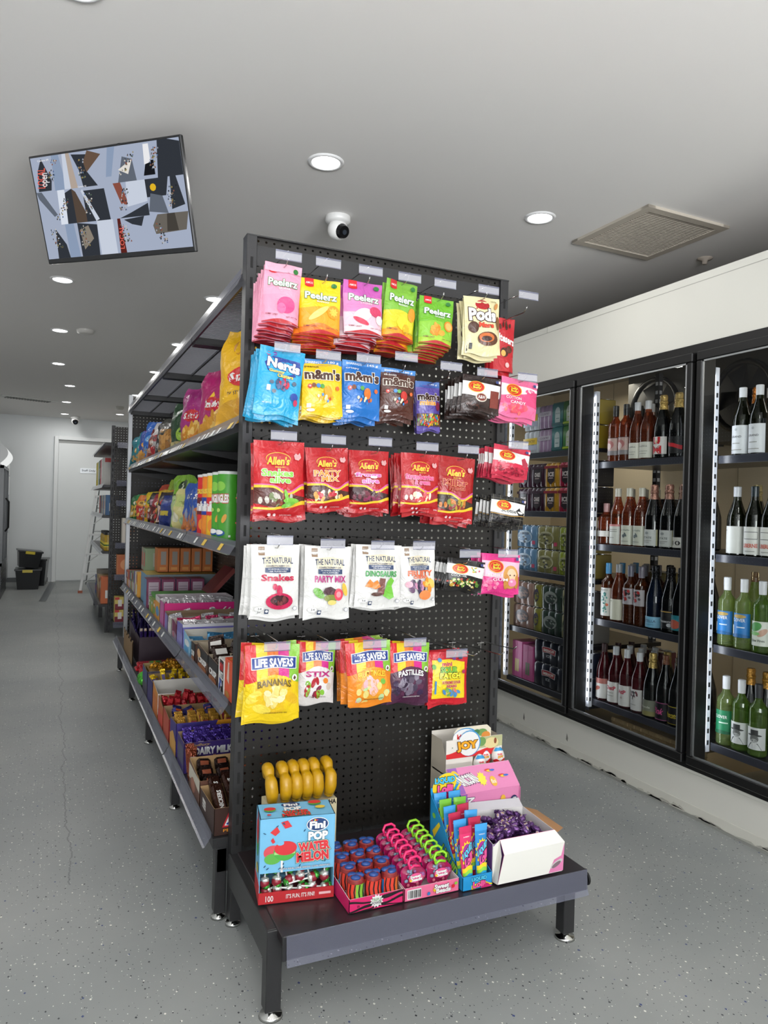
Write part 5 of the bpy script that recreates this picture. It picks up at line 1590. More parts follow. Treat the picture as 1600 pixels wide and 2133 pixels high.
art(a, [('p', [(0.1, 0.6), (0.3, 0.85), (0.34, 0.8), (0.16, 0.5)], '#f2d22a'), ('t', 'LIQUID', 0.62, 0.32, 0.5, 0.2, '#8ad04a', {'bold': 0.05, 'out': [(BK, 0.1)], 'rot': -0.5}), ('e', 0.15, 0.9, 0.05, 0.05, '#8ad04a')], plane((-0.0002, 0.2, 0), (0, -0.2, 0), (0, 0, 0.16)))
a.build('card_tray', r)
a = MB()
a.box((0, 0.196, 0), (0.096, 0.2, 0.215), o_)
stp = [('r', 0.38, 0, 0.52, 0.9, '#f2d22a'), ('r', 0.52, 0, 0.66, 0.9, '#d8256c'), ('r', 0.66, 0, 0.82, 0.9, '#8ad04a'), ('b', [0.2, 0.5, 0.8], [0.5, 0.8, 1.0], '#f2d22a', 0.7, 1.0), ('t', 'SOUR SQUEEZE CANDY', 0.5, 0.35, 0.75, 0.06, '#f2ef4a')]
art(a, stp, plane((0, 0.196, 0.13), (0.096, 0, 0), (0, 0, 0.085)))
S = plane((0.006, 0.1945, 0.185), (0.08, 0, 0), (0.008, 0, 0.072))
n = 28
for yy, m_ in ((0.1955, M('#f2d22a')), (0.198, o_)):
    vs = [(0.046, yy, 0.22)] + [(0.046 + 0.041 * cos(2 * pi * i / n), yy, 0.22 + 0.034 * sin(2 * pi * i / n) + 0.008 * cos(2 * pi * i / n)) for i in range(n)]
    a.add(vs, [(0, 1 + i, 1 + (i + 1) % n) for i in range(n)], m_)
art(a, [('t', 'LIQUID', 0.5, 0.68, 0.84, 0.26, '#4fc3e8', {'bold': 0.06, 'out': [(BK, 0.12)]}), ('t', 'Lolli', 0.52, 0.32, 0.62, 0.3, '#ef5a9c', {'bold': 0.06, 'out': [(BK, 0.12)]})], plane((0.006, 0.1948, 0.186), (0.08, 0, 0), (0, 0.0, 0.07)))
a.build('header_card', r)


def squeeze_mesh(c, top):
    mb = MB()
    nu, nv, w, h = 10, 14, 0.042, 0.15
    def S(u, v, hh):
        th = 0.011 * (1 - v) ** 0.55 + 0.0008
        x = (u - 0.5) * w * (0.72 + 0.28 * v)
        return Vector((x, -th * sqrt(max(0, 1 - (2 * u - 1) ** 2)) - hh, 0.012 + v * h))
    vs = [S(i / nu, j / nv, 0) for j in range(nv + 1) for i in range(nu + 1)]
    fs = [(j * (nu + 1) + i, j * (nu + 1) + i + 1, (j + 1) * (nu + 1) + i + 1, (j + 1) * (nu + 1) + i) for j in range(nv) for i in range(nu)]
    mb.add(vs, fs, M(c, 'plastic'), True)
    mb.add([(p.x, -p.y + 0.0005, p.z) for p in vs], [f[::-1] for f in fs], M(c, 'plastic'), True)
    mb.cyl((0, 0, 0), (0, 0, 0.014), 0.012, M(c, 'plastic'), 14)
    art(mb, [('r', 0, 0.88, 1, 1, top), ('t', 'RASPBERRY', 0.5, 0.82, 0.5, 0.02, WH), ('s', 0.5, 0.5, 0.55, 0.26, 14, 0.8, '#f2d22a'), ('e', 0.5, 0.5, 0.42, 0.2, '#a2308a'), ('t', 'LIQUID', 0.5, 0.56, 0.85, 0.13, '#62cdee', {'bold': 0.05, 'rot': 0.25, 'out': [(BK, 0.12)]}), ('t', 'Lolli', 0.55, 0.42, 0.7, 0.15, '#ef5a9c', {'bold': 0.05, 'rot': 0.2, 'out': [(BK, 0.12)]}),
             ('b', [0.18, 0.25, 0.22], [0.26, 0.32, 0.3], '#f2d22a'), ('b', [0.12, 0.18, 0.16], [0.18, 0.25, 0.22], '#8ad04a'), ('b', [0.05, 0.1, 0.1], [0.12, 0.18, 0.16], '#2a9ad0')], S, 'plastic')
    return mb.mesh('squeeze_tube')


SQ = {'pink': squeeze_mesh('#d8336a', '#c82a5c'), 'blue': squeeze_mesh('#2a86c8', '#3f9ad8'), 'green': squeeze_mesh('#74b83a', '#74b83a'), 'red': squeeze_mesh('#b8284a', '#b8284a')}
seq = [('pink', 'blue'), ('blue', 'red'), ('red', 'blue'), ('blue', 'red'), ('green', 'green'), ('blue', 'blue')]
for k, pr in enumerate(seq):
    for c in range(2):
        o = bpy.data.objects.new('squeeze_tube', SQ[pr[c]]); COL.objects.link(o)
        o.location = (QX + 0.026 + c * 0.045, QY + 0.02 + k * 0.03, BZ + 0.002 + 0.008 * k); o.rotation_euler = (-0.08, rr.uniform(-0.04, 0.04), rr.uniform(-0.1, 0.1))
        tag(o, '%s squeeze candy tube, %s row, %s side of the blue display' % (pr[c], ['front', 'second', 'third', 'fourth', 'fifth', 'back'][k], ('left', 'right')[c]), 'candy tube', 'squeeze candy tubes')

# ---- open carton of purple wrapped sweets
SX, SY = 0.642, -0.442
r = thing('sweets_carton', 'open white lined carton full of purple wrapped sweets, flap folded forward', 'box', (SX, SY, BZ), (0, 0, 0.0))
a = MB()
WI = M('#e6e3e2')
wall(a, (0, 0), (0.225, 0), 0.106, 0.106, 0, M('#7a4a94'), WI)
wall(a, (0.225, 0), (0.235, 0.19), 0.106, 0.11, 0, M('#dd7fae'), WI)
wall(a, (0.235, 0.19), (0.02, 0.19), 0.11, 0.12, 0, WI, WI)
wall(a, (0.02, 0.19), (0, 0), 0.12, 0.106, 0, M('#7a4a94'), WI)
a.quad((0, 0, 0.002), (0.225, 0, 0.002), (0.235, 0.19, 0.002), (0.02, 0.19, 0.002), WI)
a.build('carton_body', r)
a = MB()
FW = M('#efeee6')
# folded front flap with notched handle
th = 0.002
up = [(0.02, -0.006, 0.118), (0.21, -0.006, 0.118), (0.232, -0.026, 0.088), (0.022, -0.026, 0.084)]
lo = [(0.022, -0.026, 0.084), (0.232, -0.026, 0.088), (0.222, -0.03, 0.006), (0.0, -0.03, 0.006)]
for q in (up, lo):
    a.add(q, [(0, 3, 2, 1)], FW)
    a.add([(x, y + th, z) for x, y, z in q], [(0, 1, 2, 3)], M('#dd7fae'))
art(a, [('p', [(0.76, 0.02), (0.84, 0.45), (0.95, 0.55), (0.995, 0.98), (0.985, 0.02)], '#dd7fae'), ('e', 0.88, 0.3, 0.055, 0.16, '#c9c6c4', -0.5), ('e', 0.875, 0.27, 0.045, 0.12, '#7d6a72', -0.5)], plane((0.0, -0.03, 0.006), (0.228, 0.0, 0), (0.004, 0.004, 0.082)))
a.add([(0.0, -0.002, 0.1), (0.02, -0.004, 0.118), (0.012, -0.028, 0.084), (-0.001, -0.03, 0.006), (-0.001, -0.002, 0.002)], [(0, 1, 2, 3, 4)], FW)
a.build('front_flap', r)
a = MB()
a.add([(0.02, 0.19, 0.12), (0.235, 0.19, 0.11), (0.225, 0.2, 0.135), (0.035, 0.2, 0.145)], [(0, 1, 2, 3)], M('#c9c5ca'))
a.add([(0.235, 0.185, 0.11), (0.225, 0.0, 0.106), (0.27, 0.03, 0.1), (0.275, 0.17, 0.1)], [(0, 1, 2, 3)], M('#b98a5e'))
a.build('side_flaps', r)


def twist_sweet(c1, c2):
    mb = MB()
    m1, m2 = M(c1, 'foil'), M(c2, 'foil')
    mb.ball((0, 0, 0), (0.016, 0.011, 0.009), m1, 12, 8, lambda p: Vector((p.x, p.y * (1 + 0.15 * sin(12 * p.x)), p.z * (1 + 0.2 * cos(10 * p.x)))))
    for s in (-1, 1):
        n = 8
        vs = [(s * 0.012, 0, 0)] + [(s * (0.023 + 0.002 * (i % 2)), -0.007 + 0.014 * i / (n - 1), 0.003 * sin(i * 2.2)) for i in range(n)]
        mb.add(vs, [(0, 1 + i, 2 + i) for i in range(n - 1)], m1, False)
    art(mb, [('e', 0.5, 0.5, 0.45, 0.4, c2), ('r', 0.25, 0.4, 0.75, 0.6, '#d9b24a')], lambda u, v, h: Vector(((u - 0.5) * 0.016, (v - 0.5) * 0.012, 0.0098 - 0.003 * (2 * u - 1) ** 2 - 0.003 * (2 * v - 1) ** 2 + h)), 'ink')
    return mb.mesh('wrapped_sweet')


TS = [twist_sweet('#6b4680', '#a090aa'), twist_sweet('#55336a', '#c4b6cc')]
for i in range(64):
    x, y = rr.uniform(0.03, 0.2), rr.uniform(0.03, 0.165)
    lay = i // 32
    o = bpy.data.objects.new('wrapped_sweet', TS[i % 2]); COL.objects.link(o)
    o.location = (SX + x, SY + y, BZ + 0.082 + lay * 0.011 + 0.018 * (1 - ((x - 0.115) / 0.1) ** 2)); o.rotation_euler = (rr.uniform(-0.7, 0.7), rr.uniform(-0.7, 0.7), rr.uniform(0, 6.28))
    tag(o, 'small purple foil wrapped sweet in the pile inside the white carton', 'sweet', 'purple wrapped sweets in the carton')
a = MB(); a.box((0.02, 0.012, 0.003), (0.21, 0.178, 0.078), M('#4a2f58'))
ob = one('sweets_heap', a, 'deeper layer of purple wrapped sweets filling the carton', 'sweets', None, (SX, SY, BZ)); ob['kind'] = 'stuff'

# ---- pink printed carton behind it
r = thing('gumball_carton', 'tall pink and violet printed carton with coloured gumballs, behind the sweets', 'box', (0.643, -0.235, BZ), (0, 0, 0.02))
a = MB()
a.box((0, 0, 0), (0.236, 0.06, 0.17), M('#e087b4'), 0.001)
a.add([(0, 0, 0.17), (0.236, 0, 0.17), (0.225, 0.05, 0.235), (-0.012, 0.05, 0.235)], [(0, 1, 2, 3)], M('#e087b4'))
a.add([(0, 0.002, 0.17), (0.236, 0.002, 0.17), (0.225, 0.052, 0.235), (-0.012, 0.052, 0.235)], [(3, 2, 1, 0)], WI)
def ball3(u, v, s=0.06): return [('e', u - s * 0.5, v + s * 0.6, s, s * 0.9, '#d83a3a'), ('e', u, v - s * 0.2, s, s * 0.9, '#f2c62a'), ('e', u + s * 0.8, v, s * 0.9, s * 0.8, '#3a6ac0')]
Sp = lambda u, v, h: (Vector((0.236 * u, -h, 0.17 * v * 1.0)) if v < 1 else Vector((0.236 * u - 0.012 * (v - 1), 0.05 * (v - 1) / 0.4 - h, 0.17 + 0.065 * (v - 1) / 0.4)))
art(a, [('b', [0, 0, 0], [0.99, 0.99, 0.99], '#9a5fb4', 0.0, 0.16), ('e', 0.2, 0.6, 0.1, 0.25, '#a770bd'), ('t', 'UNICORN', 0.19, 0.55, 0.72, 0.1, WH, {'rot': 1.5, 'bold': 0.05, 'out': [('#3a1c4a', 0.1)]}), ('t', 'BALLS', 0.33, 0.5, 0.5, 0.1, '#f5b4d0', {'rot': 1.5, 'bold': 0.05, 'out': [('#3a1c4a', 0.1)]}), ('s', 0.45, 0.3, 0.07, 0.12, 10, 0.7, '#f2e24a')] + ball3(0.6, 0.55) + ball3(0.78, 0.35) + [('p', [(0.68, 0.3), (0.85, 0.25), (0.8, 0.5)], WH), ('e', 0.9, 0.7, 0.07, 0.14, '#27285c'), ('t', 'Fini', 0.9, 0.7, 0.2, 0.06, WH, {'rot': 1.5}), ('e', 0.72, 0.8, 0.04, 0.08, '#e9b43a'), ('r', 0.985, 0.02, 1, 0.98, '#c86a9a')], plane((0, 0, 0), (0.236, 0, 0), (0, 0, 0.17)))
tp = plane((0, 0, 0.17), (0.236, 0, 0), (-0.01, 0.05, 0.065))
art(a, [('b', [0, 0, 0], [1, 1, 1], '#9a5fb4', 0.0, 0.14), ('e', 0.08, 0.6, 0.07, 0.3, '#f2c62a'), ('e', 0.08, 0.6, 0.05, 0.2, '#5ab0e0'), ('t', 'UNICORN', 0.24, 0.5, 0.3, 0.36, WH, {'bold': 0.05, 'rot': 0.3, 'out': [('#3a1c4a', 0.1)]}), ('s', 0.46, 0.45, 0.07, 0.3, 10, 0.7, '#f2e24a'), ('e', 0.62, 0.3, 0.05, 0.2, '#e9b43a'), ('t', 'fini', 0.62, 0.3, 0.07, 0.16, WH)] + ball3(0.62, 0.72, 0.05) + ball3(0.8, 0.45, 0.05), tp)
a.build('carton', r)

# ---- egg display
r = thing('egg_display', 'white and red card display of chocolate eggs at the back right of the shelf', 'display box', (0.66, -0.13, BZ))
a = MB()
CB = M('#efe9df')
for x in (0, 0.213):
    a.add([(x, 0, 0), (x, 0.1, 0), (x, 0.1, 0.3), (x, 0.03, 0.3), (x, 0.0, 0.25)], [(0, 1, 2, 3, 4)], M('#d8cdb9'))
a.quad((0, 0.1, 0), (0.213, 0.1, 0), (0.213, 0.1, 0.31), (0, 0.1, 0.31), CB)
a.box((0, 0, 0), (0.213, 0.002, 0.13), CB)
a.box((0, 0.0, 0.0), (0.213, 0.1, 0.002), CB)
a.box((0.0, 0.002, 0.19), (0.1, 0.09, 0.195), M('#cfc2ad'))
a.box((0.1, 0.002, 0.0), (0.103, 0.09, 0.245), M('#d8cdb9'))
a.box((0.103, 0.01, 0.185), (0.213, 0.09, 0.188), M('#d8cdb9'))
a.box((0.0, 0.0, 0.13), (0.1, 0.002, 0.245), CB)
a.build('card_stand', r)
a = MB()
a.box((0, -0.001, 0.245), (0.213, 0.003, 0.305), CB)
n = 10
vs = [(0.03, 0.002, 0.3), (0.17, 0.002, 0.3), (0.17, 0.002, 0.33), (0.155, 0.002, 0.343), (0.045, 0.002, 0.343), (0.03, 0.002, 0.33)]
a.add(vs, [tuple(range(6))], M('#e8dfc8')); a.add([(x, y + 0.002, z) for x, y, z in vs], [tuple(range(6))[::-1]], CB)
PA = plane((0, -0.001, 0.245), (0.213, 0, 0), (0, 0, 0.06))
art(a, [('b', [0, 0, 0, 0, 0], [0.25, 0.4, 0.22, 0.38, 0.25], '#d8262a'), ('r', 0.5, 0.4, 1.0, 1.0, '#b8b98a'), ('e', 0.8, 0.62, 0.13, 0.3, '#e6d49a'), ('e', 0.62, 0.75, 0.08, 0.25, '#6f9a55'), ('e', 0.87, 0.72, 0.025, 0.16, '#8a4a2a'), ('e', 0.4, 0.75, 0.2, 0.7, '#4a9ad0'), ('e', 0.39, 0.73, 0.19, 0.66, WH), ('t', 'JOY', 0.36, 0.6, 0.34, 0.5, '#f0a81e', {'bold': 0.06, 'rot': 0.05, 'out': [('#5a3a1c', 0.12)]}), ('e', 0.1, 0.6, 0.008, 0.03, '#2a6a3a')], PA)
art(a, [('e', 0.3, 0.2, 0.34, 0.8, '#4a9ad0'), ('e', 0.28, 0.18, 0.32, 0.74, WH), ('t', 'kinder', 0.28, 0.3, 0.4, 0.4, '#d8262a', {'bold': 0.05}), ('e', 0.75, 0.5, 0.14, 0.3, '#6f9a55'), ('e', 0.85, 0.25, 0.12, 0.3, '#d8893a'), ('e', 0.6, 0.6, 0.08, 0.2, '#3f7a4a')], plane((0.03, 0.0018, 0.3), (0.14, 0, 0), (0, 0, 0.04)))
a.build('header_card', r)
a = MB()
def eggf(p): return Vector((p.x * (1 - 0.12 * p.z), p.y * (1 - 0.12 * p.z), p.z))
a.ball((0, 0, 0), (0.022, 0.02, 0.031), M('#ece9e4', 'plastic'), 18, 12, eggf)
def ES(u, v, h):
    z = (v - 0.5) * 1.9; rr_ = sqrt(max(0, 1 - z * z)) * (1 - 0.12 * z)
    t = -pi / 2 + (u - 0.5) * 2.4
    return Vector(((0.022 + h) * rr_ * cos(t), (0.02 + h) * rr_ * sin(t), 0.031 * z))
art(a, [('b', [0.02, 0.02, 0.02, 0.02, 0.02], [0.34, 0.42, 0.3, 0.42, 0.34], '#d8262a'), ('b', [0.8, 0.84, 0.8], [0.98, 0.98, 0.98], '#3a96cc'), ('t', 'kinder', 0.5, 0.68, 0.34, 0.09, '#d8262a', {'bold': 0.04}), ('t', 'JOY', 0.52, 0.53, 0.34, 0.13, '#f0a81e', {'bold': 0.06, 'out': [('#5a3a1c', 0.1)]})], ES, 'plastic')
em = a.mesh('chocolate_egg')
for (x, z, y), lab in (((0.782, 0.222, -0.14), 'white and red chocolate egg at left in the egg display'), ((0.812, 0.236, -0.118), 'white and red chocolate egg standing behind the left one'), ((0.852, 0.24, -0.14), 'white and red chocolate egg at the right end of the display')):
    o = bpy.data.objects.new('chocolate_egg', em); COL.objects.link(o); o.location = (x, y, BZ + z); o.rotation_euler = (0, -0.06, -0.15); tag(o, lab, 'chocolate egg', 'eggs in the card display')

# ================================================================== GOODS ON THE LEFT AISLE SHELVES
rg = random.Random(21)


def bar_mesh(c1, c2, w=0.034, h=0.15, t=0.018, word=None, wc=WH, end=None):
    mb = MB()
    mb.box((-w / 2, -t / 2, 0.012), (w / 2, t / 2, h - 0.012), M(c1, 'foil'), t * 0.3)
    for z0, z1 in ((0.0, 0.013), (h - 0.013, h)):
        mb.box((-w / 2 + 0.001, -0.0008, z0), (w / 2 - 0.001, 0.0008, z1), M(end or c1, 'foil'))
    it = [('r', 0.02, 0.22, 0.98, 0.78, c2)]
    if word:
        it.append(('t', word, 0.5, 0.5, 0.62, 0.45, wc, {'rot': 1.5708, 'bold': 0.04}))
    S = plane((-w / 2 + t * 0.3, -t / 2, 0.012 + t * .3), (w - t * 0.6, 0, 0), (0, 0, h - 0.024 - t * .6))
    art(mb, it[:1], S, 'ink')
    if word:  # lettering runs up the bar
        S2 = plane((w * 0.28, -t / 2 - 0.0008, h * 0.2), (0, 0, h * 0.6), (-w * 0.56, 0, 0))
        S2 = plane((w * 0.28, -t / 2 - 0.0008, h * 0.22), (0, 0.0, h * 0.56), (-w * 0.56, 0, 0))
        art(mb, [('t', word, 0.5, 0.5, 0.9, 0.6, wc, {'bold': 0.04})], S2, 'ink')
    return mb.mesh('chocolate_bar')


def put(me, name, lab, cat, grp, loc, rot):
    o = bpy.data.objects.new(name, me); COL.objects.link(o)
    o.location = loc; o.rotation_euler = rot
    return tag(o, lab, cat, grp)


def goods_tray(lab, y0, y1, z, w, hf, hb, out, inn, near=None, left=None, x0=-0.04, cat='display box', name='display_tray', hs=None):
    mb = tray(w, y1 - y0, hf, hb, out, inn, near, left, hs)
    return one(name, mb, lab, cat, None, (x0, y0, z))


def fill(me, n, rows, lab, grp, x0, w, y0, dy, z, tilt, name='chocolate_bar', cat='chocolate bar', jit=0.06, dz=0.004):
    for r_ in range(rows):
        for i in range(n):
            put(me, name, lab, cat, grp, (x0 + 0.012 + (i + 0.5) * (w - 0.024) / n, y0 + r_ * dy, z + dz * r_ + rg.uniform(0, 0.004)), (tilt + rg.uniform(-jit, jit), rg.uniform(-jit, jit), rg.uniform(-jit, jit) * 0.7))


SB = 0.257
# --- base shelf, near to far
goods_tray('dark brown peanut bar carton at the near end of the base shelf', 0.07, 0.3, SB, 0.36, 0.085, 0.075, '#3b2219', '#b59468',
           [('p', [(0.07, 0.28), (0.13, 0.86), (0.9, 0.86), (0.84, 0.28)], '#c8202c'), ('p', [(0.09, 0.34), (0.14, 0.8), (0.88, 0.8), (0.82, 0.34)], WH), ('t', 'SNICKERS', 0.49, 0.57, 0.66, 0.38, '#1d3a8f', {'bold': 0.04, 'shear': 0.3}), ('t', 'PEANUTS', 0.2, 0.17, 0.24, 0.1, '#e89a2a'), ('r', 0.45, 0.9, 0.98, 0.99, WH)],
           [('r', 0.2, 0.35, 0.42, 0.8, '#e8e4de'), ('r', 0.22, 0.45, 0.4, 0.5, '#555555'), ('r', 0.22, 0.6, 0.4, 0.64, '#555555')], hs=(0.085, 0.07))
B1 = bar_mesh('#3c2118', '#4a2a1e', 0.04, 0.17, 0.024, 'SNICKERS', WH)
fill(B1, 6, 2, 'dark brown peanut bar lying in the nearest brown carton', 'peanut bars in the dark brown carton', -0.04, 0.36, 0.1, 0.06, SB + 0.02, -1.15, dz=0.012)
goods_tray('tan open carton of small black packs of truffle bars, second carton from the near end', 0.315, 0.52, SB, 0.36, 0.085, 0.1, '#6a4636', '#c09c6c', None, [('b', [0.4, 0.6, 0.5], [1, 1, 1], '#cfc9b8'), ('e', 0.4, 0.35, 0.2, 0.3, '#a8705a')])
B2 = bar_mesh('#2a1c1a', '#9a5238', 0.05, 0.075, 0.03)
fill(B2, 5, 3, 'small black and copper chocolate pack in the tan carton', 'black and copper packs in the tan carton', -0.04, 0.36, 0.345, 0.065, SB + 0.03, -0.95, dz=0.008, jit=0.12)
B3 = bar_mesh('#7c3a22', '#d8cdc8', 0.034, 0.12, 0.02)
fill(B3, 1, 2, 'small brown and white striped bar beside the purple milk chocolate carton', 'striped bars in the gap', -0.05, 0.06, 0.56, 0.018, SB + 0.0, -0.3)
goods_tray('purple milk chocolate carton with white lettering on the base shelf', 0.64, 0.8, SB, 0.37, 0.115, 0.115, '#38226e', '#a98d6d',
           [('t', 'Cadbury', 0.16, 0.9, 0.2, 0.11, '#c9a860', {'shear': 0.3}), ('t', 'DAIRY MILK', 0.3, 0.7, 0.38, 0.22, WH, {'bold': 0.05}), ('t', 'Caramello', 0.22, 0.48, 0.28, 0.15, '#c98a3a'), ('e', 0.74, 0.6, 0.025, 0.1, WH), ('e', 0.79, 0.52, 0.02, 0.07, WH), ('e', 0.88, 0.68, 0.03, 0.1, '#d8c890'), ('b', [0, 0, 0], [0.05, 0.12, 0.25], '#8a4a1a', 0.5, 1.0)], [('r', 0.1, 0.2, 0.9, 0.8, '#50506a')])
B4 = bar_mesh('#3f2a80', '#c9bfd8', 0.036, 0.1, 0.024)
B4b = bar_mesh('#4a3590', '#d8a83a', 0.036, 0.1, 0.024)
fill(B4, 9, 1, 'purple and silver chocolate bar in the front row of the purple carton', 'bars in the purple milk chocolate carton', -0.04, 0.37, 0.665, 0.03, SB + 0.035, -0.6)
fill(B4b, 9, 2, 'purple and gold chocolate bar in the rear rows of the purple carton', 'bars in the rear of the purple carton', -0.04, 0.37, 0.7, 0.035, SB + 0.035, -0.5, dz=0.01)
goods_tray('purple and orange honeycomb bar carton behind the milk chocolate carton', 0.84, 1.0, SB, 0.4, 0.135, 0.12, '#3a2c80', '#a9906c',
           [('p', [(0.32, 0.0), (0.4, 0.35), (0.36, 0.6), (0.42, 1.0), (1.0, 1.0), (1.0, 0.7), (0.9, 0.5), (0.94, 0)], '#e39a1c'), ('t', 'Cadbury', 0.22, 0.68, 0.2, 0.1, '#e0c068', {'shear': 0.3}), ('t', 'crunchie', 0.5, 0.6, 0.5, 0.34, '#c8202c', {'bold': 0.06, 'out': [(WH, 0.08)]})], [('b', [0, 0, 0], [0.5, 0.7, 0.5], '#d8a24a')])
B5 = bar_mesh('#c9963a', '#a8324a', 0.036, 0.12, 0.022, None)
fill(B5, 8, 2, 'gold and red honeycomb bar leaning in the purple and orange carton', 'honeycomb bars in their carton', -0.04, 0.4, 0.86, 0.06, SB + 0.05, -0.85, dz=0.008)
goods_tray('low tan carton of assorted bars behind the honeycomb bar carton', 1.03, 1.2, SB, 0.38, 0.1, 0.115, '#b4302e', '#a98b62', None, [('r', 0, 0, 1, 1, '#c04a30')])
fill(bar_mesh('#3d3a7c', '#cf5a2a', 0.045, 0.06, 0.03), 5, 2, 'small purple and orange pack in the low tan carton', 'packs in the low tan carton', -0.04, 0.38, 1.08, 0.05, SB + 0.07, -1.0, jit=0.4)
goods_tray('tan carton of shiny red wrapped bars on the base shelf', 1.22, 1.38, SB, 0.37, 0.1, 0.12, '#c8632a', '#a98b62', None, [('r', 0, 0, 1, 0.6, '#d8452e')])
fill(bar_mesh('#a8202a', '#c8343a', 0.03, 0.07, 0.02), 9, 2, 'shiny red wrapped bar in the tan carton', 'red wrapped bars in the tan carton', -0.04, 0.37, 1.27, 0.05, SB + 0.08, -0.9, jit=0.35)
goods_tray('carton with a white back flap and orange burst, on the base shelf', 1.4, 1.58, SB, 0.36, 0.12, 0.145, '#e0902c', '#dcd8d0', [('r', 0, 0.2, 1, 1, '#e9e6e0'), ('s', 0.7, 0.45, 0.14, 0.4, 9, 0.5, '#e8a24a')], [('r', 0, 0, 1, 0.8, '#d8782a')])
goods_tray('purple and yellow flake bar carton on the base shelf', 1.6, 1.8, SB, 0.36, 0.13, 0.13, '#33246e', '#a98f66', [('p', [(0.38, 0.5), (0.45, 1), (1, 1), (1, 0.2)], '#e8a81e')], [('r', 0, 0, 1, 0.9, '#33246e')])
fill(bar_mesh('#d8b41e', '#4a3a8a', 0.028, 0.1, 0.02), 8, 2, 'yellow and purple thin bar in the purple and yellow carton', 'thin bars in the purple and yellow carton', -0.04, 0.36, 1.65, 0.05, SB + 0.07, -0.8, jit=0.3)
goods_tray('tan carton heaped with gold foil sweets on the base shelf', 1.83, 2.03, SB, 0.36, 0.135, 0.14, '#4a4558', '#a4915f', None, [('r', 0, 0.5, 1, 1, '#3d4a80')])
GS = twist_sweet('#c08a1e', '#e0b83a')
for i in range(44):
    put(GS, 'gold_sweet', 'gold foil wrapped sweet heaped in the tan carton', 'sweet', 'gold foil sweets in the tan carton', (-0.02 + rg.random() * 0.32, 1.85 + rg.random() * 0.16, SB + 0.135 + rg.random() * 0.015), (rg.random() * 3, rg.random() * 3, rg.random() * 6))
a = MB(); a.box((0.0, 0.0, 0.003), (0.33, 0.17, 0.128), M('#8a6a2a')); ob = one('sweets_heap', a, 'lower layers of gold foil sweets in the tan carton', 'sweets', None, (-0.025, 1.845, SB)); ob['kind'] = 'stuff'
# long red packets in a loose pile
RP = MB(); RP.box((-0.17, -0.03, 0), (0.17, 0.03, 0.02), M('#c8202e', 'foil'), 0.007)
art(RP, [('e', 0.3, 0.5, 0.12, 0.35, '#4fa83a'), ('e', 0.65, 0.5, 0.13, 0.35, '#e8b0b0'), ('e', 0.65, 0.5, 0.1, 0.25, '#c23a4a')], plane((-0.16, -0.025, 0.02), (0.32, 0, 0), (0, 0.05, 0)), 'ink')
RPm = RP.mesh('red_packet')
for i in range(8):
    put(RPm, 'red_packet', 'long red foil packet in the loose pile on the base shelf', 'packet', 'long red packets in the pile', (0.13 + rg.uniform(-0.01, 0.02), 2.12 + 0.085 * (i % 4), SB + 0.03 + 0.024 * (i // 4)), (0.1, 0.0, rg.uniform(-0.08, 0.08)))
a = MB()
for k in range(3):
    a.ball((0.0, 0.0 + k * 0.03, 0.03 + 0.02 * (k % 2)), (0.04, 0.03, 0.03), M('#4fae3a', 'foil'), 10, 7)
one('green_packet', a, 'crumpled green foil packet at the shelf edge by the red packets', 'packet', None, (-0.02, 2.08, SB))
# tall purple sticks in corrugated carton
a = tray(0.34, 0.62, 0.18, 0.2, '#3a2a35', '#4a3a42')
one('stick_carton', a, 'large dark purple carton full of thin purple chocolate sticks', 'display box', None, (0.0, 2.62, SB))
a = MB(); pts = []
for i in range(28):
    pts.append(((-0.018 + 0.008 * (i % 2), 0.6 / 27 * i, 0.0), (-0.018 + 0.008 * (i % 2), 0.6 / 27 * i, 0.14 + 0.015 * sin(i))))
a.sheet(pts, 0, M('#7d664a', 'matte'))
one('corrugated_sheet', a, 'torn brown corrugated card along the front of the stick carton', 'cardboard', None, (-0.02, 2.64, SB))
PS = MB(); PS.box((-0.008, -0.006, 0), (0.008, 0.006, 0.1), M('#38276e', 'foil'), 0.002); PS.box((-0.008, -0.006, 0.1), (0.008, 0.006, 0.118), M('#e6d2c0', 'foil'), 0.002)
PSm = PS.mesh('chocolate_stick')
PD = MB(); PD.box((-0.008, -0.006, 0), (0.008, 0.006, 0.118), M('#2a1f52', 'foil'), 0.002); PDm = PD.mesh('chocolate_stick')
for i in range(9):
    put(PSm, 'chocolate_stick', 'purple chocolate stick with a pale end, front row of the dark carton', 'chocolate stick', 'pale tipped sticks in the dark carton', (0.015 + i * 0.024, 2.635, SB + 0.12), (0.15, rg.uniform(-0.05, 0.05), 0))
for i in range(72):
    put(PDm, 'chocolate_stick', 'thin dark purple chocolate stick standing in the dark carton', 'chocolate stick', 'dark sticks in the dark carton', (0.02 + (i % 9) * 0.036, 2.68 + (i // 9) * 0.07, SB + 0.13 + rg.uniform(0, 0.04)), (rg.uniform(-0.5, 0.2), rg.uniform(-0.3, 0.3), rg.random()))

# --- shelf at 0.66: cartons
SA = 0.662


def carton(lab, x0, y0, x1, y1, z, h, c, near=None, left=None, top=None, rot=None, name='carton', cat='box', grp=None):
    mb = MB()
    W, D = x1 - x0, y1 - y0
    mb.box((0, 0, 0), (W, D, h), M(c), 0.0008)
    if near:
        art(mb, near, plane((0, 0, 0), (W, 0, 0), (0, 0, h)))
    if left:
        art(mb, left, plane((0, D, 0), (0, -D, 0), (0, 0, h)))
    if top:
        art(mb, top, plane((0, 0, h), (W, 0, 0), (0, D, 0)))
    return one(name, mb, lab, cat, grp, (x0, y0, z), rot)


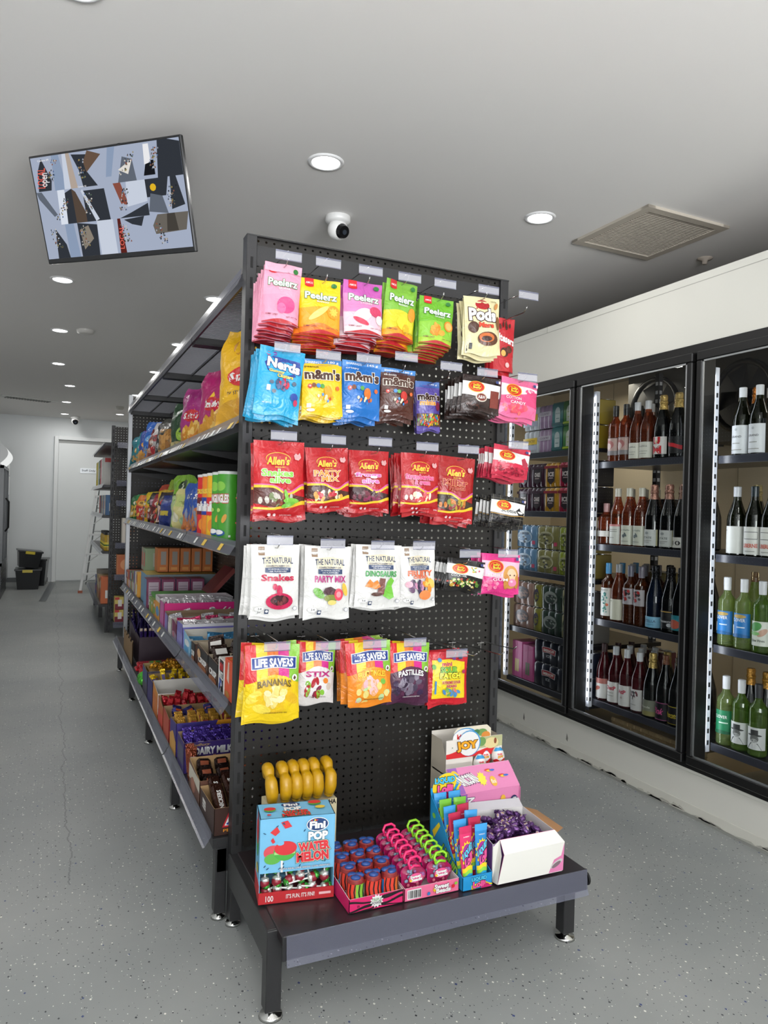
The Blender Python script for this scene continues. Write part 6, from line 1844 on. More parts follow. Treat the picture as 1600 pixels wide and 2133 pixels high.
carton('orange red carton at the near end of the middle lower shelf', 0.006, 0.075, 0.2, 0.18, SA, 0.125, '#e2552f', None, [('p', [(0.3, 0.5), (0.45, 0.95), (0.6, 0.95), (0.62, 0.4)], '#e9c9b8'), ('e', 0.4, 0.12, 0.3, 0.08, '#c98a3a')], [('m', 0.4, 0.5, 0.38, 0.4, 30, ['#e8a01e', '#2a1c14', '#f2c22a', '#d8452a'], 0.1)])
prz = lambda c1: [('p', [(0.0, 0.55), (0.0, 0.98), (1, 0.98), (1, 0.62)], BK), ('t', 'CRISP', 0.5, 0.45, 0.74, 0.24, WH, {'bold': 0.05, 'out': [(c1, 0.1)]}), ('e', 0.5, 0.15, 0.4, 0.16, '#a8643a')]
carton('white carton of mini pretzels with red and black lettering', 0.004, 0.19, 0.22, 0.27, SA, 0.11, '#e9e5df', None, [('r', 0.3, 0.0, 1.0, 0.98, '#221b1c'), ('t', 'MINI', 0.6, 0.78, 0.6, 0.2, '#d8262c', {'bold': 0.05}), ('t', 'PRETZ', 0.62, 0.52, 0.66, 0.2, WH, {'bold': 0.05}), ('m', 0.6, 0.2, 0.35, 0.17, 10, ['#2a4a9a', '#e8e2d8', '#3a5ab0'], 0.12)])
goods_tray('open carton of crispy chocolate packs with dark brown side panel', 0.28, 0.44, SA, 0.3, 0.08, 0.085, '#4a3024', '#b5a68e', None, prz('#4a3024'), x0=0.004)
goods_tray('open carton of crispy chocolate packs with biscuit picture, farther one', 0.45, 0.66, SA, 0.3, 0.08, 0.09, '#5c4030', '#b5a68e', None, prz('#6a3a24') + [('e', 0.2, 0.7, 0.16, 0.2, '#d8a878')], x0=0.004)
BWP = bar_mesh('#3a2a24', '#e9e5df', 0.06, 0.09, 0.03)
fill(BWP, 4, 3, 'black and white chocolate pack in the open crisp cartons', 'black and white packs in the crisp cartons', 0.004, 0.3, 0.31, 0.1, SA + 0.05, -1.1, jit=0.5)
goods_tray('small dark brown carton before the light blue one', 0.7, 0.78, SA, 0.32, 0.075, 0.075, '#4c2e24', '#b5a68e', None, prz('#3a2a24'), x0=0.002)
goods_tray('light blue carton with white sweets pictured, on the carton shelf', 0.8, 0.965, SA, 0.33, 0.068, 0.09, '#8ec6e6', '#cfcabd', [('r', 0.2, 0.7, 0.6, 0.95, '#e9eef0'), ('e', 0.72, 0.8, 0.12, 0.15, '#3f8ac0')], [('e', 0.5, 0.7, 0.35, 0.2, '#e6eef2'), ('e', 0.4, 0.3, 0.3, 0.2, '#5aa6d8')], x0=0.002)
goods_tray('lilac carton of coated chocolates with large brown lettering', 1.0, 1.15, SA, 0.36, 0.105, 0.1, '#7a74c2', '#cfc8c2', [('r', 0, 0.88, 1, 1, '#e4e2e6'), ('t', "m&m's", 0.5, 0.55, 0.36, 0.42, '#3c2118', {'bold': 0.05, 'out': [(WH, 0.1)]}), ('r', 0.33, 0.66, 0.43, 0.74, '#c8303a'), ('m', 0.88, 0.55, 0.07, 0.17, 7, ['#c8303a', '#a8242c'], 0.06)], [('r', 0.0, 0.0, 1, 0.6, '#8f8acb')], x0=0.002)
goods_tray('maroon carton of berry sweets behind the lilac carton', 1.17, 1.3, SA, 0.36, 0.08, 0.09, '#7a1f52', '#cfc8c2', [('p', [(0.45, 0.9), (0.8, 1), (0.98, 1), (1, 0.5), (0.5, 0.4)], '#c8203a'), ('t', 'CHEWING', 0.62, 0.82, 0.3, 0.18, WH, {'rot': 0.06})], [('b', [0, 0, 0], [0.4, 0.5, 0.4], '#9a8aa0'), ('e', 0.4, 0.3, 0.25, 0.15, '#b06a7a')], x0=0.002)
goods_tray('tall empty tan tray behind the maroon carton', 1.32, 1.42, SA, 0.36, 0.08, 0.085, '#d9d2c6', '#9d8468', None, [('r', 0, 0, 1, 0.7, '#e6e2da')], x0=0.002)
goods_tray('tan tray with lilac packets just before the bright pink carton', 1.44, 1.54, SA, 0.36, 0.08, 0.09, '#8a78a8', '#9d8468', None, [('r', 0, 0, 1, 1, '#8d80c0')], x0=0.002)
goods_tray('bright pink doll themed sweets carton with white script lettering', 1.57, 1.71, SA, 0.37, 0.122, 0.122, '#d8157c', '#d9d0d4', [('t', 'Barbie', 0.75, 0.62, 0.34, 0.34, WH, {'shear': 0.3, 'bold': 0.03}), ('e', 0.35, 0.35, 0.1, 0.3, '#c89a5a'), ('e', 0.52, 0.4, 0.11, 0.32, '#2a1a16')], [('r', 0, 0, 1, 1, '#c86aa8')], x0=0.002)
goods_tray('white tray of packets behind the bright pink carton', 1.73, 1.9, SA, 0.38, 0.128, 0.13, '#e4e0e2', '#d9d0d4', None, [('r', 0, 0, 1, 0.8, '#e8a23a'), ('e', 0.5, 0.4, 0.4, 0.2, '#5a90c0')], x0=0.002)
for i, (y0, y1, c, c2) in enumerate(((1.92, 2.0, '#d98a3a', '#7ab04a'), (2.02, 2.1, '#8a9a4a', '#c8a23a'), (2.12, 2.2, '#7fa05a', '#a8b87a'))):
    carton('upright thin snack carton on the carton shelf, %s behind the white tray' % ORD[i], 0.004, y0, 0.3, y1, SA, 0.085, c, None, [('r', 0.1, 0.2, 0.9, 0.6, c2), ('e', 0.5, 0.75, 0.25, 0.1, WH)], grp='upright thin snack cartons')
carton('flat green carton lying across the upright snack cartons', 0.02, 1.93, 0.34, 2.24, SA + 0.087, 0.02, '#4f9a3c')
carton('thin green and red carton leaning on the maroon row', 0.31, 2.02, 0.335, 2.26, SA + 0.11, 0.2, '#7a2a2e', [('r', 0, 0, 1, 1, '#8a3a34')], None, None, (0, 0.75, 0))
for i in range(4):
    carton('maroon snack carton with pale text panel, %s from the shelf edge' % ORD[i], 0.0 + i * 0.085, 2.3, 0.08 + i * 0.085, 2.44, SA, 0.17, '#7a2452', [('r', 0.14, 0.12, 0.86, 0.9, '#b9a6b4')] + [('r', 0.2, 0.2 + 0.09 * k, 0.8, 0.225 + 0.09 * k, '#8a7686') for k in range(7)], [('r', 0.0, 0.0, 1, 1, '#6a94b8')], grp='maroon snack cartons')
for i in range(5):
    carton('orange snack carton stacked at the back, %s from the left' % ORD[i], 0.1 + i * 0.07, 2.62, 0.165 + i * 0.07, 2.76, SA + 0.185, 0.15, '#c8702a', [('r', 0.3, 0.3, 0.8, 0.86, '#9a948a'), ('r', 0.2, 0.08, 0.8, 0.2, '#e09a4a')], grp='orange snack cartons')
carton('long green topped carton supporting the orange cartons', 0.02, 2.48, 0.45, 2.78, SA, 0.18, '#8a9a78', [('r', 0, 0.5, 1, 1, '#7a8a90')], [('r', 0, 0, 1, 1, '#6f9ab8')], [('r', 0, 0, 1, 1, '#b8a24a')])
for i, c in enumerate(('#e0a02a', '#d8d4c8', '#7a5a90', '#8a9a5a', '#6f4a6a', '#5f8a5a', '#c04a3a', '#b8603a', '#8a3a3a')):
    carton('upright thin snack box at the far end of the carton shelf, %s in the row' % ORD[i], 0.002, 2.82 + i * 0.09, 0.26, 2.89 + i * 0.09, SA, 0.165 - 0.006 * i, c, None, [('r', 0.15, 0.1, 0.85, 0.5, ['#e8e0d0', '#c8b060', '#d8d0e0'][i % 3]), ('r', 0.2, 0.6, 0.8, 0.9, ['#a83a2a', '#f0e8d8', '#3a6a9a'][i % 3])], grp='far snack boxes')
for i in range(2):
    carton('pale green snack box stacked high at the far end, %s one' % ORD[i], 0.05, 2.84 + 0.12 * i, 0.3, 2.94 + 0.12 * i, SA + 0.17, 0.15, ['#8aa07a', '#9a9480'][i], [('r', 0.2, 0.2, 0.8, 0.8, '#a8a89a')], [('r', 0.2, 0.2, 0.8, 0.8, '#c86a5a')])

fill(bar_mesh('#e6e2e4', '#c8408a', 0.07, 0.1, 0.02), 4, 2, 'white and pink pack standing in the bright pink carton', 'packs in the bright pink carton', 0.0, 0.37, 1.62, 0.05, SA + 0.045, -0.5, jit=0.15)
fill(bar_mesh('#5aa6d8', '#e9eef2', 0.07, 0.09, 0.02), 4, 2, 'light blue and white pack in the light blue carton', 'packs in the light blue carton', 0.0, 0.33, 0.83, 0.05, SA + 0.008, -0.9, jit=0.2)
fill(bar_mesh('#e4e0e2', '#8a80c8', 0.06, 0.1, 0.02), 5, 2, 'white and lilac pack in the lilac carton', 'packs in the lilac carton', 0.0, 0.36, 1.04, 0.05, SA + 0.01, -0.5, jit=0.2)
fill(bar_mesh('#c83a6a', '#5a9a3a', 0.06, 0.08, 0.02), 5, 2, 'pink and green pack in the maroon carton', 'packs in the maroon carton', 0.0, 0.36, 1.2, 0.04, SA + 0.02, -0.5, jit=0.3)
fill(bar_mesh('#e6e4e8', '#c8b8d8', 0.06, 0.08, 0.02), 5, 3, 'white packet lying in one of the tan or white trays', 'white packets in the trays', 0.0, 0.36, 1.34, 0.2, SA + 0.03, -0.9, jit=0.3)

# --- shelf at 1.15: tubes, tubs, bags
ST = 1.152


def tube_can(base, cap, items, r=0.038, h=0.245):
    mb = MB()
    mb.lathe([(0.001, 0), (r, 0), (r, h - 0.006)], (0, 0, 0), M(base, 'card'), 22)
    mb.lathe([(r, h - 0.006), (r + 0.0015, h - 0.006), (r + 0.0015, h + 0.004), (r - 0.003, h + 0.005), (0.001, h + 0.003)], (0, 0, 0), M(cap, 'plastic'), 22)
    art(mb, items, cylmap((0, 0, 0), r + 0.0002, 0, h, pi + 0.25 - 0.9, pi + 0.25 + 1.9), 'card')
    return mb.mesh('crisp_tube')


green = [('r', 0, 0.5, 1, 1, '#48a02c'), ('e', 0.42, 0.8, 0.2, 0.07, '#8ac84a'), ('t', 'PRINGLES', 0.42, 0.62, 0.62, 0.11, WH, {'bold': 0.05, 'out': [('#c8202c', 0.12)]}), ('e', 0.35, 0.45, 0.1, 0.03, '#b8d86a'), ('e', 0.6, 0.33, 0.1, 0.05, '#e0a03a', 0.5), ('e', 0.4, 0.12, 0.24, 0.05, '#2a5a9a'), ('e', 0.4, 0.13, 0.18, 0.035, WH), ('r', 0.75, 0.06, 0.82, 0.09, WH)]
G = tube_can('#48a02c', '#d8dcd8', green)
for i, (x, y) in enumerate(((0.075, 0.2), (0.06, 0.44), (0.06, 0.54))):
    put(G, 'crisp_tube', 'green crisp tube with red lettering, %s from the near end' % ORD[i], 'crisp tube', 'green crisp tubes', (x, y, ST if i else ST + 0.0), (0, 0, rg.uniform(-0.3, 0.3)))
for i, (y, c1, c2, nm) in enumerate(((0.64, '#f2b81e', '#d8262c', 'yellow'), (0.74, '#ef8420', '#2a3f9a', 'orange'), (0.84, '#d8262c', '#6a1a24', 'red'))):
    me = tube_can(c1, '#e2e2e0', [('r', 0, 0.36, 1, 0.64, c2), ('p', [(0.1, 0.0), (0.5, 0.36), (0.9, 0.3), (0.8, 0)], '#c8202c'), ('t', 'nis', 0.5, 0.5, 0.5, 0.14, WH, {'bold': 0.06}), ('e', 0.6, 0.2, 0.2, 0.1, '#e88a2a'), ('t', 'CRISPS', 0.5, 0.74, 0.5, 0.07, '#f6d24a', {'bold': 0.05})])
    put(me, 'crisp_tube', '%s crisp tube standing between the green tubes and the blue bags' % nm, 'crisp tube', 'coloured crisp tubes', (0.06, y, ST), (0, 0, rg.uniform(-0.3, 0.3)))
NT = MB(); NT.lathe([(0.001, 0), (0.036, 0), (0.046, 0.07), (0.049, 0.071), (0.049, 0.075), (0.001, 0.076)], (0, 0, 0), M('#d8442c', 'card'), 20)
art(NT, [('r', 0, 0.82, 1, 1, '#a8c84a'), ('m', 0.5, 0.42, 0.5, 0.3, 40, ['#e8a23a', '#c8302a', '#f0c84a', '#5a8a3a', '#8a2a20'], 0.09), ('t', 'NOODLES', 0.45, 0.15, 0.6, 0.14, WH, {'bold': 0.05})], lambda u, v, h: Vector(((0.0365 + 0.0095 * v + h) * cos(pi - 0.7 + u * 2.2), (0.0365 + 0.0095 * v + h) * sin(pi - 0.7 + u * 2.2), 0.07 * v)))
NTm = NT.mesh('noodle_cup')
for i in range(2):
    put(NTm, 'noodle_cup', ('lower', 'upper')[i] + ' red noodle cup stacked at the near end of the crisps shelf', 'noodle cup', 'stacked noodle cups', (0.06, 0.105, ST + 0.079 * i), (0, 0, 0.1 * i))


def snack_bag(lab, loc, w, h, t, base, items, rz, seed, tilt=0.08, name='crisp_bag', cat='crisp bag', grp=None, roll=0.0):
    me = bag_mesh(name, w, h, t, base, items, 'pillow', seed, crease=0.014)
    o = bpy.data.objects.new(name, me); COL.objects.link(o)
    # origin of the bag mesh is its top centre
    m_ = Matrix.Rotation(rz, 4, 'Z') @ Matrix.Rotation(-tilt, 4, 'X') @ Matrix.Rotation(roll, 4, 'Y')
    top = m_ @ Vector((0, 0, h))
    low = min((m_ @ v.co).z for v in me.vertices)
    o.location = (loc[0] + top.x, loc[1] + top.y, loc[2] - low)
    o.rotation_euler = m_.to_euler()
    return tag(o, lab, cat, grp)


RZ = -0.95
crnk = ['#e8b24a', '#d8982a', '#f0c468']
wind = lambda c, cc: [('b', [0, 0, 0], [0.36, 0.42, 0.3], c), ('m', 0.5, 0.18, 0.4, 0.14, 20, cc, 0.11)]
for i, y in enumerate((0.98, 1.08, 1.18)):
    snack_bag('blue snack bag with orange stick picture, %s from the tubes' % ORD[i], (0.06, y, ST), 0.13, 0.22, 0.05, '#2450a8', [('b', [0.0, 0.0, 0.0], [0.2, 0.5, 0.3], '#c8763a'), ('e', 0.4, 0.3, 0.08, 0.25, '#8a94a8', 0.3), ('e', 0.6, 0.4, 0.06, 0.25, '#d88a4a', -0.2), ('t', 'STIX', 0.5, 0.72, 0.5, 0.1, WH, {'bold': 0.05})], RZ - 0.1, 50 + i, grp='blue snack bags')
snack_bag('pale yellow bag with soft lettering on the crisps shelf', (0.06, 1.36, ST), 0.17, 0.2, 0.06, '#d9cf8a', [('r', 0.1, 0.55, 0.9, 0.85, '#c3cf7a'), ('t', 'veggie', 0.5, 0.65, 0.5, 0.1, '#7a8a3a'), ('e', 0.2, 0.3, 0.18, 0.12, '#e8e4c8'), ('e', 0.6, 0.2, 0.22, 0.1, '#a8c8a0')], RZ, 60)
snack_bag('light blue tall bag behind the pale yellow bag', (0.2, 1.3, ST), 0.18, 0.27, 0.06, '#4aa8c8', [('b', [0.5, 0.5, 0.5], [1, 1, 1], '#7ab04a'), ('e', 0.5, 0.4, 0.2, 0.1, '#e8d89a')], RZ, 61)
snack_bag('tall lime green pouch with rounded top on the crisps shelf', (0.08, 1.58, ST), 0.17, 0.27, 0.07, '#83b62e', [('b', [0.04, 0.04, 0.04], [0.6, 0.62, 0.6], '#c3d89a'), ('r', 0, 0.6, 1, 0.63, '#2a3a24'), ('e', 0.5, 0.8, 0.12, 0.12, '#2f4a2a'), ('e', 0.5, 0.8, 0.05, 0.09, '#d8e0c8'), ('e', 0.45, 0.25, 0.1, 0.08, '#e08a3a')], RZ, 62)
snack_bag('navy blue snack bag before the colourful corn chips', (0.05, 1.82, ST), 0.14, 0.17, 0.06, '#28377c', [('r', 0.2, 0.35, 0.6, 0.5, '#c8b23a'), ('e', 0.5, 0.75, 0.3, 0.1, '#3a4a98')], RZ, 63)
spec = [('black and red chilli chip bag', '#2a1c1a', ['#c83a3a', '#e8c8b8', '#8a2a2a'], 0.19), ('yellow and red chip bag with black burst', '#d8b01e', ['#c8302a', '#2a1c14', '#e8a23a'], 0.2), ('shiny dark red chip bag', '#9a2230', ['#e8d8c8', '#5a1a1a', '#c85a4a'], 0.18), ('tall lime and orange chip bag', '#a8c83a', ['#e0702a', '#c83a2a', '#e8d84a'], 0.27), ('black snack bag with pale figures', '#2c2624', ['#c8a8b8', '#8a2a2a', '#d8d0c0'], 0.19), ('yellow corn chip bag', '#e0c21e', ['#3a6a2a', '#e88a2a', '#8a8a2a'], 0.2), ('tall orange red chip bag', '#d8502a', ['#f0b03a', '#a82020', '#f0d8a0'], 0.25), ('purple and yellow small bag', '#6a3a80', ['#e8c23a', '#c8502a', '#d8c0e0'], 0.17), ('orange small chip bag', '#e07a2a', ['#f0c050', '#c8302a', '#e8e0d0'], 0.18), ('red and white small bag', '#c8303a', ['#f0e8e0', '#e8a03a', '#8a1a20'], 0.18), ('green and orange chip bag at the far end', '#2f8a4a', ['#e8a23a', '#f0d04a', '#1a5a2a'], 0.19), ('dark green small bag at the farthest corner', '#2a6a3a', ['#e8e0c0', '#c8a03a', '#1a4a2a'], 0.18)]
yy = 2.0
for i, (d, c, cc, h) in enumerate(spec):
    snack_bag(d + ' on the crisps shelf', (0.07 if h < 0.24 else 0.16, yy, ST), 0.15 if h < 0.24 else 0.18, h, 0.06, c, [('b', [0.1, 0.15, 0.1], [0.6, 0.5, 0.62], cc[1]), ('m', 0.5, 0.3, 0.36, 0.2, 22, cc, 0.1), ('e', 0.45, 0.68, 0.3, 0.1, cc[0]), ('t', 'CHIPS', 0.45, 0.68, 0.4, 0.08, WH if i % 2 else BK, {'bold': 0.05})], RZ + rg.uniform(-0.3, 0.3), 70 + i, 0.1)
    yy += 0.135

# --- shelf at 1.54: big chip bags
SU = 1.542
smith = lambda c2: [('e', 0.42, 0.5, 0.26, 0.1, '#d8262c'), ('e', 0.42, 0.5, 0.24, 0.085, '#c41c26'), ('t', "Smith's", 0.42, 0.5, 0.42, 0.09, WH, {'bold': 0.05, 'shear': 0.3}), ('p', [(0.3, 0.58), (0.42, 0.68), (0.5, 0.59)], '#f2c62a'), ('b', [0.0, 0, 0], [0.22, 0.3, 0.34], c2), ('m', 0.55, 0.2, 0.36, 0.14, 18, crnk, 0.12)]
snack_bag('large yellow crinkle chip bag at the near end, top of shelf', (0.12, 0.4, SU), 0.25, 0.37, 0.1, '#eab414', [('e', 0.42, 0.82, 0.18, 0.1, '#c98a2a'), ('p', [(0.1, 0.3), (0.32, 0.16), (0.5, 0.38)], '#f0c83a'), ('t', 'TASTY', 0.28, 0.34, 0.24, 0.03, '#3a3a5a'), ('e', 0.78, 0.38, 0.2, 0.1, '#b5652a'), ('e', 0.76, 0.37, 0.15, 0.05, '#d8884a')] + smith('#dca42a')[0:5] + [('m', 0.66, 0.18, 0.28, 0.14, 26, crnk, 0.12)] + [('e', 0.72 + 0.03 * k, 0.2, 0.006, 0.13, '#c9922a', 0.1) for k in range(8)], -0.62, 90, 0.12, roll=-0.03)
snack_bag('green chip bag tucked between the yellow and the magenta bags', (0.24, 0.7, SU), 0.22, 0.33, 0.08, '#2f9a3c', smith('#3a8a30'), -0.9, 91, 0.05)
snack_bag('magenta crinkle chip bag with red name badge, nearer one', (0.12, 0.92, SU), 0.22, 0.31, 0.1, '#b0246a', smith('#d8962a'), -0.75, 92, 0.1)
snack_bag('silver topped chip bag behind the nearer magenta bag', (0.28, 0.95, SU), 0.2, 0.36, 0.08, '#d8d4d2', [('b', [0, 0, 0], [0.6, 0.7, 0.6], '#b8243a')], -0.75, 93, 0.05)
snack_bag('magenta and orange crinkle chip bag, farther one', (0.1, 1.34, SU), 0.2, 0.29, 0.1, '#a82c7c', smith('#d8862a'), -0.8, 94, 0.1)
snack_bag('blue edged chip bag between the two magenta bags', (0.2, 1.14, SU), 0.16, 0.24, 0.06, '#2a4a8a', smith('#c8a24a'), -0.8, 95, 0.05)
snack_bag('dark green chip bag with lime leaves', (0.1, 1.68, SU), 0.19, 0.26, 0.09, '#24482a', [('e', 0.5, 0.35, 0.16, 0.14, '#9ac03a'), ('e', 0.6, 0.3, 0.1, 0.12, '#c8d86a'), ('b', [0, 0, 0], [0.2, 0.2, 0.16], '#c8b87a')], -0.8, 96, 0.08)
snack_bag('bag of tan corn curls with clear lower window', (0.07, 1.9, SU), 0.18, 0.2, 0.09, '#4a4a44', [('b', [0, 0, 0], [0.7, 0.66, 0.7], '#b8884a'), ('m', 0.5, 0.35, 0.4, 0.28, 26, ['#d8a05a', '#c08a40', '#a87030'], 0.12)], -0.8, 97, 0.08)
spec = [('black snack bag with round grey badge', '#221f22', ['#b8b8b8', '#a82a3a', '#3a3a3a'], 0.21), ('white and red snack bag', '#cfcac8', ['#a8242c', '#3a2a2a', '#d8383a'], 0.22), ('red and brown snack bag', '#7a2a2c', ['#c8a08a', '#3a1a1a', '#a8503a'], 0.2), ('bright blue snack bag, taller', '#2460b8', ['#6aa8e0', '#e8e4e0', '#c8903a'], 0.26), ('blue and orange snack bag', '#2a4a9a', ['#e8a23a', '#4a8ad0', '#d8a060'], 0.22), ('purple and orange snack bag', '#7a2a8a', ['#e8a23a', '#a83a9a', '#d88a2a'], 0.24), ('teal snack bag at the far end', '#1f8a94', ['#2aa0a8', '#e8c04a', '#d8a060'], 0.24), ('teal and gold snack bag at the far corner', '#2a7a88', ['#d8a04a', '#e8d8b0', '#1a6a74'], 0.22)]
yy = 2.16
for i, (d, c, cc, h) in enumerate(spec):
    snack_bag(d + ' on the top chip shelf', (0.07, yy, SU), 0.17, h, 0.08, c, [('b', [0, 0, 0], [0.35, 0.3, 0.34], cc[2]), ('m', 0.5, 0.2, 0.36, 0.14, 16, cc, 0.11), ('e', 0.45, 0.55, 0.26, 0.1, cc[0]), ('t', 'SNAX', 0.45, 0.55, 0.36, 0.08, cc[1] if i % 2 else WH, {'bold': 0.05})], RZ + rg.uniform(-0.2, 0.3), 100 + i, 0.08)
    yy += 0.19

# ================================================================== BOTTLES AND CANS IN THE COOLERS
rb = random.Random(31)
GL = {
    'rose': clear('glass_rose', '#c08058', 1.5, 0.03, 0.12, '#b05a38'), 'amber': clear('glass_amber', '#a86a40', 1.5, 0.03, 0.12, '#8a4a28'), 'pink': clear('glass_pink', '#88343c', 1.5, 0.03, 0.2, '#6e1c26'),
    'dark': M('#07090a', 'gloss'), 'green': clear('glass_green', '#8fb45a', 1.5, 0.03, 0.15, '#86ac4c'), 'olive': clear('glass_olive', '#4c5620', 1.5, 0.03, 0.15, '#1c220c'), 'clearw': clear('glass_pale', '#c4d490', 1.5, 0.03, 0.14, '#b4cc84'),
    'navy': M('#0b1424', 'gloss')}
SHAPES = {
    'bordeaux': [(0.001, 0.004), (0.03, 0.0), (0.0365, 0.006), (0.0365, 0.185), (0.034, 0.2), (0.02, 0.218), (0.0145, 0.23), (0.0138, 0.288)],
    'burgundy': [(0.001, 0.004), (0.034, 0.0), (0.039, 0.006), (0.039, 0.15), (0.036, 0.175), (0.026, 0.205), (0.017, 0.235), (0.0145, 0.26), (0.014, 0.288)],
    'sparkling': [(0.001, 0.004), (0.036, 0.0), (0.043, 0.008), (0.043, 0.13), (0.041, 0.16), (0.031, 0.2), (0.02, 0.24), (0.0165, 0.27), (0.0165, 0.29)],
    'flask': [(0.001, 0.004), (0.036, 0.0), (0.042, 0.008), (0.042, 0.12), (0.038, 0.14), (0.02, 0.156), (0.014, 0.165), (0.014, 0.2)]}
_BM = {}


def bottle_meshes(shape, glass, cap, label):
    key = (shape, glass, cap, str(label))
    if key in _BM:
        return _BM[key]
    prof = SHAPES[shape]
    a = MB(); a.lathe(prof, (0, 0, 0), GL[glass], 22)
    body = a.mesh('bottle_glass')
    a = MB()
    r0, top = prof[-1]
    capc, kind = cap
    if kind == 'foil':       # sparkling foil hood
        z0 = top - 0.085
        rr_ = lambda z: 0.0175 + 0.006 * max(0, (top - 0.03 - z) / 0.055)
        a.lathe([(rr_(z0) + 0.0042, z0), (rr_(z0 + 0.03) + 0.001, z0 + 0.03), (0.0176, z0 + 0.058), (0.0195, z0 + 0.062), (0.02, z0 + 0.07), (0.0175, z0 + 0.074), (0.0185, z0 + 0.094), (0.016, z0 + 0.102), (0.001, z0 + 0.104)], (0, 0, 0), M(capc, 'foil'), 20)
    elif kind == 'wire':     # cork with wire cage
        a.lathe([(0.0175, top - 0.02), (0.0175, top), (0.0145, top + 0.002), (0.0165, top + 0.022), (0.001, top + 0.024)], (0, 0, 0), M(capc, 'plastic'), 16)
        for k in range(4):
            t = k * pi / 2
            a.cyl((0.018 * cos(t), 0.018 * sin(t), top - 0.012), (0.016 * cos(t), 0.016 * sin(t), top + 0.024), 0.0008, M('#c8b890', 'chrome'), 5)
    else:                    # screw cap sleeve
        a.lathe([(r0 + 0.0012, top - 0.05), (r0 + 0.0018, top - 0.022), (r0 + 0.0018, top + 0.004), (r0 - 0.001, top + 0.006), (0.001, top + 0.006)], (0, 0, 0), M(capc, 'plastic'), 18)
    cm = a.mesh('bottle_cap')
    lm = None
    if label:
        z0, z1, bg, items = label
        a = MB()
        rad = max(p[0] for p in prof) + 0.0006
        span = 1.25
        a0, a1 = pi - span, pi + span      # centred on -x
        n = 12
        vs = [(rad * cos(a0 + (a1 - a0) * i / n), rad * sin(a0 + (a1 - a0) * i / n), z) for z in (z0, z1) for i in range(n + 1)]
        a.add(vs, [(i, i + 1, n + 2 + i, n + 1 + i) for i in range(n)], M(bg, 'card'), True)
        art(a, items, cylmap((0, 0, 0), rad, z0, z1, a0, a1))
        lm = a.mesh('bottle_label')
    _BM[key] = (body, cm, lm)
    return _BM[key]


def bottle(lab, x, y, z, shape, glass, cap, label, grp=None, rz=0.0, s=1.0):
    b, c, l = bottle_meshes(shape, glass, cap, label)
    r = thing('wine_bottle', lab, 'bottle', (x, y, z), (0, 0, rz), grp)
    r.scale = (s, s, s)
    for me, nm in ((b, 'bottle_body'), (c, 'bottle_cap'), (l, 'bottle_label')):
        if me:
            o = bpy.data.objects.new(nm, me); COL.objects.link(o); o.parent = r
    return r


def ln(v, c='#9a9a94', w=0.5):
    return ('r', 0.5 - w / 2, v, 0.5 + w / 2, v + 0.03, c)


L_pat = (0.035, 0.125, '#b59a92', [('e', 0.5, 0.6, 0.3, 0.25, '#a86a68'), ('e', 0.45, 0.5, 0.2, 0.2, '#cfb8b4'), ('r', 0, 0, 1, 0.25, '#7f7a7c'), ('r', 0, 0.97, 1, 1, '#3a2c2a')])
L_pale = (0.01, 0.088, '#dad9cc', [('t', 'FRUITFUL', 0.5, 0.72, 0.5, 0.08, '#6a6a66'), ln(0.4), ln(0.25, w=0.4)])
L_um = (0.022, 0.105, '#e9e6e2', [('p', [(0.2, 0), (0.2, 1), (0.32, 1), (0.32, 0)], '#c9c5c0'), ('t', 'U', 0.52, 0.76, 0.34, 0.4, '#c8202c', {'bold': 0.05}), ('t', 'M', 0.52, 0.25, 0.44, 0.4, '#c8202c', {'bold': 0.05}), ('e', 0.55, 0.72, 0.06, 0.06, '#d8c8a0')])
L_sash = (0.02, 0.1, '#0b0c10', [('b', [0.55, 0.4, 0.22], [0.8, 0.62, 0.46], '#c8202c')])
L_hen = (0.008, 0.105, '#d6d8c8', [('t', 'La Vieille', 0.5, 0.76, 0.5, 0.08, '#5a6a6a'), ('e', 0.45, 0.45, 0.09, 0.09, '#6a7476'), ('e', 0.55, 0.52, 0.05, 0.12, '#6a7476', 0.5), ln(0.16, w=0.4)])
L_pnk = (0.008, 0.108, '#dfe0d8', [('r', 0, 0.9, 1, 1, '#d88a8a'), ln(0.72, w=0.7), ln(0.62, w=0.7), ln(0.3, w=0.4)])
L_oct = (0.012, 0.09, '#d3d6d2', [('e', 0.5, 0.78, 0.1, 0.08, '#9aa0a0'), ('t', 'ESTATE', 0.5, 0.5, 0.5, 0.12, '#4a504e'), ln(0.3), ln(0.2, w=0.3), ('b', [0, 0, 0], [1, 1, 1], '#b8b28a', 0.93, 1.0)])
L_ten = (0.012, 0.06, '#e4e2da', [('t', '10', 0.5, 0.45, 0.4, 0.4, BK)])
L_grape = (0.02, 0.165, '#e2e2dd', [('m', 0.55, 0.62, 0.15, 0.2, 18, ['#3f8a82', '#5aa89c', '#2f6a6a'], 0.05), ('m', 0.6, 0.25, 0.14, 0.14, 12, ['#3f8a82', '#5aa89c'], 0.05), ('e', 0.7, 0.4, 0.1, 0.05, '#d86a4a'), ('t', 'FRUITY', 0.5, 0.92, 0.5, 0.05, '#6a6a6a')])
L_crm = (0.01, 0.115, '#d8d6c2', [('e', 0.3, 0.9, 0.05, 0.04, '#8a8a70')])
L_blk = (0.1, 0.18, '#aaa4a8', [('m', 0.5, 0.5, 0.36, 0.38, 20, ['#2a2426', '#a82a2a', '#3a3438', '#5a5458'], 0.12), ('t', 'JOE', 0.2, 0.55, 0.2, 0.2, WH)])
L_stella = (0.01, 0.062, '#7fb9d8', [('t', 'STELLA', 0.5, 0.6, 0.56, 0.22, '#1d3a58'), ln(0.25, '#3a6a8a', 0.4)])
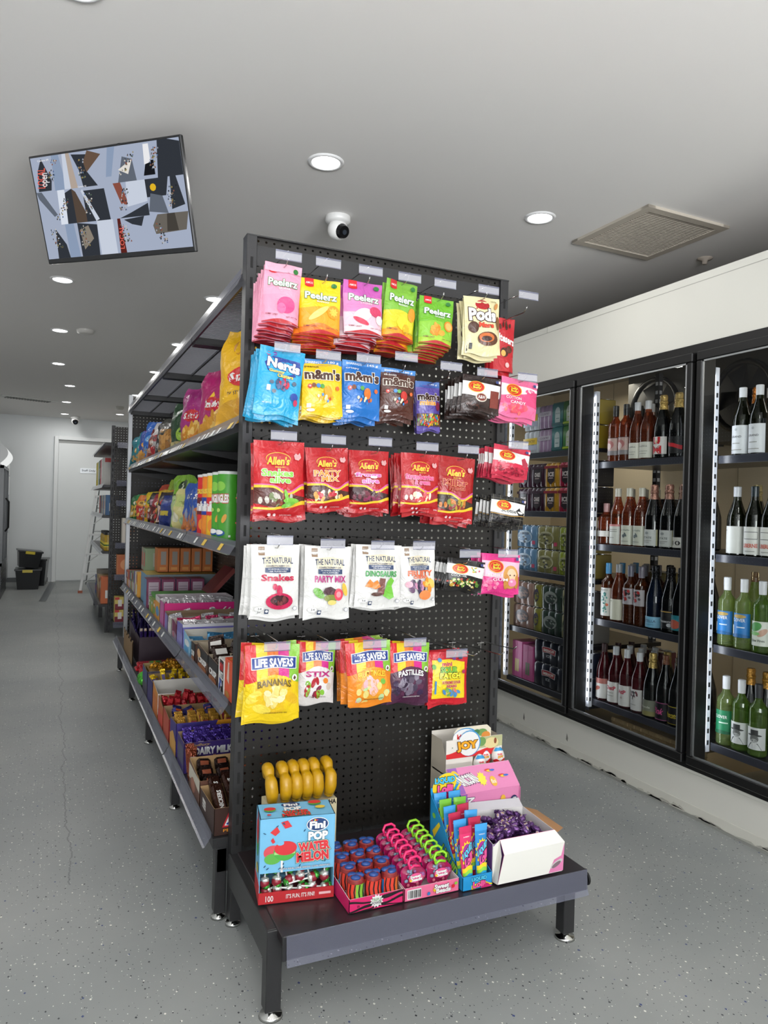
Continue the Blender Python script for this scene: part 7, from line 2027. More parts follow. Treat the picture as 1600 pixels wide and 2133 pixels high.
L_cc = (0.02, 0.105, '#17181c', [('r', 0, 0.9, 1, 0.94, '#c8a24a'), ('t', 'Prosecco', 0.5, 0.4, 0.56, 0.14, '#d8d8dc', {'shear': 0.3}), ('e', 0.7, 0.2, 0.12, 0.1, '#b8bac0')])
L_bird = (0.012, 0.115, '#dad8d4', [('r', 0, 0.74, 1, 1, '#b06a62'), ('e', 0.45, 0.5, 0.16, 0.1, '#a8493a', 0.4), ('e', 0.35, 0.42, 0.1, 0.05, '#c86a4a')])
L_red = (0.012, 0.115, '#dcdad6', [('t', 'ChatP', 0.5, 0.7, 0.6, 0.18, '#b8203c', {'bold': 0.04}), ln(0.45, w=0.4), ln(0.3, w=0.4)])
L_red2 = (0.012, 0.115, '#dcdad6', [('t', 'AtP', 0.5, 0.68, 0.44, 0.18, '#b8304c', {'bold': 0.04}), ('e', 0.5, 0.4, 0.05, 0.06, '#b8a8a0')])
L_ivy = (0.012, 0.115, '#d6d4d2', [('m', 0.5, 0.78, 0.3, 0.14, 22, ['#2a2c34', '#3f3f4a', '#6a2a34'], 0.06), ('e', 0.5, 0.55, 0.03, 0.06, '#3a3a44'), ln(0.25, w=0.4)])
L_olv = (0.01, 0.085, '#7d8070', [('r', 0, 0, 1, 0.3, '#8a8450'), ('t', 'Grande', 0.5, 0.55, 0.5, 0.12, '#d8d8cc')])
L_ink = (0.01, 0.095, '#101018', [('r', 0, 0.94, 1, 0.97, '#c85a9a'), ('t', 'Pink', 0.4, 0.5, 0.5, 0.34, '#e0589c', {'shear': 0.3}), ('r', 0, 0.03, 1, 0.05, '#c85a9a')])
L_gold = (0.01, 0.095, '#101018', [('r', 0, 0.94, 1, 0.97, '#d8c22a'), ('t', 'Moscato', 0.45, 0.5, 0.6, 0.3, '#e0c83a', {'shear': 0.3}), ('r', 0, 0.03, 1, 0.05, '#d8c22a')])
L_grand = (0.01, 0.13, '#dadde0', [('t', 'GRAND', 0.5, 0.6, 0.46, 0.07, '#4a4c50'), ('e', 0.5, 0.85, 0.06, 0.05, '#b4b8bc'), ln(0.35, w=0.35), ln(0.12, w=0.5)])
L_plain = (0.01, 0.125, '#dcddd8', [('e', 0.2, 0.85, 0.04, 0.03, '#8a8a8a')])
L_berne = (0.01, 0.125, '#dcdcd6', [('r', 0.2, 0.55, 0.8, 0.82, '#4a4a4a'), ('r', 0.215, 0.57, 0.785, 0.8, '#dcdcd6'), ('t', 'LIBERNE', 0.5, 0.32, 0.6, 0.13, '#c86a5a', {'bold': 0.04}), ln(0.1, w=0.4)])
L_blue = (0.05, 0.15, '#1f78c0', [('e', 0.5, 0.88, 0.3, 0.08, '#b89a52'), ('t', 'CLOVER', 0.45, 0.72, 0.62, 0.13, WH), ('r', 0.4, 0.4, 0.75, 0.45, '#c8dcee'), ('r', 0, 0, 0.25, 0.5, '#e8ecee'), ('b', [0, 0, 0], [0.1, 0.16, 0.1], '#15609a')])
L_green = (0.05, 0.15, '#1f8458', [('t', 'CLOVER', 0.45, 0.72, 0.62, 0.13, WH), ('r', 0.4, 0.45, 0.8, 0.5, '#c8e6d4'), ('b', [0, 0, 0], [0.1, 0.16, 0.1], '#166040')])
L_leaf = (0.03, 0.13, '#dce0d4', [('e', 0.4, 0.78, 0.28, 0.18, '#5aa05a', 0.3), ('e', 0.7, 0.55, 0.25, 0.12, '#c8a08a', 0.6), ('e', 0.35, 0.5, 0.25, 0.08, '#8ac07a'), ('t', 'Nine Vines', 0.5, 0.22, 0.6, 0.1, '#3a4a3a')])
L_hat = (0.03, 0.12, '#d8dad8', [('e', 0.5, 0.66, 0.32, 0.05, '#2a2c2c'), ('r', 0.34, 0.68, 0.66, 0.9, '#3a3c3c'), ('e', 0.5, 0.5, 0.18, 0.17, '#6a6c6a'), ('e', 0.5, 0.42, 0.12, 0.08, '#b8bab8'), ('p', [(0.2, 0.02), (0.35, 0.3), (0.65, 0.3), (0.82, 0.02)], '#2f3131'), ('p', [(0.45, 0.3), (0.5, 0.08), (0.55, 0.3)], '#e8e8e6')])
WCAP = ('#dcdde0', 'screw')
D2 = [
    (1.557, 1, [('rose bottle with patterned label', 0.799, 'bordeaux', 'rose', ('#1e1c1c', 'screw'), L_pat), ('rose bottle with patterned label, right of the pair', 0.722, 'bordeaux', 'rose', ('#1e1c1c', 'screw'), L_pat), ('rose bottle with pale label and white cap', 0.642, 'burgundy', 'rose', WCAP, L_pale), ('rose bottle with pale label and white cap, right of the pair', 0.569, 'burgundy', 'rose', WCAP, L_pale), ('dark champagne bottle with big red letters on white', 0.47, 'sparkling', 'dark', ('#c8a860', 'foil'), L_um), ('dark champagne bottle with diagonal red sash', 0.375, 'sparkling', 'dark', ('#cdb06a', 'foil'), L_sash)]),
    (1.127, 2, [('short round shouldered rose flask with pink stopper', 0.85, 'flask', 'rose', ('#c89a9a', 'screw'), (0.04, 0.068, '#e6e2dc', [])), ('rose bottle with pink topped label', 0.765, 'burgundy', 'rose', ('#cfcabc', 'screw'), L_pnk), ('rose bottle with a hen on its label', 0.682, 'burgundy', 'rose', ('#d8d4c4', 'screw'), L_hen), ('rose bottle with a hen on its label, right of the pair', 0.596, 'burgundy', 'rose', ('#d8d4c4', 'screw'), L_hen), ('dark sparkling bottle with rose gold neck', 0.514, 'sparkling', 'dark', ('#a87a6a', 'foil'), L_oct), ('dark sparkling bottle with rose gold neck, right of the pair', 0.417, 'sparkling', 'dark', ('#a87a6a', 'foil'), L_oct), ('dark sparkling bottle numbered ten at the door edge', 0.334, 'sparkling', 'dark', ('#9a7868', 'foil'), L_ten)]),
    (0.737, 3, [('rose bottle with blue cap and grape bunch label', 0.821, 'bordeaux', 'amber', ('#4a90c0', 'screw'), L_grape), ('pale orange wine bottle with plain cream label', 0.744, 'burgundy', 'rose', ('#8f9296', 'screw'), L_crm), ('clear rose bottle with black and red picture', 0.66, 'bordeaux', 'amber', ('#6a6a78', 'screw'), L_blk), ('clear rose bottle with black and red picture, right of the pair', 0.584, 'bordeaux', 'amber', ('#7a7480', 'screw'), L_blk), ('dark sparkling bottle with light blue label', 0.492, 'sparkling', 'navy', ('#16181c', 'foil'), L_stella), ('dark prosecco bottle with a hanging red tag', 0.394, 'sparkling', 'dark', ('#1c1c1e', 'foil'), L_cc), ('dark bottle with teal label at the door edge', 0.33, 'sparkling', 'dark', ('#1c1c1e', 'foil'), (0.02, 0.09, '#2a8a98', [('e', 0.5, 0.4, 0.3, 0.3, '#c8604a')]))]),
    (0.312, 4, [('dark pink bottle with brown cap and bird label', 0.837, 'burgundy', 'pink', ('#3c2a2a', 'screw'), L_bird), ('dark pink bottle with red lettered white label', 0.749, 'burgundy', 'pink', ('#b8babd', 'screw'), L_red), ('dark pink bottle with short red letters', 0.668, 'burgundy', 'pink', ('#c8cacd', 'screw'), L_red2), ('dark pink bottle with black vine drawing', 0.581, 'burgundy', 'pink', ('#dcdde2', 'screw'), L_ivy), ('dark sparkling bottle with gold foil and olive label', 0.495, 'sparkling', 'dark', ('#bda15c', 'foil'), L_olv), ('black bottle with pink handwriting', 0.412, 'sparkling', 'dark', ('#7a4a34', 'wire'), L_ink), ('black bottle with yellow handwriting', 0.335, 'sparkling', 'dark', ('#2a2224', 'wire'), L_gold)])]
for z, si, row in D2:
    for i, (d, y, sh, gl, cap, lb) in enumerate(row):
        bottle(d + ', %s shelf, middle cooler' % ['', 'top', 'second', 'third', 'lowest'][si], 2.152, y, z, sh, gl, cap, lb, 'front bottles in the middle cooler', rb.uniform(-0.12, 0.25), 1.0 if sh != 'flask' else 1.05)
    for rowi in (1, 2):
        for i, (d, y, sh, gl, cap, lb) in enumerate(row):
            if sh == 'flask' or (rowi == 2 and si == 1 and i > 3):
                continue
            bottle('wine bottle hidden behind the front row on the %s shelf of the middle cooler' % ['', 'top', 'second', 'third', 'lowest'][si], 2.152 + 0.092 * rowi, y, z, sh, gl, cap, None, 'rear bottles, %s shelf of the middle cooler' % ['', 'top', 'second', 'third', 'lowest'][si], rb.uniform(-0.3, 0.3))
D3 = [
    (1.545, 1, [('champagne bottle with orange foil neck at the upright', 0.045, 'sparkling', 'dark', ('#b86a1e', 'foil'), (0.012, 0.06, '#c07a24', []), 2.26), ('white wine bottle with tall white label', 0.026, 'burgundy', 'olive', WCAP, L_grand, 2.152), ('white wine bottle with tall white label, right of the pair', -0.056, 'burgundy', 'olive', WCAP, L_grand, 2.152), ('white wine bottle partly seen between the labelled pair', -0.03, 'burgundy', 'olive', WCAP, None, 2.25)]),
    (1.123, 2, [('white wine bottle with blank white label and silver cap', 0.04, 'burgundy', 'olive', ('#b8babf', 'screw'), L_plain, 2.152), ('white wine bottle with boxed label and dark cap', -0.046, 'burgundy', 'olive', ('#1e2a30', 'screw'), L_berne, 2.152), ('white wine bottle with boxed label at the right picture edge', -0.125, 'burgundy', 'olive', ('#1e2a30', 'screw'), L_berne, 2.152), ('gold necked sparkling bottle behind the upright', 0.06, 'sparkling', 'dark', ('#b5a678', 'foil'), None, 2.3), ('gold necked sparkling bottle behind the blank label bottle', -0.02, 'sparkling', 'dark', ('#b5a678', 'foil'), None, 2.3), ('bottle with pink flowered neck behind the boxed label bottle', -0.09, 'burgundy', 'clearw', ('#d89ab0', 'screw'), None, 2.25)]),
    (0.733, 3, [('clear green wine bottle with blue label, left of the pair', 0.078, 'bordeaux', 'clearw', WCAP, L_blue, 2.152), ('clear green wine bottle with blue label, right of the pair', -0.007, 'bordeaux', 'clearw', WCAP, L_blue, 2.152), ('green wine bottle with leaf painting label', -0.096, 'bordeaux', 'green', WCAP, L_leaf, 2.152), ('corked bottle with wire cage, leftmost behind the blue labels', 0.085, 'sparkling', 'clearw', ('#7a5a3a', 'wire'), None, 2.33), ('corked bottle with wire cage, middle behind the blue labels', 0.0, 'sparkling', 'clearw', ('#7a5a3a', 'wire'), None, 2.33), ('corked bottle with wire cage, right behind the blue labels', -0.085, 'sparkling', 'clearw', ('#7a5a3a', 'wire'), None, 2.33)]),
    (0.308, 4, [('clear green wine bottle with dark green label', 0.07, 'bordeaux', 'clearw', WCAP, L_green, 2.152), ('green wine bottle with hatted figure label, left one', -0.008, 'bordeaux', 'green', WCAP, L_hat, 2.152), ('green wine bottle with hatted figure label, right one', -0.09, 'bordeaux', 'green', ('#3a3a3e', 'screw'), L_hat, 2.152), ('gold foil sparkling bottle, leftmost in the back of the lowest shelf', 0.1, 'sparkling', 'dark', ('#c08a3a', 'foil'), None, 2.34), ('gold foil sparkling bottle, second in the back of the lowest shelf', 0.02, 'sparkling', 'dark', ('#c08a3a', 'foil'), None, 2.34), ('gold foil sparkling bottle, third in the back of the lowest shelf', -0.06, 'sparkling', 'dark', ('#c08a3a', 'foil'), None, 2.34), ('gold foil sparkling bottle, fourth in the back of the lowest shelf', -0.14, 'sparkling', 'dark', ('#c08a3a', 'foil'), None, 2.34)])]
for z, si, row in D3:
    for d, y, sh, gl, cap, lb, x in row:
        bottle(d if x > 2.2 else d + ', %s shelf, near cooler' % ['', 'top', 'second', 'third', 'lowest'][si], x, y, z, sh, gl, cap, lb, 'bottles in the near cooler', rb.uniform(0.0, 0.3))


def can_pack(lab, y0, y1, z, base, items, h=0.135, x=2.118, n=3, depth=0.15, grp='can packs in the far cooler', top=None, scal=True):
    """shrink wrapped pack: the cans bulge along the front"""
    mb = MB()
    w = y1 - y0
    m = M(base, 'plastic')
    pts = []
    seg = 10
    for k in range(n):
        for q in range(seg):
            t = pi * q / seg
            yy_ = y1 - (k + 0.5) * w / n + (w / n / 2) * cos(t)
            pts.append((x + 0.012 - 0.012 * sin(t) if scal else x, yy_))
    pts.append((x + 0.012 if scal else x, y0))
    vs = [(px_, py_, z + 0.006) for px_, py_ in pts] + [(px_, py_, z + h - 0.012) for px_, py_ in pts] + [(px_ + 0.008, py_, z + h) for px_, py_ in pts] + [(px_ + 0.006, py_, z) for px_, py_ in pts]
    N = len(pts)
    mb.add(vs, [(i, i + 1, N + i + 1, N + i) for i in range(N - 1)] + [(N + i, N + i + 1, 2 * N + i + 1, 2 * N + i) for i in range(N - 1)] + [(3 * N + i, 3 * N + i + 1, i + 1, i) for i in range(N - 1)], m, True)
    mb.box((x + 0.014, y0, z), (x + depth, y1, z + h), m, 0.004)
    for k in range(n):
        for dx in (0.04, 0.105):
            mb.cyl((x + dx, y1 - (k + 0.5) * w / n, z + h - 0.001), (x + dx, y1 - (k + 0.5) * w / n, z + h + 0.003), w / n * 0.42, M(top or '#b8babd', 'metal'), 14)
    art(mb, items, lambda u, v, hh: Vector((x - 0.0015 - hh, y1 - u * w, z + 0.01 + v * (h - 0.024))), 'plastic')
    return one('can_pack', mb, lab, 'can pack', grp)


arch_ = lambda c, c2: [('r', 0.3, 0.12, 0.78, 0.62, c), ('e', 0.54, 0.62, 0.24, 0.26, c), ('t', 'Rekorderlig', 0.54, 0.56, 0.36, 0.08, c2), ('r', 0.4, 0.3, 0.7, 0.33, c2), ('r', 0.0, 0.0, 1, 0.1, c2)]
for lv in range(2):
    z = 1.64 + lv * 0.142
    pos = ('lower', 'upper')[lv]
    can_pack('white can pack with yellow band, %s one on the top shelf' % pos, 1.43, 1.57, z, '#cfd4da', [('r', 0, 0.4, 1, 0.75, '#e8c22a'), ('t', 'COUNTRY', 0.5, 0.57, 0.7, 0.14, '#7a5a14'), ('b', [0.1, 0.1, 0.1], [0.35, 0.36, 0.35], '#b8bcd0')])
    can_pack('mauve can pack, %s one on the top shelf' % pos, 1.3, 1.42, z, '#a58aa8', [('r', 0, 0.55, 1, 0.78, '#c8c0cc'), ('t', 'COUNTRY', 0.5, 0.66, 0.7, 0.12, '#6a4a6a')])
    can_pack('teal carton of cider cans, %s one on the top shelf' % pos, 1.195, 1.29, z, '#4a868a', arch_('#c2cfcf', '#3a6a70'), 0.14, scal=False)
    can_pack('green carton of cider cans, %s one on the top shelf' % pos, 1.09, 1.188, z, '#4f8a4a', arch_('#cdd4c8', '#a8c02a'), 0.14, scal=False)
    can_pack('gold can pack at the right end, %s one on the top shelf' % pos, 0.93, 1.08, z - 0.01, '#8f7a22', [('r', 0.2, 0.2, 0.8, 0.45, '#c8c0a0')], 0.135)
    z = 1.292 + lv * 0.145
    for y0, y1, c, w_, nm in ((1.49, 1.62, '#4a2a3c', 'CRUISE', 'purple'), (1.355, 1.482, '#3c2030', 'CHASE', 'dark plum'), (1.222, 1.35, '#c2902c', 'ICE', 'golden'), (1.09, 1.217, '#b42a4a', 'ICE', 'raspberry red'), (0.93, 1.085, '#17151a', 'DRY', 'black right hand')):
        can_pack('%s can pack, %s one on the second shelf' % (nm, pos), y0, y1, z, c, [('p', [(0.25, 0.2), (0.25, 0.85), (0.75, 0.85), (0.75, 0.2), (0.5, 0.02)], '#2a1c22'), ('t', w_, 0.5, 0.55, 0.4, 0.2, '#e0d4d0', {'bold': 0.05}), ('r', 0.34, 0.33, 0.66, 0.38, '#b8a0a0'), ('b', [0.84, 0.86, 0.84], [0.98, 0.98, 0.98], c if w_ != 'ICE' else '#8a2a34')], 0.138)
    z = 0.934 + lv * 0.14
    for y0, y1, c, c2, nm in ((1.42, 1.62, '#6f95b8', '#b8ccdc', 'pale blue'), (1.21, 1.41, '#8f8a55', '#c8c4a0', 'olive'), (1.09, 1.2, '#9aa83a', '#c8c89a', 'lime'), (0.93, 1.08, '#7a6a34', '#a89a60', 'bronze')):
        can_pack('%s patterned can pack, %s one on the third shelf' % (nm, pos), y0, y1, z, c, [('e', 0.45, 0.5, 0.38, 0.36, c2), ('e', 0.45, 0.46, 0.33, 0.28, c), ('t', 'SOMERSBY', 0.45, 0.68, 0.5, 0.14, '#3a3c40'), ('m', 0.45, 0.4, 0.3, 0.2, 14, [c2, '#4a4c50', c], 0.08), ('r', 0.85, 0.1, 1.0, 0.3, '#c84a6a')], 0.132)
    z = 0.582 + lv * 0.142
    for y0, y1, c, c2, nm in ((1.44, 1.64, '#a58478', '#5a5458', 'salmon'), (1.36, 1.43, '#8f8a3a', '#4a4460', 'narrow yellow'), (1.17, 1.35, '#34443c', '#9aa09a', 'dark green'), (1.08, 1.16, '#a8a276', '#4a5a3a', 'cream'), (0.93, 1.07, '#5f5c58', '#8a8680', 'smoky grey')):
        can_pack('%s patterned can pack, %s one on the fourth shelf' % (nm, pos), y0, y1, z, c, [('e', 0.5, 0.55, 0.34, 0.34, c2), ('e', 0.5, 0.5, 0.24, 0.22, c), ('m', 0.5, 0.5, 0.3, 0.3, 16, [c2, c, '#2a2c30'], 0.07)], 0.135, n=1 if nm == 'narrow yellow' else 3)
carton('tall pink drinks carton at left on the bottom shelf', 2.12, 1.53, 2.25, 1.63, 0.272, 0.22, '#cf5f9c', None, [('r', 0.3, 0.15, 0.7, 0.5, '#d8c87a'), ('r', 0.48, 0, 0.52, 1, '#b84a88')], grp='pink drinks cartons')
carton('tall pink drinks carton beside the dark can packs', 2.12, 1.42, 2.25, 1.52, 0.272, 0.21, '#c2558f', None, [('r', 0.3, 0.15, 0.7, 0.5, '#6a7a5a'), ('r', 0.48, 0, 0.52, 1, '#a8407a')], grp='pink drinks cartons')
for lv in range(2):
    can_pack('black can pack with red name badge, %s one on the bottom shelf' % ('lower', 'upper')[lv], 1.12, 1.41, 0.272 + lv * 0.135, '#1f2330', [('p', [(0.3, 0.5), (0.28, 0.82), (0.5, 0.86), (0.74, 0.78), (0.72, 0.46), (0.5, 0.54)], '#c8c8cc'), ('p', [(0.32, 0.53), (0.3, 0.79), (0.5, 0.83), (0.72, 0.75), (0.7, 0.49), (0.5, 0.57)], '#a8222c'), ('t', 'SMIRNOFF', 0.51, 0.66, 0.34, 0.14, '#e8e4e0', {'bold': 0.04}), ('t', 'ICE', 0.5, 0.36, 0.12, 0.14, '#c8ccd4')], 0.13, n=4)
    can_pack('black can pack at the right end, %s one on the bottom shelf' % ('lower', 'upper')[lv], 0.9, 1.11, 0.272 + lv * 0.135, '#232838', [], 0.13)
# deeper stock seen behind the bottles
for z, c, lab in ((1.557, '#a8902a', 'gold'), (1.127, '#1c1a20', 'black'), (0.737, '#8a7a3a', 'bronze'), (0.312, '#7a3a44', 'dusky red')):
    for lv in range(2):
        can_pack('%s can pack standing deep inside the middle cooler, %s one' % (lab, ('lower', 'upper')[lv]), 0.72, 0.86, z + lv * 0.125, c, [('r', 0.1, 0.2, 0.9, 0.5, '#c8c4b8')], 0.12, x=2.42, depth=0.12, grp='deep can packs in the middle cooler')
a = MB()
wk = M('#b49a70', 'matte')
a.box((0, 0, 0), (0.4, 0.62, 0.12), wk)
for r_ in range(7):
    for k in range(26):
        a.box((-0.006 if (k + r_) % 2 else -0.002, k * 0.024, r_ * 0.017), (0.0, k * 0.024 + 0.02, r_ * 0.017 + 0.014), M(['#c4aa7e', '#8f7750', '#a88e62'][(k * 3 + r_) % 3], 'matte'))
one('wicker_crate', a, 'low woven wicker crate on the floor of the middle cooler', 'crate', None, (2.2, 0.2, 0.1))

# ================================================================== FAR END OF THE SHOP
# fridge against the left side, nearer one
r = thing('display_fridge', 'tall black edged display fridge with a lit curved header at far left', 'fridge', (-1.75, 8.35, 0))
a = MB()
a.box((0, 0, 0.08), (0.62, 1.25, 1.98), M('#c9ccce', 'paint'), 0.005); a.build('cabinet', r)
a = MB(); a.box((0.02, 0.02, 0.0), (0.66, 1.23, 0.42), M('#1c1e20', 'plastic')); a.build('plinth', r)
a = MB()
for k in range(9):
    a.box((0.66, 0.1, 0.06 + k * 0.035), (0.664, 1.1, 0.075 + k * 0.035), M('#3a3c3e', 'plastic'))
a.build('vent_slats', r)
for y in (0.02, 0.63):
    a = MB()
    for q in ((y, y + 0.03), (y + 0.57, y + 0.6)):
        a.box((0.62, q[0], 0.42), (0.665, q[1], 1.72), M('#5d6164', 'plastic'))
    a.box((0.62, y, 0.42), (0.665, y + 0.6, 0.46), M('#5d6164', 'plastic')); a.box((0.62, y, 1.68), (0.665, y + 0.6, 1.72), M('#5d6164', 'plastic'))
    d = a.build('door_frame', r)
    a = MB(); a.tube([(0.665, y + (0.06 if y > 0.3 else 0.54), 0.85), (0.7, y + (0.06 if y > 0.3 else 0.54), 0.9), (0.7, y + (0.06 if y > 0.3 else 0.54), 1.25), (0.665, y + (0.06 if y > 0.3 else 0.54), 1.3)], 0.01, BLACK, 8); a.build('door_handle', d)
    a = MB(); a.quad((0.64, y + 0.03, 0.46), (0.64, y + 0.57, 0.46), (0.64, y + 0.57, 1.68), (0.64, y + 0.03, 1.68), clear('fridge_glass', '#e6ecee', 1.5, 0.02, 0.25, '#d8e2e6')); a.build('glass_pane', d)
a = MB()
pr = [(0.62, 1.74)] + [(0.62 + 0.09 * sin(pi * i / 10), 1.74 + 0.27 * i / 10) for i in range(11)] + [(0.62, 2.01)]
hm = emit('lit_header', '#eef0ee', 1.1)
for y in (0.0, 1.25):
    a.add([(x, y, z) for x, z in pr], [tuple(range(len(pr)))], M('#dfe2e2', 'plastic'))
a.sheet([((x, 0, z), (x, 1.25, z)) for x, z in pr], 0, hm)
a.build('lit_header', r)
a = MB()
for k in range(5):
    a.box((0.1, 0.05, 0.5 + k * 0.25), (0.6, 1.2, 0.51 + k * 0.25), M('#d8dadc', 'metal'))
a.box((0.61, 0.62, 0.46), (0.615, 0.635, 1.68), emit('fridge_tube', '#f4f8ff', 3))
a.build('shelves', r)
r = thing('white_cabinet', 'narrow white upright cabinet between the display fridge and the back wall', 'cabinet', (-1.72, 9.66, 0))
a = MB(); a.box((0, 0, 0.08), (0.6, 0.42, 1.92), M('#dfe2e4', 'paint'), 0.006); a.box((0.03, 0.03, 0.0), (0.58, 0.4, 0.08), BLACK); a.build('cabinet', r)
a = MB(); a.box((0.6, 0.015, 0.12), (0.625, 0.405, 1.62), M('#e6e9ea', 'paint'), 0.004); d = a.build('door', r)
a = MB(); a.box((0.625, 0.05, 0.8), (0.635, 0.075, 1.35), M('#9a9da0', 'metal')); a.build('door_handle', d)
a = MB(); a.box((0.6, 0.015, 1.64), (0.62, 0.405, 1.9), M('#f0f2f2', 'paint'), 0.004); a.build('top_panel', r)


def crate(lab, loc, rot, w=0.3, d=0.4, h=0.27):
    r = thing('storage_crate', lab, 'crate', loc, rot, 'black storage crates')
    a = MB()
    m = M('#15171a', 'plastic')
    k = 0.03
    vs = [(k, k, 0), (w - k, k, 0), (w - k, d - k, 0), (k, d - k, 0), (0, 0, h), (w, 0, h), (w, d, h), (0, d, h)]
    a.add(vs, [(3, 2, 1, 0), (0, 1, 5, 4), (1, 2, 6, 5), (2, 3, 7, 6), (3, 0, 4, 7)], m)
    a.box((-0.012, -0.012, h - 0.02), (w + 0.012, d + 0.012, h + 0.004), m, 0.004)
    a.build('crate_body', r)
    a = MB()
    a.box((w * 0.28, -0.02, h - 0.045), (w * 0.68, -0.01, h - 0.005), M('#d8c21e', 'plastic'), 0.003)
    a.build('crate_handle', r)
    return r


crate('black storage crate with yellow handle on the floor by the back wall', (-0.97, 9.42, 0), (0, 0, 0), 0.33, 0.42, 0.29)
crate('black storage crate with yellow handle tilted on top of another crate', (-0.95, 9.45, 0.325), (0.0, 0.1, 0.1), 0.31, 0.4, 0.24)
crate('black storage crate half hidden behind the stacked pair', (-0.87, 9.92, 0), (0, 0, -0.1), 0.3, 0.38, 0.4)

# step ladder
r = thing('step_ladder', 'white aluminium step ladder standing open behind the second shelving run', 'ladder', (0, 0, 0))
AL = M('#d9dbdb', 'paint')
FLp, FRp = Vector((-0.13, 8.9, 0.02)), Vector((0.6, 8.9, 0.02))
TLp, TRp = Vector((0.095, 9.3, 1.64)), Vector((0.4, 9.3, 1.64))
for p, q in ((FLp, TLp), (FRp, TRp)):
    a = MB(); a.cyl(p, q, 0.022, AL, 4, smooth=False); a.build('front_rail', r)
for p, q in ((Vector((-0.02, 9.85, 0.02)), Vector((0.13, 9.36, 1.6))), (Vector((0.34, 9.85, 0.02)), Vector((0.37, 9.36, 1.6)))):
    a = MB(); a.cyl(p, q, 0.014, M('#a9acad', 'metal'), 4, smooth=False); a.build('rear_rail', r)
for k in range(5):
    t = 0.147 + k * 0.17
    p, q = FLp.lerp(TLp, t), FRp.lerp(TRp, t)
    a = MB(); a.box((p.x, p.y - 0.04, p.z - 0.012), (q.x, p.y + 0.05, p.z + 0.014), AL); s_ = a.build('step', r)
    a = MB(); a.cyl(p + Vector((0.01, 0, -0.13)), p + Vector((0.16, 0, -0.01)), 0.006, AL, 5); a.build('step_brace', s_)
for k in range(3):
    t = 0.3 + k * 0.22
    a = MB(); a.cyl(Vector((-0.02, 9.85, 0.02)).lerp(Vector((0.13, 9.36, 1.6)), t), Vector((0.34, 9.85, 0.02)).lerp(Vector((0.37, 9.36, 1.6)), t), 0.008, M('#a9acad', 'metal'), 6); a.build('rear_bar', r)
for p in (FLp, FRp):
    a = MB(); a.box((p.x - 0.03, p.y - 0.03, 0), (p.x + 0.03, p.y + 0.03, 0.035), M('#a8583a', 'plastic')); a.build('rubber_foot', r)
a = MB(); a.box((0.075, 9.25, 1.62), (0.42, 9.4, 1.66), M('#d8693a', 'plastic'), 0.004); a.build('top_cap', r)
a = MB(); a.add([(-0.64, 8.07, 0.003), (-0.56, 8.03, 0.003), (-0.43, 10.35, 0.003), (-0.52, 10.42, 0.003)], [(0, 1, 2, 3)], M('#6e7274', 'metal'))
a.box((-0.0, 0, 0), (0.0001, 0.0001, 0.0001), M('#6e7274', 'metal')) if False else None
one('floor_strip', a, 'flat dark metal strip on the floor in front of the white door', 'floor strip')

# goods on the second run
rz_ = random.Random(77)
for z, items in ((0.282, [('orange', '#d8703a', 0.16, 0.26), ('brown', '#8a5a34', 0.15, 0.22), ('tan', '#b89a6a', 0.16, 0.24), ('grey', '#7a7468', 0.14, 0.28), ('blue', '#3a5a9a', 0.14, 0.2)]),):
    for i, (nm, c, w, h) in enumerate(items):
        carton('%s grocery box on the lowest shelf of the second run' % nm, -0.06, 5.5 + i * 0.22, 0.14, 5.5 + i * 0.22 + w, z, h, c, [('r', 0.2, 0.2, 0.8, 0.5, WH)], [('r', 0.15, 0.55, 0.85, 0.85, '#e8d8c0'), ('e', 0.5, 0.3, 0.3, 0.15, '#c8502a')], name='grocery_box', grp='grocery boxes')
JB_ = MB(); JB_.lathe([(0.001, 0), (0.04, 0), (0.042, 0.01), (0.042, 0.13), (0.034, 0.15), (0.034, 0.155)], (0, 0, 0), M('#b8962a', 'plastic'), 16); JB_.lathe([(0.037, 0.155), (0.037, 0.18), (0.001, 0.182)], (0, 0, 0), M('#1c1c1c', 'plastic'), 16)
art(JB_, [('r', 0, 0.2, 1, 0.6, '#e8d24a'), ('r', 0, 0.3, 1, 0.42, '#3a6a2a')], cylmap((0, 0, 0), 0.0425, 0.01, 0.13, pi - 1, pi + 1.4))
jm = JB_.mesh('sauce_jar')
for i in range(6):
    put(jm, 'sauce_jar', 'yellow jar with black lid, %s from the near end of the second run' % ORD[i], 'jar', 'yellow jars', (-0.0, 5.55 + i * 0.11, 0.802 - 0.25 if False else 0.802), (0, 0, rz_.random()))
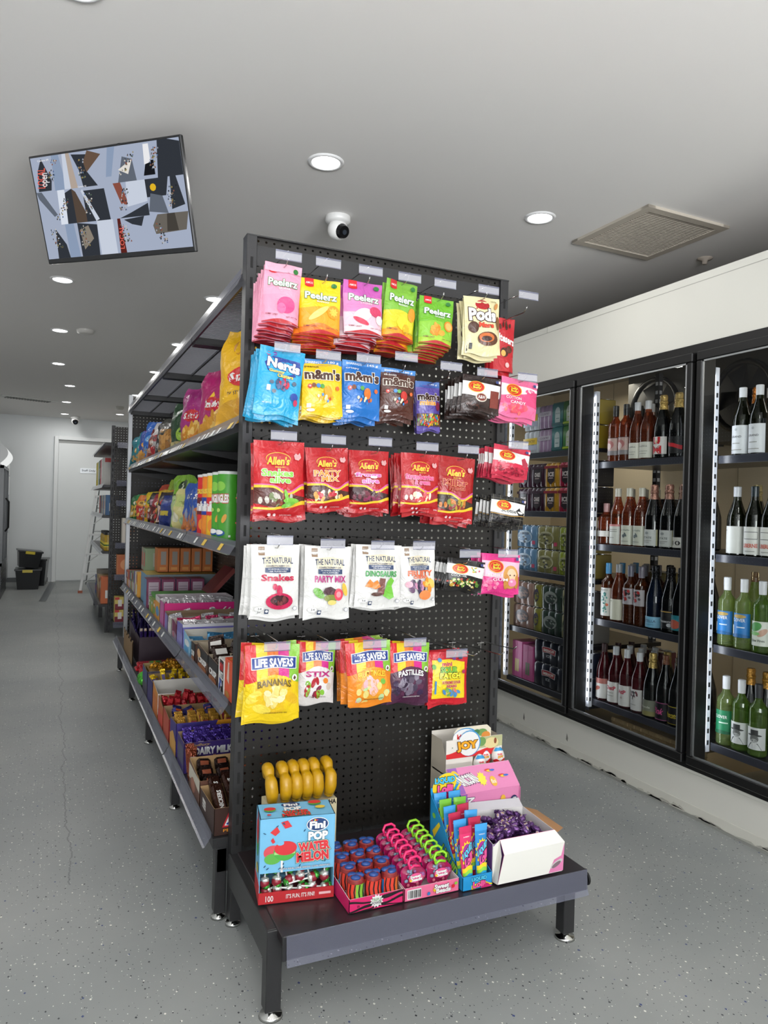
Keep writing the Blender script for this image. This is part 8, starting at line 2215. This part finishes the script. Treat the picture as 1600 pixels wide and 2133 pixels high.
for i in range(6):
    c = ['#3a6a9a', '#d8d4cc', '#8a9ab0', '#c8c0b0', '#5a7a8a', '#b8483a'][i]
    carton('pale grocery packet on the shelf above the jars, %s from the near end' % ORD[i], -0.03, 5.55 + i * 0.2, 0.12, 5.65 + i * 0.2, 1.152, 0.2, c, [('r', 0.2, 0.2, 0.8, 0.6, WH)], [('r', 0.2, 0.3, 0.8, 0.7, '#c8502a' if i % 2 else '#3a4a6a')], name='grocery_box', grp='grocery packets')
for i in range(7):
    c = ['#d8c82a', '#e0d03a', '#e8e8e4', '#2a7a4a', '#d84a6a', '#e8e4e0', '#c9c8c2'][i]
    carton('tall thin cereal box, second run upper shelf, %s from the far end' % ORD[6 - i], -0.03, 7.35 - i * 0.2, 0.16, 7.45 - i * 0.2, 1.452, 0.3, c, [('r', 0.1, 0.85, 0.9, 1, '#c8302a')], [('r', 0.2, 0.3, 0.8, 0.7, WH)], name='cereal_box', grp='cereal boxes')
for i, (z, x, h, w, c) in enumerate(((0.892, 0.1, 0.24, 0.15, '#dcd4c8'), (0.592, 0.06, 0.19, 0.2, '#c87a4a'))):
    carton(['white pouch pack with dark red oval on the end of the second run', 'orange food picture box on the end of the second run'][i], x, S0 - 0.2, x + w, S0 - 0.1, z, h, c, [('e', 0.5, 0.78, 0.34, 0.14, '#8a2230'), ('m', 0.6, 0.4, 0.25, 0.15, 10, ['#c8a060', '#a86a3a'], 0.08)] if i == 0 else [('r', 0.05, 0.05, 0.95, 0.95, '#c2683a'), ('e', 0.5, 0.5, 0.35, 0.3, '#e09a6a'), ('r', 0.6, 0.1, 0.85, 0.4, '#a83a4a')], None, name='food_box')
for lv in range(2):
    for i in range(5):
        carton('small yellow and dark red packet, %s layer, %s from the left' % (('lower', 'upper')[lv], ORD[i]), 0.05 + i * 0.085, S0 - 0.22, 0.128 + i * 0.085, S0 - 0.08, 0.142 + lv * 0.12, 0.115, '#d8c46a', [('r', 0, 0, 1, 0.45, '#7a1c2c'), ('r', 0.35, 0.25, 0.8, 0.8, '#e8e2dc'), ('r', 0.0, 0.8, 0.5, 1, '#c83a3a')], None, name='food_packet', cat='packet', grp='yellow and dark red packets')
